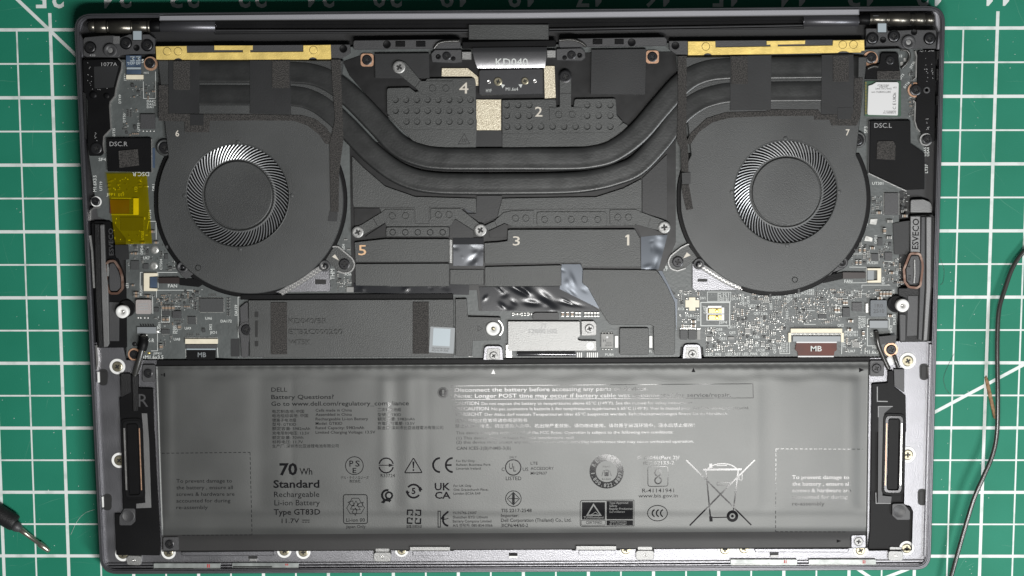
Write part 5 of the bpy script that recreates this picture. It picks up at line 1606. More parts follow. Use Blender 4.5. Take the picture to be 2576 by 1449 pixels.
lathe('solder_dot', T(3, 2, 1010, 382), [(5, 7.02), (3, 7.3)], 'solder', board, 10)
skl(3, 2, [(1000, 312), (1220, 312), (1218, 420)], 1.6); skl(3, 2, [(1000, 312), (1000, 582), (1110, 582)], 1.6); occ(tb(3, 2, 995, 305, 1310, 700))
r = ring('copper_pad', T(3, 2, 1238, 620), 17.5, 12.5, 7.02, 7.35, 'copper', laptop); screw(T(3, 2, 1242, 618), 12, 7.2, r)
plate('cable_strap', TP(3, 2, [(1078, 500), (1120, 488), (1284, 472), (1286, 552), (1180, 560), (1110, 578), (1082, 560)]), 8.9, 9.15, 'tape', laptop, 0.05)
cable('speaker_cable', [(*T(3, 2, 1085, 430), 7.8), (*T(3, 2, 1098, 500), 8.7), (*T(3, 2, 1115, 590), 8.7), (*T(3, 2, 1165, 710), 8.2), (*T(3, 2, 1215, 815), 7.9)], 0.9, 'cable', laptop)
cable('speaker_cable', [(*T(3, 2, 1270, 680), 7.9), (*T(3, 2, 1290, 740), 8.2), (*T(3, 2, 1310, 800), 7.9)], 0.8, 'cable', laptop)
lathe('solder_nut', T(3, 2, 1235, 735), [(13, 7.02), (10, 7.35), (4, 7.4)], 'white', laptop, 12)
for s, x, y, c_, w_, a_ in (('UT7', 262, 92, 6.5, 16, 0), ('POS282', 338, 36, 6, 32, 0), ('POS182', 338, 68, 6, 32, 0), ('QC83', 42, 105, 6.5, 22, 0), ('DE7', 42, 215, 6, 16, -90), ('QK2', 698, 388, 6.5, 16, 0), ('PD5201', 772, 455, 6, 32, 0), ('PU5101', 772, 485, 6, 32, 0), ('JTP1', 778, 600, 6, 20, -90), ('UA7', 806, 648, 6.5, 18, 0), ('M1.6x3', 974, 662, 8.5, 35, 0), ('S', 1028, 490, 10, 8, 0), ('SPK2', 1250, 455, 6, 20, -90), ('PL553', 1284, 370, 6, 26, -90), ('POS181', 932, 405, 5.5, 30, -90), ('PC551', 958, 400, 5.5, 28, -90), ('PU551', 982, 388, 5.5, 25, -90), ('H6', 1052, 610, 6, 10, 0), ('DE4', 1275, 72, 6, 14, -90), ('QC22', 212, 150, 6, 22, -90), ('QT2', 240, 125, 6, 16, -90), ('QE17', 78, 660, 6, 24, -90), ('DE15', 204, 310, 6, 20, -90), ('POS101', 148, 645, 5, 24, -90), ('PL101', 172, 645, 5, 22, -90), ('POS102', 200, 645, 5, 24, -90)):
    sk(s, 3, 2, x, y, c_, w_, a_)
for pts in (((655, 20), (655, 108), (800, 108), (800, 80), (845, 78), (845, 30), (910, 30), (910, 58), (995, 58)), ((330, 228), (330, 330), (365, 345), (365, 365), (480, 365)), ((330, 228), (470, 228)), ((655, 180), (740, 180), (740, 210)), ((680, 250), (745, 248))):
    skl(3, 2, list(pts), 1.3)

# ---- right column
# module boards, labels and covers
gm = plate('radio_module', rnd(tb(3, 0, 975, 815, 1338, 1172), 1), 7.02, 7.5, 'greenpcb', laptop, 0.04); occ(tb(3, 0, 970, 500, 1400, 1180))
wl = plate('radio_can', rnd(TP(3, 0, [(1010, 862), (1050, 850), (1090, 825), (1305, 825), (1316, 840), (1308, 1155), (1300, 1162), (1010, 1155), (1000, 1140)]), 2), 7.5, 8.2, 'label', gm, 0.12)
mb = MB()
for s, x, y, cp_, w_ in (('0A00 ID 08C221', 1218, 850, 4.5, 29), ('8610-0E21', 1202, 867, 4, 20), ('22446-C1A21 004PC', 1245, 885, 4, 42), ('D08T71SW08FP-H', 1235, 915, 5, 36), ('WFM', 1082, 920, 3.5, 10), ('CRP', 1295, 872, 4, 9), ('000240W0110  G', 1290, 1112, 4, 30), ('D F080000G TW', 1285, 1128, 4, 32)):
    letters(mb, s, *T(3, 0, x, y), cp_, w_, 180, 8.23)
for s, y in (('C E', 1100), ('UK', 1025), ('O', 985), ('is', 955)):
    letters(mb, s, *T(3, 0, 1288, y), 8, None, -90, 8.23)
mb.build('lettering', M['dgrey'], wl)
mb = MB()
for k in range(22): mb.plate(tb(3, 0, 978, 825 + k * 15, 992, 832 + k * 15), 7.51, 7.56, 0)
mb.build('module_pads', M['goldpad'], gm)
ah = plate('antenna_holder', rnd(TP(3, 0, [(1000, 670), (1060, 648), (1120, 640), (1130, 545), (1150, 530), (1310, 530), (1312, 560), (1325, 700), (1330, 800), (975, 800), (975, 700)]), 4), 7.05, 8.3, 'black', laptop, 0.25)
screw(T(3, 0, 1228, 606), 10.5, 8.3, ah); foam(ah, tb(3, 0, 1098, 712, 1332, 802), 8.3, 8.6, 'foam_pad')
cable('antenna_cable', [(*T(3, 0, 1000, 690), 8.5), (*T(3, 0, 1060, 668), 8.7), (*T(3, 0, 1110, 672), 8.6)], 0.5, 'cable', laptop)
cable('antenna_cable', [(*T(3, 0, 1330, 500), 8.3), (*T(3, 0, 1400, 510), 8.3), (*T(3, 0, 1425, 560), 8.1), (*T(3, 0, 1400, 630), 7.9), (*T(3, 0, 1340, 690), 7.7)], 0.5, 'cable', laptop)
r = ring('copper_pad', T(3, 0, 1030, 592), 19, 12, 7.02, 7.4, 'copper', laptop); screw(T(3, 0, 1040, 580), 13, 7.3, r)
for x, y in ((1378, 600), (1345, 640)): plate('solder_pad', tb(3, 0, x - 14, y - 20, x + 14, y + 20), 7.02, 7.3, 'solder', board, 0.05)
up = TP(3, 0, [(1505, 512), (1690, 508), (1685, 900), (1680, 1420), (1640, 1430), (1560, 1370), (1535, 1330), (1500, 1290), (1478, 1215), (1488, 1010), (1500, 960), (1505, 850), (1500, 600)])
pr = plate('port_module', rnd(up, 2), 6.2, 8.0, 'black', laptop, 0.15); occ(up)
strip('module_edge', TP(3, 0, [(1482, 512), (1495, 560), (1492, 640), (1490, 780), (1465, 800)]), 3.6, 7.0, 8.0, 'steel', pr)
strip('module_edge', TP(3, 0, [(1462, 1010), (1482, 1030), (1478, 1210), (1500, 1290), (1530, 1325)]), 3.6, 7.0, 8.0, 'steel', pr)
r = ring('copper_pad', T(3, 0, 1480, 905), 18.5, 14, 7.02, 7.5, 'copper', laptop); screw(T(3, 0, 1488, 905), 13.5, 7.9, pr)
lathe('module_bump', T(3, 0, 1596, 905), [(9, 8.0), (8, 8.3), (5, 8.3), (4, 8.0)], 'dgrey', pr, 18)
r = ring('copper_pad', T(3, 0, 1590, 1405), 16, 12, 7.6, 8.05, 'steelmatte', laptop); screw(T(3, 0, 1606, 1402), 12, 8.0, pr)
mb = MB()
for k in range(40):
    x, y = RND.choice(((1590 + RND.uniform(-20, 20), RND.uniform(545, 840)), (1650 + RND.uniform(-10, 10), RND.uniform(640, 800)), (1600 + RND.uniform(-15, 15), RND.uniform(1190, 1310)), (RND.uniform(1510, 1680), 515)))
    line(mb, TP(3, 0, [(x, y), (x + RND.uniform(4, 12), y + RND.uniform(-8, 8))]), 1.2, 8.03)
mb.build('moulded_marks', M['print_grey'], pr)
for y0, y1 in ((510, 600), (690, 810), (960, 1060), (1180, 1290)):
    plate('port_latch', rnd(tb(3, 0, 1695, y0, 1730, y1), 2), 5.5, 8.2, 'blackgrain', laptop, 0.2)
dl = plate('shield_cover', rnd([T(3, 0, 1028, 1216), T(3, 0, 1434, 1212), T(3, 0, 1436, 1445), T(3, 1, 1470, 20), T(3, 1, 1576, 92), T(3, 1, 1574, 455), T(3, 1, 1402, 462), T(3, 1, 1022, 285)], 1), 7.05, 8.4, 'black', laptop, 0.1)
occ([T(3, 0, 1020, 1205), T(3, 1, 1580, 470)])
text('lettering', 'DSC.L', *T(3, 0, 1070, 1285), 11.5, 44, 'print_grey', dl, 8.44)
foam(dl, [T(3, 0, 1108, 1420), T(3, 0, 1262, 1418), T(3, 1, 1286, 15), T(3, 1, 1280, 162), T(3, 1, 1092, 150), T(3, 1, 1098, 0)], 8.4, 8.75, 'foam_pad')
strip('cover_edge', TP(3, 1, [(1012, 295), (1200, 385), (1395, 475)]), 3.5, 7.02, 8.0, 'steelmatte', dl)
strip('cover_edge', [T(3, 0, 1018, 1220), T(3, 1, 1012, 290)], 2.4, 7.02, 8.0, 'dgrey', dl)
sk('SF3', 3, 0, 1000, 1340, 8, 17, -90)
for s, x, y, c_, w_, a_ in (('USA5', 1592, 122, 6, 22, -90), ('USA4', 1622, 122, 6, 22, -90), ('LT37', 1608, 292, 7, 22, -90), ('UT301', 1048, 410, 7, 28, 0), ('CT302', 965, 905, 6.5, 28, -68), ('DPD1', 1098, 1000, 6.5, 20, -90), ('PU5201', 1002, 1208, 6.5, 26, 0), ('FAN', 768, 1398, 8, 20, 0), ('DE5', 1170, 1410, 6, 18, -90), ('THM', -365, 1060, 11, 23, 0), ('LE2', 1305, 1320, 5, 10, -90)):
    sk(s, 3, 1, x, y, c_, w_, a_)
for s, x, y, c_, w_, a_ in (('THM', 790, 1365, 10, 27, -90), ('POW1', 895, 1325, 6, 20, 0), ('H29', 868, 1008, 6, 14, 90), ('MT301', 968, 1010, 4, 28, 90)):
    sk(s, 1, 1, x, y, c_, w_, a_)
for s, x, y, c_, w_ in (('UK8', 1600, 280, 6, 16), ('024', 1490, 1180, 6, 14), ('018', 1492, 1250, 6, 18), ('017', 1495, 1275, 6, 18)):
    sk(s, 2, 1, x, y, c_, w_, -90 if s == 'UK8' else 0)
for s, x, y, a_ in (('DT3', 1340, 800, -55), ('DT16', 1380, 890, -50), ('DT36', 1445, 690, -60), ('12', 1325, 575, 0)):
    sk(s, 3, 0, x, y, 6, None, a_)
chip(3, 1, 1172, 492, 1312, 712, 0.6, 'dgrey', 'h')
for x, y in ((1112, 690), (1370, 722)): smd('capacitor', *T(3, 1, x, y), 14)
smd('capacitor', *T(3, 1, 1168, 872), 15, True); smd('ceramic_capacitor', *T(3, 1, 1222, 775), 14); smd('ceramic_capacitor', *T(3, 1, 1215, 940), 13)
for x, y in ((922, 1068), (968, 1068), (888, 1190), (925, 1190)): smd('capacitor', *T(3, 1, x, y), 12, True)
for x, y in ((1045, 1045), (1240, 1295)): smd('capacitor', *T(3, 1, x, y), 13)
for p in (TP(3, 1, [(1030, 755), (1105, 750), (1090, 815), (1020, 805)]), TP(3, 1, [(985, 920), (1055, 945), (1050, 985), (965, 975)])):
    plate('solder_patch', rnd(p, 2), 7.02, 7.3, 'solder', board, 0.08); occ(p)
chip(3, 1, 1105, 945, 1152, 1022, 0.6); chip(3, 1, 1042, 1105, 1112, 1175, 0.6, 'chip', 'h'); chip(3, 1, 1175, 1090, 1250, 1170, 0.6, 'dgrey'); chip(3, 1, 1215, 990, 1240, 1025, 0.5)
plate('rubber_patch', rnd(TP(3, 1, [(1258, 800), (1350, 780), (1430, 770), (1428, 1110), (1270, 1112)]), 2), 7.02, 7.5, 'tape', laptop, 0.05); occ(tb(3, 1, 1255, 770, 1430, 1112))
fp = plate('fan_plug', rnd(TP(3, 1, [(1000, 1250), (1140, 1250), (1140, 1395), (1000, 1395), (1000, 1375), (1100, 1370), (1100, 1270), (1000, 1270)]), 1, 2), ZB + 0.01, ZB + 0.95, 'ivory', board, 0.1); occ(tb(3, 1, 800, 1230, 1150, 1410))
plate('plug_body', tb(3, 1, 1000, 1272, 1066, 1368), ZB + 0.01, ZB + 0.6, 'labelgrey', board, 0.05)
plate('ribbon_cable', TP(3, 1, [(752, 1290), (985, 1292), (985, 1352), (752, 1356)]), 7.5, 8.0, 'darkbrown', laptop, 0.05)
plate('ribbon_cable', TP(3, 1, [(750, 1290), (750, 1358), (560, 1400), (540, 1392), (620, 1318)]), 7.3, 7.7, 'black', laptop, 0.05)
skl(3, 1, [(818, 1238), (990, 1240), (990, 1395), (800, 1398)], 1.2); skl(3, 1, [(840, 1130), (840, 1108), (1000, 1105)], 1.2); skl(3, 1, [(1165, 1240), (1165, 1185), (1262, 1185), (1262, 1230)], 1.2); skl(3, 1, [(945, 1449), (945, 1420), (1230, 1420)], 1.2)
# board strip between fan and heat plates: print and test pads
for x, y in ((905, 960), (935, 1060), (825, 1320), (860, 1400), (860, 1430), (830, 1390), (925, 1370), (940, 1395)):
    smd('ceramic_capacitor', *T(1, 1, x, y), 7, RND.random() < 0.5)
plate('chip', tb(1, 2, 910, -10, 1000, 40), 7.02, 7.5, 'capgrey', board, 0.05)

# ---- scatter of small components over the dense areas
AREAS = [(T(0, 2, 1545, 15), T(0, 2, 1990, 215), 60), (T(0, 1, 1290, 1010), T(0, 1, 1760, 1280), 34), (T(0, 2, 1370, 300), T(0, 2, 1850, 360), 14), (T(0, 2, 1620, 480), T(0, 2, 1740, 545), 5), (T(0, 0, 1140, 1090), T(0, 0, 1400, 1380), 22), (T(0, 0, 1280, 830), T(0, 0, 1560, 990), 18),
         (T(2, 2, 1670, 30), T(2, 2, 1900, 400), 26), (T(2, 2, 1950, 390), T(2, 2, 2574, 640), 95), (T(2, 2, 2210, 60), T(2, 2, 2574, 400), 75), (T(3, 2, 0, 10), T(3, 2, 740, 370), 150), (T(3, 2, 0, 370), T(3, 2, 200, 650), 26),
         (T(3, 2, 640, 20), T(3, 2, 1100, 110), 30), (T(3, 2, 760, 500), T(3, 2, 990, 640), 18), (T(3, 1, 840, 960), T(3, 1, 1260, 1240), 44), (T(3, 1, 1040, 420), T(3, 1, 1400, 740), 26), (T(3, 1, 1150, 1120), T(3, 1, 1330, 1440), 30), (T(3, 0, 1320, 620), T(3, 0, 1470, 1180), 26), (T(1, 1, 800, 1310), T(1, 1, 980, 1440), 10), (T(0, 2, 1360, 0), T(0, 2, 1560, 100), 8)]
cnt = 0
dust = MB()
for (u0, v0), (u1, v1), n in AREAS:
    k = tries = 0
    while k < n and tries < n * 14:
        tries += 1
        u, v = RND.uniform(u0, u1), RND.uniform(v0, v1)
        if any(a - 3 < u < c + 3 and b - 3 < v < d + 3 for a, b, c, d in EXC): continue
        t = RND.random()
        run = RND.choice((1, 1, 1, 2, 3, 4))
        vert = RND.random() < 0.5
        kind = 'resistor' if t < 0.42 else 'ceramic_capacitor' if t < 0.66 else 'capacitor' if t < 0.84 else 'diode'
        L = RND.uniform(4.6, 6.2) if kind != 'diode' else RND.uniform(7, 10)
        if kind == 'diode': run = 1
        for q in range(run):
            uu, vv = (u + q * (L * 0.78), v) if vert else (u, v + q * (L * 0.78))
            if any(a < uu < c and b < vv < d for a, b, c, d in EXC): break
            o = smd(kind, uu, vv, L, vert)
            EXC.pop(); EXC.append((uu - L * 0.36, vv - L * 0.36, uu + L * 0.36, vv + L * 0.36))
            k += 1; cnt += 1
        # print beside it
        if RND.random() < 0.5:
            a = (u + (L if not vert else 0), v + (L if vert else -L * 0.7))
            if not any(p < a[0] < r_ and q_ < a[1] < s_ for p, q_, r_, s_ in EXC):
                line(silk, [a, (a[0] + RND.uniform(2, 5), a[1])] if RND.random() < 0.5 else [a, (a[0], a[1] + RND.uniform(2, 5))], 1.0, ZS)
    for q in range(n):
        u, v = RND.uniform(u0, u1), RND.uniform(v0, v1)
        if any(a - 1 < u < c + 1 and b - 1 < v < d + 1 for a, b, c, d in EXC): continue
        dust.plate(circ(u, v, RND.uniform(0.7, 1.5), 7), ZB + 0.005, ZB + 0.06, 0)
tag(dust.build('solder_points', M['solder'], board), kind='stuff')
# stitching dots along the board edge
mb = MB()
for k in range(170):
    u = 600 + k * 9.7
    if u > 2230 or 1160 < u < 1270: continue
    mb.plate(circ(u, 896 if u > 1500 else 899, 1.1, 6), ZB + 0.005, ZB + 0.03, 0)
for k in range(60):
    u, v = 1600 + k * 6, 737 + 2 * math.sin(k)
    mb.plate(circ(1745 + k * 7.5, 740.5, 1.0, 6), ZB + 0.005, ZB + 0.03, 0)
tag(mb.build('board_edge_vias', M['mgrey'], board), kind='stuff')
tag(silk.build('board_lettering', M['silk'], board), kind='stuff')
# ================================================================== battery
BAT = [(391.5, 921), (2187, 909), (2181.5, 1379), (408, 1388)]
ZT = 8.9


def sstep(a, b, x):
    t = max(0.0, min(1.0, (x - a) / (b - a)))
    return t * t * (3 - 2 * t)


def bump_(x, c, w):
    return math.exp(-((x - c) / w) ** 2)


def bz(u, v):
    """height of the film: three cells, seams between them, edges rolling off"""
    fade = sstep(925, 965, v) * (1 - sstep(1262, 1294, v))
    h = 0.0
    h -= 0.119 * bump_(u, 655, 24) * fade
    h += 0.039 * bump_(u, 705, 15) * fade
    h -= 0.032 * bump_(u, 735, 7) * fade
    h += 0.078 * bump_(u, 966, 14) * fade
    h -= 0.103 * bump_(u, 996, 17) * fade
    h += 0.039 * bump_(u, 1028, 12) * fade
    h -= 0.027 * bump_(u, 1075, 10) * fade
    h -= 0.072 * bump_(u, 1610, 16) * fade
    h += 0.027 * bump_(u, 1660, 14) * fade
    h -= 0.099 * bump_(u, 1935, 22) * fade
    h += 0.054 * bump_(u, 1905, 10) * fade
    h += 0.099 * bump_(u, 424, 11) * sstep(930, 990, v) * (1 - sstep(1290, 1320, v))
    h -= 0.25 * (1 - sstep(400, 412, u))
    h -= 0.20 * sstep(2146, 2166, u) * fade
    h += 0.054 * bump_(u, 2138, 10) * fade
    h -= 0.16 * (1 - sstep(938, 962, v)) * (sstep(900, 960, u) * 0 + 1)
    h -= 0.40 * (1 - sstep(914, 930, v))
    h -= 0.14 * sstep(1282, 1302, v) + 0.95 * sstep(1324, 1362, v)
    h += 0.05 * math.sin(u * 0.0125 + 1.0) * fade + 0.02 * math.sin(u * 0.05 + v * 0.008) * math.sin(v * 0.03 + u * 0.004)
    h += 0.05 * math.sin(u * 0.21) * bump_(v, 922, 7) + 0.07 * math.sin(u * 0.043 + 0.6) * bump_(v, 948, 14)
    return ZT + h


NX, NY = 300, 110
vs, fs, fm_ = [], [], []
for j in range(NY + 1):
    t = j / NY
    for i in range(NX + 1):
        s = i / NX
        u = (BAT[0][0] * (1 - s) + BAT[1][0] * s) * (1 - t) + (BAT[3][0] * (1 - s) + BAT[2][0] * s) * t
        v = (BAT[0][1] * (1 - s) + BAT[1][1] * s) * (1 - t) + (BAT[3][1] * (1 - s) + BAT[2][1] * s) * t
        vs.append(tuple(W(u, v, bz(u, v))))
for j in range(NY):
    for i in range(NX):
        o = j * (NX + 1) + i
        fs.append((o, o + NX + 1, o + NX + 2, o + 1))
        fm_.append(1 if (j + 0.5) / NY > 0.907 else 0)
# sides down to the deck
def skirt(idx):
    o = len(vs)
    for k in idx: vs.append((vs[k][0], vs[k][1], 7.32))
    for a in range(len(idx) - 1):
        fs.append((idx[a], idx[a + 1], o + a + 1, o + a)); fm_.append(1)


skirt([i for i in range(NX, -1, -1)]); skirt([j * (NX + 1) for j in range(NY + 1)])
skirt([NY * (NX + 1) + i for i in range(NX + 1)]); skirt([j * (NX + 1) + NX for j in range(NY, -1, -1)])
mb = MB(); mb.v, mb.f, mb.m = vs, fs, fm_
battery = mb.build('battery', [M['film'], M['filmdark']], laptop, True)
INK = lambda u, v: bz(u, v) + 0.05
INK2 = lambda u, v: bz(u, v) + 0.09

# fixing tabs
for pts, c, m in ((TP(0, 2, [(1432, 772), (1562, 772), (1558, 945), (1432, 945)]), T(0, 2, 1492, 857), 'dgrey'), (TP(3, 2, [(1026, 728), (1150, 728), (1168, 750), (1168, 888), (1026, 890)]), T(3, 2, 1091, 806), 'dgrey'),
                  (TP(0, 3, [(1640, 1058), (1795, 1055), (1800, 1190), (1640, 1195)]), T(0, 3, 1708, 1128), 'dgrey'), (TP(3, 3, [(838, 1038), (985, 1036), (985, 1165), (838, 1168)]), T(3, 3, 911, 1100), 'deck')):
    tb_ = plate('battery_tab', rnd(pts, 4), 7.35, 8.6, m, battery, 0.15)
    ring('tab_ring', c, 14, 12, 8.6, 8.72, m, battery)
    screw(c, 11.5, 8.6, battery, 'screw' if m == 'dgrey' else 'steelmatte')

gap_strip = plate('rear_gap_shade', [(396, 906), (2190, 899), (2187, 911), (392, 922)], 7.0, 7.9, 'black', laptop, 0.1)  # added black strip paints the shade of the gap behind the battery

A0 = -0.25
ink = MB()


def bt(s, u, v, cap, w=None, bold=0.0, ang=A0, align='l', z=INK):
    letters(ink, s, u, v, cap, w, ang, z, bold, align)


def done(name):
    global ink
    o = ink.build(name, M['ink'], battery)
    ink = MB()
    return o


bt('DELL', 682.5, 985.5, 10.5, 40); bt('Battery Questions?', 682.5, 1004, 10.5, 157, 0.004); bt('Go to www.dell.com/regulatory_compliance', 682.5, 1021, 10.5, 346, 0.004)
for s, v, w in (('电芯制造地: 中国', 1039, 80), ('电池组组装地: 中国', 1049.5, 90), ('锂离子电池组', 1060.8, 60), ('型号: GT83D', 1071.2, 60), ('额定容量: 5982mAh', 1082, 95), ('充电限制电压: 13.5V', 1093.4, 93), ('额定能量: 70Wh', 1104.6, 78), ('标称电压: 11.7V', 1115.5, 77), ('生产厂: 深圳市比亚迪锂电池有限公司', 1126, 167)):
    bt(s, 685, v, 6.6, w, 0.0)
for s, v, w in (('Cells made in China', 1035.5, 91), ('Assembled in China', 1046.3, 91), ('Rechargeable Li-ion Battery', 1057.5, 132), ('Model: GT83D', 1068.7, 67), ('Rated Capacity: 5982mAh', 1079.8, 122), ('Limited Charging Voltage: 13.5V', 1091, 150)):
    bt(s, 794, v, 6.8, w, 0.003)
for s, v, w in (('二次锂電池組', 1034.5, 59), ('型號: GT83D', 1046.8, 59), ('額定容量: 5982mAh', 1057.8, 93), ('充電限制電壓: 13.5V', 1069, 93), ('製造商: 深圳市比亞迪鋰電池有限公司', 1080, 165)):
    bt(s, 950, v, 6.6, w)
done('company_lettering')

line(ink, circ(1114.5, 988, 13.2, 28), 1.2, INK, True); area(ink, circ(1114.5, 988, 11.3, 28), INK, [rrect(1114.5, 985.5, 4.4, 10, 0.5), circ(1114.5, 994.5, 2.2, 8)])
line(ink, [(1134.5, 971), (1515, 968), (1894, 965.5), (1895, 1001), (1515, 1003), (1135, 1005)], 1.3, INK, True)
bt('Disconnect the battery before accessing any parts or devices.', 1143.5, 985.8, 9.6, 486, 0.008, -0.45)
bt('Note: Longer POST time may occur if battery cable was disconnected for service/repair.', 1143.5, 1000.6, 9.6, 695, 0.008, -0.2)
for a, b, v, w0, u1 in (('CAUTION', 'Do not expose the battery to temperatures above 65°C (149°F). See the manual for safety instructions', 1019, 60, 1741), ('PRÉCAUTION', 'Ne pas soumettre la batterie à des températures supérieures à 65°C (149°F). Voir le manuel pour des instructions de sécurité', 1032.5, 85, 1883), ('VORSICHT', 'Der Akku darf niemals Temperaturen über 65°C ausgesetzt werden. Sicherheitsanweisungen finden Sie im Handbuch', 1046.5, 68, 1829)):
    bt(a, 1144.5, v, 8.6, w0, 0.003); bt(b, 1144.5 + w0 + 7, v - 0.3, 7.0, u1 - 1151.5 - w0, 0.0)
bt('注意: 其他注意事项请参阅说明书', 1145, 1062, 7.2, 181); bt('禁止拆解、撞击、挤压或投入火中。若出现严重鼓胀、请勿继续使用。请勿置于高温环境中，浸水后禁止使用！', 1145, 1076, 7.2, 602)
bt('This device complies with part 15 of the FCC Rules. Operation is subject to the following two conditions:', 1147, 1092.5, 7.0, 546); bt('(1) This device may not cause harmful interference, and', 1148, 1105.5, 7.0, 294)
bt('(2) this device must accept any interference received, including interference that may cause undesired operation.', 1148, 1116, 7.0, 597); bt('CAN ICES-3(B)/NMB-3(B)', 1148.5, 1131.5, 7.6, 137, 0.004)
done('warning_lettering')


def dashes(pts, d=7.5, g=4.5, wd=1.4):
    for (a, b) in zip(pts[:-1], pts[1:]):
        L = math.hypot(b[0] - a[0], b[1] - a[1]); k = 0.0
        while k < L:
            e = min(L, k + d)
            line(ink, [(a[0] + (b[0] - a[0]) * k / L, a[1] + (b[1] - a[1]) * k / L), (a[0] + (b[0] - a[0]) * e / L, a[1] + (b[1] - a[1]) * e / L)], wd, INK)
            k += d + g


CARE = ('To prevent damage to', 'the battery , ensure all', 'screws & hardware are', 'accounted for during', 're-assembly')
for k, (s, w) in enumerate(zip(CARE, (140, 142, 146, 136, 79))): bt(s, 443.7, 1214.5 + 16.6 * k, 9.0, w, 0.0)
dashes([(407, 1140.3), (629, 1138)]); dashes([(629, 1138), (634, 1345)]); dashes([(634, 1345.5), (455, 1346.5)])
done('care_lettering')
area(ink, [(403.5, 943), (415.5, 937.5), (415.5, 948)], INK); done('arrow_print')
for k, (s, w) in enumerate(zip(CARE, (143, 146, 148, 139, 81))): bt(s, 1993, 1205 + 16.6 * k, 9.2, w, 0.006, 0.0)
dashes([(1952, 1129), (2172, 1130)]); dashes([(1952, 1129), (1951, 1337)]); dashes([(1951, 1337.5), (2127, 1338)])
done('care_lettering')
for p in ([(2161, 925), (2174, 931), (2161, 936.5)], [(2105, 1357), (2116, 1361), (2105, 1365.5)], [(1236, 940.5), (1246, 940.5), (1241, 929)], [(1739.5, 936), (1749.5, 936), (1744.5, 925)]):
    area(ink, p, INK); done('arrow_print')

bt('70', 703, 1194.5, 28, 45, 0.03); bt('Wh', 753.5, 1194, 16, 32, 0.008); bt('Standard', 687.5, 1227, 18.5, 116, 0.022); bt('Rechargeable', 689.5, 1250.5, 13.5, 114); bt('Li-ion Battery', 690.5, 1271.5, 13.5, 114)
bt('Type GT83D', 688.5, 1295, 13.8, 117, 0.012); bt('11.7V', 708.5, 1316, 11.3, 44, 0.005)
line(ink, [(760, 1308.5), (779, 1308.5)], 1.8, INK)
for k in range(3): line(ink, [(760 + 7 * k, 1313.5), (765 + 7 * k, 1313.5)], 1.8, INK)
done('rating_lettering')

# safety marks, left half
line(ink, circ(891.5, 1171.5, 22.4, 40), 1.8, INK, True); bt('P', 879, 1173.5, 14.5, 10, 0.008); bt('S', 894, 1173.5, 14.5, 11, 0.008); bt('E', 887, 1190, 12.5, 9.5, 0.008)
bt('デル・テクノロジーズ', 857.5, 1205, 6.0, 70); bt('株式会社', 879, 1214, 6.0, 28)
for a0, a1 in ((190, 350), (10, 170)):
    line(ink, circ(971.5, 1171 + (-0.8 if a0 > 100 else 0.8), 17.6, 20, a0, a1), 3.4, INK)
line(ink, [(953, 1170.5), (983, 1170.5)], 2.0, INK); area(ink, [(978, 1166), (991, 1170.5), (978, 1175)], INK)
bt('R33724', 957.5, 1200.5, 8.0, 36)
line(ink, rnd([(1040, 1152), (1062, 1189), (1017.5, 1189.5)], 2, 3), 2.6, INK, True); area(ink, [(1037.4, 1161), (1042.6, 1161), (1041.2, 1178), (1038.8, 1178)], INK); area(ink, circ(1040, 1182.5, 2.4, 10), INK)
line(ink, circ(1107, 1170, 17.5, 20, 90, 270), 5.0, INK); line(ink, circ(1139, 1170, 17.5, 20, 90, 270), 5.0, INK); line(ink, [(1123, 1170), (1136, 1170)], 4.5, INK)
bt('For EU Only', 1147.5, 1162.5, 5.6, 47, 0.004); bt('Raheen Business Park', 1147.5, 1172, 5.6, 87, 0.004); bt('Limerick Ireland', 1147.5, 1181.5, 5.6, 62, 0.004)
line(ink, circ(974, 1246, 13, 16, 80, 285), 5.2, INK); line(ink, circ(978.5, 1246.5, 8.2, 20), 4.6, INK, True); area(ink, [(965, 1257), (958, 1264), (966, 1266.5), (972, 1258.5), (980, 1264), (985, 1258), (975, 1253)], INK)
for a0 in (215, 35): line(ink, circ(1040.5, 1235.5, 16.5, 18, a0, a0 + 150), 4.6, INK)
area(ink, [(1020, 1237), (1031, 1237), (1025, 1246)], INK); area(ink, [(1052, 1233), (1063, 1233), (1058, 1224)], INK); bt('5', 1035.5, 1242.5, 14.5, 10, 0.03)
bt('UK', 1093.5, 1233, 17.5, 39, 0.022); bt('CA', 1094, 1254.3, 16.5, 39.5, 0.022)
bt('For UK Only', 1141, 1225, 5.6, 45, 0.004); bt('One Gracechurch Place,', 1141, 1234.7, 5.6, 87, 0.004); bt('London EC3A 5AF', 1141, 1244.5, 5.6, 68, 0.004)
line(ink, rnd([(863.5, 1244.5), (923.5, 1244.5), (924.5, 1317), (864.5, 1317.5)], 6, 4), 2.0, INK, True)
for k in range(3):
    a = math.radians(120 * k)
    def ro(p, a=a): return (894.5 + p[0] * math.cos(a) - p[1] * math.sin(a), 1274.5 + p[0] * math.sin(a) + p[1] * math.cos(a))
    line(ink, [ro(p) for p in ((-16, -7), (-9, -21), (8, -21), (15, -9), (19, -11), (16, 1), (3, -2), (7, -5), (1, -14), (-7, -1))], 1.4, INK, True)
bt('Li-ion 00', 871, 1312.5, 8.6, 47, 0.006); bt('Japan Only', 870.5, 1328.5, 7.6, 49, 0.002)
for k in range(4):
    a = math.radians(90 * k)
    def ro(p, a=a): return (1041.5 + p[0] * math.cos(a) - p[1] * math.sin(a), 1300 + p[0] * math.sin(a) + p[1] * math.cos(a))
    line(ink, [ro(p) for p in ((-3, -16.5), (-16, -16.5), (-16.5, -4))], 3.6, INK); line(ink, [ro(p) for p in ((-3, -16.5), (-3, -9))], 2.4, INK)
    area(ink, [ro(p) for p in ((-10, -4), (-2.5, -2.5), (-4, -10))], INK)
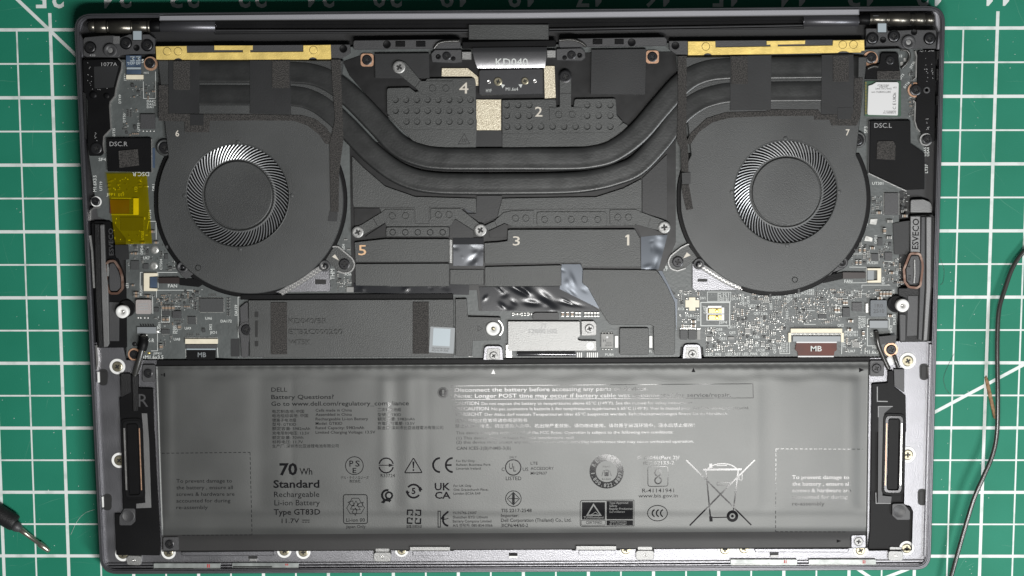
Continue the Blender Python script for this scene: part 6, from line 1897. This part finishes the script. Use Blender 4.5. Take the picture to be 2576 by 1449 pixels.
bt('廢電池請回收', 1022.5, 1328, 6.2, 39)
line(ink, [(1102, 1286), (1102, 1326), (1108, 1326), (1108, 1286)], 1.9, INK, True); line(ink, [(1110, 1306), (1117, 1296), (1128, 1286.5)], 4.6, INK); line(ink, circ(1128, 1309, 13.5, 16, 90, 215), 4.8, INK); line(ink, [(1128, 1304), (1117, 1307)], 2, INK)
for s, v, w in (('YU10746-23007', 1293.5, 60), ('Shenzhen BYD Lithium', 1304.2, 88), ('Battery Company Limited', 1314.5, 97), ('A/S 연락처: 080-854-0066', 1325.3, 100)): bt(s, 1139, v, 6.4, w, 0.003)
done('safety_marks')

# safety marks, right half
line(ink, circ(1291, 1176, 19.3, 36), 2.8, INK, True); bt('U', 1281, 1180, 14, 9, 0.006); bt('L', 1291.5, 1186, 13, 7, 0.006); bt('C', 1262, 1185, 8.6, 7); bt('US', 1315, 1185, 8.6, 14); bt('24LY', 1281, 1153, 5.6, 19); bt('LISTED', 1272.5, 1208, 8.8, 39, 0.003)
for s, v, w in (('LTE', 1169, 18), ('ACCESSORY', 1182, 58), ('MH29637', 1194, 41)): bt(s, 1335, v, 7.0, w, 0.003)
line(ink, circ(1291.5, 1254.5, 19.5, 36), 1.8, INK, True); line(ink, [(1291.5, 1238), (1291.5, 1271)], 2.8, INK); line(ink, [(1276, 1254.5), (1289, 1241), (1289, 1268)], 1.6, INK, True); line(ink, [(1307, 1254.5), (1294, 1241), (1294, 1268)], 1.6, INK, True); line(ink, [(1280, 1254.5), (1304, 1254.5)], 1.8, INK)
for s, v, w in (('TIS 2217-2548', 1288.5, 77), ('Importer:', 1301, 44), ('Dell Corporation (Thailand) Co., Ltd.', 1313, 177), ('3ICP6/44/60-2', 1326, 68)): bt(s, 1260.5, v, 8.2, w, 0.006)
area(ink, circ(1526, 1186, 43, 48), INK, [circ(1526, 1186, 27, 36)])
line(ink, rrect(1526, 1190, 10, 14, 2), 1.4, INK, True); area(ink, rrect(1526, 1192, 7, 9, 1), INK); line(ink, [(1514, 1198), (1518, 1184)], 1.2, INK); line(ink, [(1538, 1198), (1534, 1184)], 1.2, INK); bt('RBRC', 1526, 1176, 4, 20, 0, A0, 'c'); bt('Li-Ion', 1526, 1207, 4.4, 22, 0, A0, 'c')
bt('IS 16046(Part 2)/', 1604.5, 1155.5, 8.8, 105, 0.004); bt('IEC 62133-2', 1619, 1168.5, 8.6, 77, 0.004); line(ink, rnd([(1629.5, 1173.5), (1680, 1173), (1680.5, 1223), (1630, 1224)], 7, 4), 1.7, INK, True)
line(ink, circ(1655.5, 1189, 8, 16, 110, 400), 3.2, INK); line(ink, [(1661, 1194), (1649, 1204)], 3.2, INK); line(ink, circ(1655.5, 1209, 8, 16, -70, 220), 3.2, INK)
bt('R-41141941', 1615.5, 1239, 9.6, 80, 0.003); bt('www.bis.gov.in', 1606, 1251.5, 8.6, 99, 0.003)
line(ink, circ(1654, 1291, 25, 36, ry=19.5), 2.0, INK, True)
for k in range(3): line(ink, circ(1650 + 10.5 * k, 1291, 9.2, 14, 110, 250), 3.2, INK)
# crossed-out bin
line(ink, [(1726, 1157), (1785, 1215.5), (1890, 1321)], 3.6, INK); line(ink, [(1899, 1157), (1840, 1215.5), (1735, 1322)], 3.6, INK)
line(ink, [(1768, 1181.5), (1866, 1180.5)], 5.0, INK); line(ink, circ(1817, 1196, 44, 20, 215, 325, 30), 2.6, INK); line(ink, [(1804, 1167), (1827, 1167), (1827, 1171), (1804, 1171)], 2.2, INK, True)
line(ink, [(1776, 1183), (1787, 1300)], 3.4, INK); line(ink, [(1857, 1183), (1845, 1285)], 3.4, INK); area(ink, [(1784, 1299), (1792, 1299), (1793, 1312), (1785, 1312)], INK); line(ink, [(1790, 1302), (1835, 1301)], 2.4, INK)
line(ink, circ(1842.5, 1298.5, 11, 28), 7.2, INK, True); area(ink, circ(1842.5, 1298.5, 3.6, 14), INK); line(ink, rrect(1820, 1217, 32, 7, 1), 1.8, INK, True); line(ink, rrect(1863, 1200, 8, 14, 1), 2.0, INK, True); area(ink, rrect(1788, 1172, 8, 11, 1), INK)
# tested-product badge
line(ink, rnd([(1459.5, 1259), (1595, 1258), (1595, 1323), (1459.5, 1324.5)], [7, 1, 1, 7], 4), 1.4, INK, True)
bands(ink, 1464, 1263.5, 1522, 1307, INK); bands(ink, 1526, 1260.5, 1592.5, 1306.5, INK); bands(ink, 1526, 1309, 1592.5, 1321.5, INK)
bt('CERTIFIED', 1474, 1318, 6.6, 41, 0.003); line(ink, rnd([(1462, 1309), (1523, 1309), (1523, 1321), (1462, 1321.5)], [0, 0, 4, 4], 3), 1.0, INK, True)
done('safety_marks')
# light lettering on the black badges
lt = MB()
for k, ch in enumerate('RECYCLE'):
    a = math.radians(-90 + (k - 3) * 21)
    letters(lt, ch, 1526 + 31 * math.cos(a), 1186 + 31 * math.sin(a), 10, 7.0, math.degrees(a) + 90, INK2, 0.02, 'c')
for k, ch in enumerate('1.800.822.8837'):
    a = math.radians(172 - k * 12.6)
    letters(lt, ch, 1526 + 39.5 * math.cos(a), 1186 + 39.5 * math.sin(a), 9, 6.0 if ch not in '.1' else 2.6, math.degrees(a) - 90, INK2, 0.02, 'c')
line(lt, [(1493, 1269), (1511, 1296), (1477, 1296)], 3.2, INK2, True); line(lt, [(1485, 1296), (1498, 1288), (1505, 1293)], 1.6, INK2)
letters(lt, 'TÜVRheinland', 1468, 1304.5, 5.6, 50, A0, INK2, 0.004)
for k, (s, w) in enumerate((('Type Approved', 47), ('Safety', 20), ('Regular Production', 58), ('Surveillance', 39))): letters(lt, s, 1533, 1267.5 + 7.4 * k, 5.0, w, A0, INK2, 0.006)
letters(lt, 'www.tuv.com', 1534, 1314.5, 4.6, 42, A0, INK2, 0.004); letters(lt, 'ID 1111273067', 1534, 1321, 4.6, 42, A0, INK2, 0.004)
lt.build('badge_lettering', M['film'], battery)

# ================================================================== speakers
def speaker(outline, c, ang, flip, extra):
    s = plate('speaker_box', rnd(outline, 3), 7.32, 8.55, 'black', laptop, 0.2)
    u, v = c
    plate('driver_frame', rrect(u, v, 56, 206, 15, ang), 8.56, 8.95, 'black', s, 0.15, [rrect(u, v, 46, 194, 12, ang)])
    plate('driver_ring', rrect(u, v, 46, 195, 12, ang), 8.56, 9.1, 'driver', s, 0.2, [rrect(u, v, 31, 182, 8, ang)])
    plate('driver_cone', rrect(u + 1 * flip, v, 27, 178, 6, ang), 8.56, 8.9, 'black', s, 0.2)
    for sd, m in ((-flip, 'steel'), (flip, 'copper')):
        du = sd * 19.0
        sn = math.sin(math.radians(ang))
        strip('driver_trim', [(u + du + 78 * sn, v - 78), (u + du - 78 * sn, v + 78)], 4.2 if m == 'steel' else 2.6, 8.9, 9.2, m, s)
    return s


SL = speaker(TP(0, 2, [(1205, 862), (1330, 872), (1395, 870), (1395, 1005), (1540, 1010), (1552, 1449)]) + TP(0, 3, [(1555, 0), (1585, 600), (1615, 1130), (1608, 1243), (1170, 1240), (1152, 822), (1240, 820), (1232, 700), (1215, 0)]) + TP(0, 2, [(1200, 1108), (1310, 1052), (1212, 1050)]), (334, 1155), -2.1, 1, 0)
SR = speaker(TP(3, 2, [(1045, 962), (1202, 952), (1208, 832), (1262, 830), (1272, 992), (1386, 1082), (1392, 1449)]) + TP(3, 3, [(1385, 0), (1372, 740), (1440, 755), (1462, 800), (1450, 1195), (1015, 1198), (1005, 1165), (1025, 1000), (1040, 0)]), (2248, 1143), 1.3, -1, 0)
plate('speaker_tape', [T(0, 2, 1425, 1260), T(0, 2, 1480, 1262), T(0, 3, 1500, 100), T(0, 3, 1522, 762), T(0, 3, 1372, 768), T(0, 3, 1370, 722), T(0, 3, 1462, 712), T(0, 2, 1440, 1440)], 8.56, 8.7, 'mgrey', SL, 0.03)
plate('speaker_channel', rnd(TP(0, 2, [(1325, 880), (1385, 880), (1385, 1240), (1335, 1245)]), 3), 8.57, 9.1, 'blackgrain', SL, 0.3)
plate('speaker_side', rnd(TP(0, 2, [(1215, 860), (1310, 860), (1315, 1050), (1215, 1105)]), 2), 7.33, 8.7, 'blackgrain', SL, 0.15)
text('moulded_letter', 'R', *T(0, 2, 1395, 1195), 32, 24, 'dgrey', SL, 8.6)
plate('speaker_side', rnd(TP(3, 2, [(1265, 815), (1372, 815), (1372, 1055), (1270, 985)]), 2), 7.33, 8.5, 'dgrey', SR, 0.15)
plate('speaker_tape', [T(3, 2, 1112, 1195), T(3, 2, 1250, 1195), T(3, 2, 1170, 1260), T(3, 3, 1152, 640), T(3, 3, 1245, 650), T(3, 3, 1238, 712), T(3, 3, 1105, 715)], 8.56, 8.7, 'dgrey', SR, 0.03)
mb = MB(); line(mb, TP(3, 2, [(1100, 992), (1100, 1140), (1205, 1142)]), 2.4, 8.6); line(mb, TP(3, 2, [(1110, 1300), (1110, 1192), (1255, 1192)]), 2.0, 8.75); line(mb, TP(3, 3, [(1085, 610), (1088, 718), (1235, 718)]), 2.0, 8.75)
mb.build('moulded_letter', M['mgrey'], SR)
for par, c, pts in ((SL, T(0, 3, 1290, 845), TP(0, 3, [(1200, 850), (1250, 770), (1360, 770), (1362, 900), (1320, 940), (1200, 940)])), (SR, T(3, 3, 1322, 800), TP(3, 3, [(1250, 722), (1368, 720), (1430, 800), (1430, 885), (1300, 885), (1250, 840)]))):
    plate('speaker_foot', rnd(pts, 5), 8.4, 8.68, 'dgrey', par, 0.1)
    lathe('speaker_foot_dimple', c, [(16.5, 8.69), (15.5, 8.78), (14.5, 8.78), (13.5, 8.70)], 'dgrey', par, 24)

# ================================================================== side modules (tall black units beside the board)
ml = plate('side_module', rnd(TP(0, 1, [(915, 800), (960, 772), (1112, 775), (1150, 1100), (1225, 1290), (1262, 1449)]) + TP(0, 2, [(1268, 0), (1275, 600), (1100, 602), (975, 602), (945, 0)]), 3), 5.1, 8.0, 'black', laptop, 0.25)
plate('module_strip', rnd([T(0, 1, 1003, 812), T(0, 1, 1045, 808), T(0, 1, 1060, 1200), T(0, 1, 1085, 1449), T(0, 2, 1097, 560), T(0, 2, 1080, 592), T(0, 2, 1040, 600), T(0, 2, 1020, 100)], 3), 8.0, 9.3, 'mgrey', ml, 0.3)
plate('module_side', [T(0, 1, 948, 800), T(0, 1, 998, 805), T(0, 2, 1018, 100), T(0, 2, 1034, 600), T(0, 2, 990, 600), T(0, 2, 962, 100)], 8.0, 8.8, 'blackgrain', ml, 0.3)
plate('module_well', rnd([T(0, 2, 1098, 140), T(0, 2, 1200, 145), T(0, 2, 1198, 535), T(0, 2, 1105, 535)], 2), 8.0, 8.25, 'dgrey', ml, 0.1)
text('moulded_lettering', 'ESVECO', *T(0, 1, 1142, 1120), 11, 68, 'dgrey', ml, 8.05, -91.5, 0.01)
mr = plate('side_module', rnd(TP(3, 1, [(1432, 718), (1660, 705), (1680, 740), (1672, 1449)]) + TP(3, 2, [(1655, 0), (1625, 530), (1600, 542), (1330, 545), (1318, 520), (1310, 0)]) + TP(3, 1, [(1400, 1449), (1425, 1100)]), 3), 5.1, 8.0, 'blackgrain', laptop, 0.25)
plate('module_strip', rnd([T(3, 1, 1590, 730), T(3, 1, 1648, 730), T(3, 1, 1642, 1449), T(3, 2, 1605, 525), T(3, 2, 1560, 538), T(3, 2, 1590, 0)], 3), 8.0, 9.3, 'mgrey', mr, 0.3)
plate('module_side', [T(3, 1, 1540, 730), T(3, 1, 1585, 730), T(3, 2, 1582, 0), T(3, 2, 1552, 538), T(3, 2, 1508, 520), T(3, 2, 1525, 0)], 8.0, 8.9, 'dgrey', mr, 0.3)
plate('module_panel', tb(3, 1, 1434, 728, 1532, 1090), 8.0, 8.4, 'mgrey', mr, 0.1)
text('moulded_lettering', 'ESVECO', *T(3, 1, 1512, 1060), 15.5, 77, 'black', mr, 8.44, -88.5, 0.015)
plate('module_well', rnd(TP(3, 2, [(1408, 78), (1510, 78), (1500, 480), (1395, 485)]), 2), 8.0, 8.25, 'dgrey', mr, 0.1)
plate('module_rib', rnd(TP(3, 2, [(1320, 260), (1392, 265), (1388, 535), (1325, 540)]), 5), 8.0, 8.7, 'dgrey', mr, 0.3)
plate('module_cap', rnd(TP(3, 1, [(1435, 560), (1560, 555), (1640, 585), (1655, 640), (1652, 692), (1432, 690)]), [6, 6, 14, 6, 3, 3]), 5.6, 7.4, 'mgrey', laptop, 0.2)
plate('module_gap', tb(3, 1, 1435, 693, 1670, 718), 5.1, 6.2, 'recess', laptop, 0)
# coil loops
for par, pts, inner in ((ml, TP(0, 1, [(1062, 1212), (1095, 1180), (1150, 1175), (1205, 1260), (1228, 1340), (1232, 1449)]) + TP(0, 2, [(1222, 15), (1185, 55), (1110, 55), (1085, 20)]) + TP(0, 1, [(1068, 1400), (1066, 1300)]), TP(0, 1, [(1100, 1205), (1145, 1195), (1190, 1280), (1212, 1360), (1212, 1449)]) + TP(0, 2, [(1200, 10), (1175, 30), (1105, 30)]) + TP(0, 1, [(1098, 1400)])),
                        (mr, TP(3, 1, [(1432, 1102), (1528, 1104), (1552, 1180), (1558, 1240), (1535, 1425), (1500, 1449), (1420, 1440), (1378, 1390), (1368, 1260), (1400, 1180)]), TP(3, 1, [(1440, 1125), (1515, 1125), (1535, 1190), (1540, 1240), (1515, 1400), (1430, 1415), (1395, 1375), (1390, 1260)]))):
    l = plate('coil_bed', rnd(inner, 6), 8.0, 8.5, 'dgrey', par, 0.15)
    strip('copper_loop', rnd(pts, 8), 6, 8.0, 9.0, 'copperdark', par, True)
for p, r in ((TP(3, 1, [(1475, 1165), (1478, 1300), (1470, 1400)]), 3.5), (TP(0, 1, [(1075, 1210), (1085, 1260), (1082, 1330)]), 6)):
    strip('coil_glint', p, r, 8.3, 9.0, 'steelmatte', mr if p[0][0] > 1000 else ml)
mb = MB(); letters(mb, '8 :', *T(3, 1, 1432, 1240), 6, None, -90, 8.54, 0.02); letters(mb, '73 S', *T(3, 1, 1438, 1375), 6, None, -90, 8.54, 0.02); letters(mb, '77', *T(3, 1, 1405, 1370), 6, None, -90, 8.54, 0.02)
mb.build('lettering', M['black'], mr)
# standoffs
for c, base in ((T(0, 2, 1234, 236), T(0, 2, 1272, 205)), (T(3, 2, 1350, 174), T(3, 2, 1290, 160))):
    bs = lathe('standoff_base', base, [(22, 7.9), (22, 8.35), (20, 8.45), (17, 8.3)], 'black', laptop, 28)
    st = lathe('standoff', c, [(16.5, 8.0), (16.5, 10.4), (15, 10.7), (7, 10.7), (5.5, 10.2), (4, 9.6)], 'white', laptop, 28)
    lathe('standoff_core', (c[0] + 0.5, c[1]), [(5, 10.1), (2, 10.5), (0.5, 10.55)], 'steel', st, 12)
# fixed trim along the left wall
strip('wall_trim', TP(0, 1, [(905, 920), (925, 1080), (945, 1449)]), 5, 6.0, 8.6, 'steelmatte', laptop)
plate('wall_tab', TP(0, 2, [(958, 575), (975, 575), (990, 760), (972, 830)]), 7.0, 8.9, 'steel', laptop, 0.1)

# ================================================================== loose things on the mat
sd = empty('screwdriver', W(40, 1318, 0) * 0.001)
tag(sd, 'precision screwdriver with black handle and slim steel bit lying on the mat', 'screwdriver')


def rod(name, pts, m, parent, n=24):
    """solid of revolution along a line: (u, v, z, r mm) stations"""
    P = [W(u, v, z) for u, v, z, r in pts]
    ax = (P[-1] - P[0]).normalized()
    side = Vector((-ax.y, ax.x, 0)).normalized()
    up = ax.cross(side) * -1
    if up.z < 0: up = -up
    vs, fs = [], []
    for p, (_, _, _, r) in zip(P, pts):
        for k in range(n):
            a = 2 * math.pi * k / n
            q = p + side * (r * math.cos(a)) + up * (r * math.sin(a))
            vs.append(tuple(q - parent.location * 1000))
    for i in range(len(P) - 1):
        for k in range(n):
            j = (k + 1) % n
            fs.append((i * n + k, i * n + j, (i + 1) * n + j, (i + 1) * n + k))
    fs.append(tuple(range(n - 1, -1, -1))); fs.append(tuple((len(P) - 1) * n + k for k in range(n)))
    mb = MB(); mb.add(vs, fs)
    return mb.build(name, M[m], parent, True)


def along(a, b, t): return (a[0] + (b[0] - a[0]) * t, a[1] + (b[1] - a[1]) * t)


h0, h1 = (-200, 1175), T(0, 3, 155, 920)
tip0, tip1 = T(0, 3, 165, 950), T(0, 3, 497, 1200)
zs = 3.6
rod('handle', [(*along(h0, h1, 0), zs + 0.6, 3.2), (*along(h0, h1, 0.02), zs + 0.6, 3.6), (*along(h0, h1, 0.75), zs + 0.3, 3.6), (*along(h0, h1, 0.96), zs, 3.45), (*along(h0, h1, 0.99), zs, 3.3), (*h1, zs, 3.0)], 'blackgrain', sd)
rod('collar', [(*along(tip0, tip1, -0.08), zs - 0.1, 2.2), (*along(tip0, tip1, 0.03), zs - 0.1, 2.1), (*along(tip0, tip1, 0.10), zs - 0.1, 1.5), (*along(tip0, tip1, 0.13), zs - 0.1, 1.2)], 'dgrey', sd)
rod('bit', [(*along(tip0, tip1, 0.05), zs - 0.1, 1.3), (*along(tip0, tip1, 0.30), 2.9, 1.0), (*along(tip0, tip1, 0.68), 2.0, 0.85), (*along(tip0, tip1, 0.70), 1.9, 1.25), (*along(tip0, tip1, 0.86), 1.7, 1.15), (*along(tip0, tip1, 0.92), 1.6, 0.95), (*tip1, 1.4, 0.8)], 'bitsteel', sd)

cab = cable('power_cable', [(2700, 560, 2.6), (2620, 590, 2.2), (2576, 632, 1.8), (2548, 672, 2.0), (2527, 730, 2.4), (2513, 780, 3.0), (2509, 850, 3.6), (2509, 925, 4.2), (2510, 1000, 4.8), (2508, 1087, 5.0), (2497, 1144, 5.2), (2474, 1199, 5.4), (2452, 1249, 5.4), (2432, 1312, 5.2), (2407, 1399, 4.8), (2392, 1452, 4.2), (2368, 1530, 3.2), (2340, 1600, 1.2)], 0.88, 'cable', None, 14, 10)
tag(cab, 'thin dark rubber cable curving along the mat beside the laptop', 'cable')
mb = MB()
wp = TP(3, 2, [(2183, 905), (2200, 885), (2222, 935), (2255, 1080), (2285, 1215), (2290, 1325), (2272, 1310), (2240, 1170), (2205, 1020)])
mb.plate(wp, 0.05, 0.85, 0.2)
tag(mb.build('wood_sliver', M['wood']), 'thin brown sliver of wood lying half under the cable', 'wood sliver')
# hairs and fluff on the mat
for k, pts in enumerate((((2400, 890), (2385, 920), (2374, 950), (2378, 975), (2388, 990)), ((178, 1345), (195, 1310), (215, 1290), (238, 1282)), ((2365, 650), (2375, 680), (2372, 710), (2366, 716)))):
    mb = MB()
    mb.tube(spline([tuple(W(u, v, 0.12)) for u, v in pts], 6), 0.06, 5)
    tag(mb.build('hair', M['cable' if k != 1 else 'mat_line'], None, True), ('fine dark hair curled on the mat near the wood sliver', 'fine pale hair on the mat beside the screwdriver bit', 'fine dark hair on the mat beside the cable bend')[k], 'hair')
mb = MB()
for k in range(130):
    u, v = (RND.uniform(0, 240), RND.uniform(30, 1449)) if k % 2 else (RND.uniform(2350, 2576), RND.uniform(30, 1449))
    r = RND.uniform(0.3, 1.0)
    c = W(u, v, 0.05)
    mb.lathe(c, [(r * K * 1.3, 0.005), (r * K, 0.08), (r * K * 0.3, 0.13)], 6)
tag(mb.build('lint', M['mat_line']), 'specks of pale lint scattered over the mat', 'lint', kind='stuff')
if _fo.name in COL.objects:
    COL.objects.unlink(_fo)
bpy.data.objects.remove(_fo)

# part labels for the components that stand out
for o, l in ((battery, 'flat grey battery pack printed with rating text and safety marks'), (board, 'dark grey circuit board crowded with small components'),
             (FL, 'black fan cover with round blade opening, marked 6'), (FR, 'black fan cover with round blade opening, marked 7'),
             (SL, 'black speaker box with moulded letter R and copper-trimmed slot'), (SR, 'black speaker box with copper-trimmed slot beside the battery arrow'),
             (sc, 'grey drive cover with two foam strips and a pale sticker'), (deck, 'satin grey metal deck round battery and speakers'),
             (p4, 'dimpled black heat plate marked 4'), (p2, 'dimpled black heat plate marked 2'), (gl, 'gold bar above the fan marked 6'), (gr, 'gold bar above the fan marked 7'),
             (cp, 'dark glossy clamp plate with two brass screws'), (wl, 'white printed label on the radio module')):
    o['label'] = l
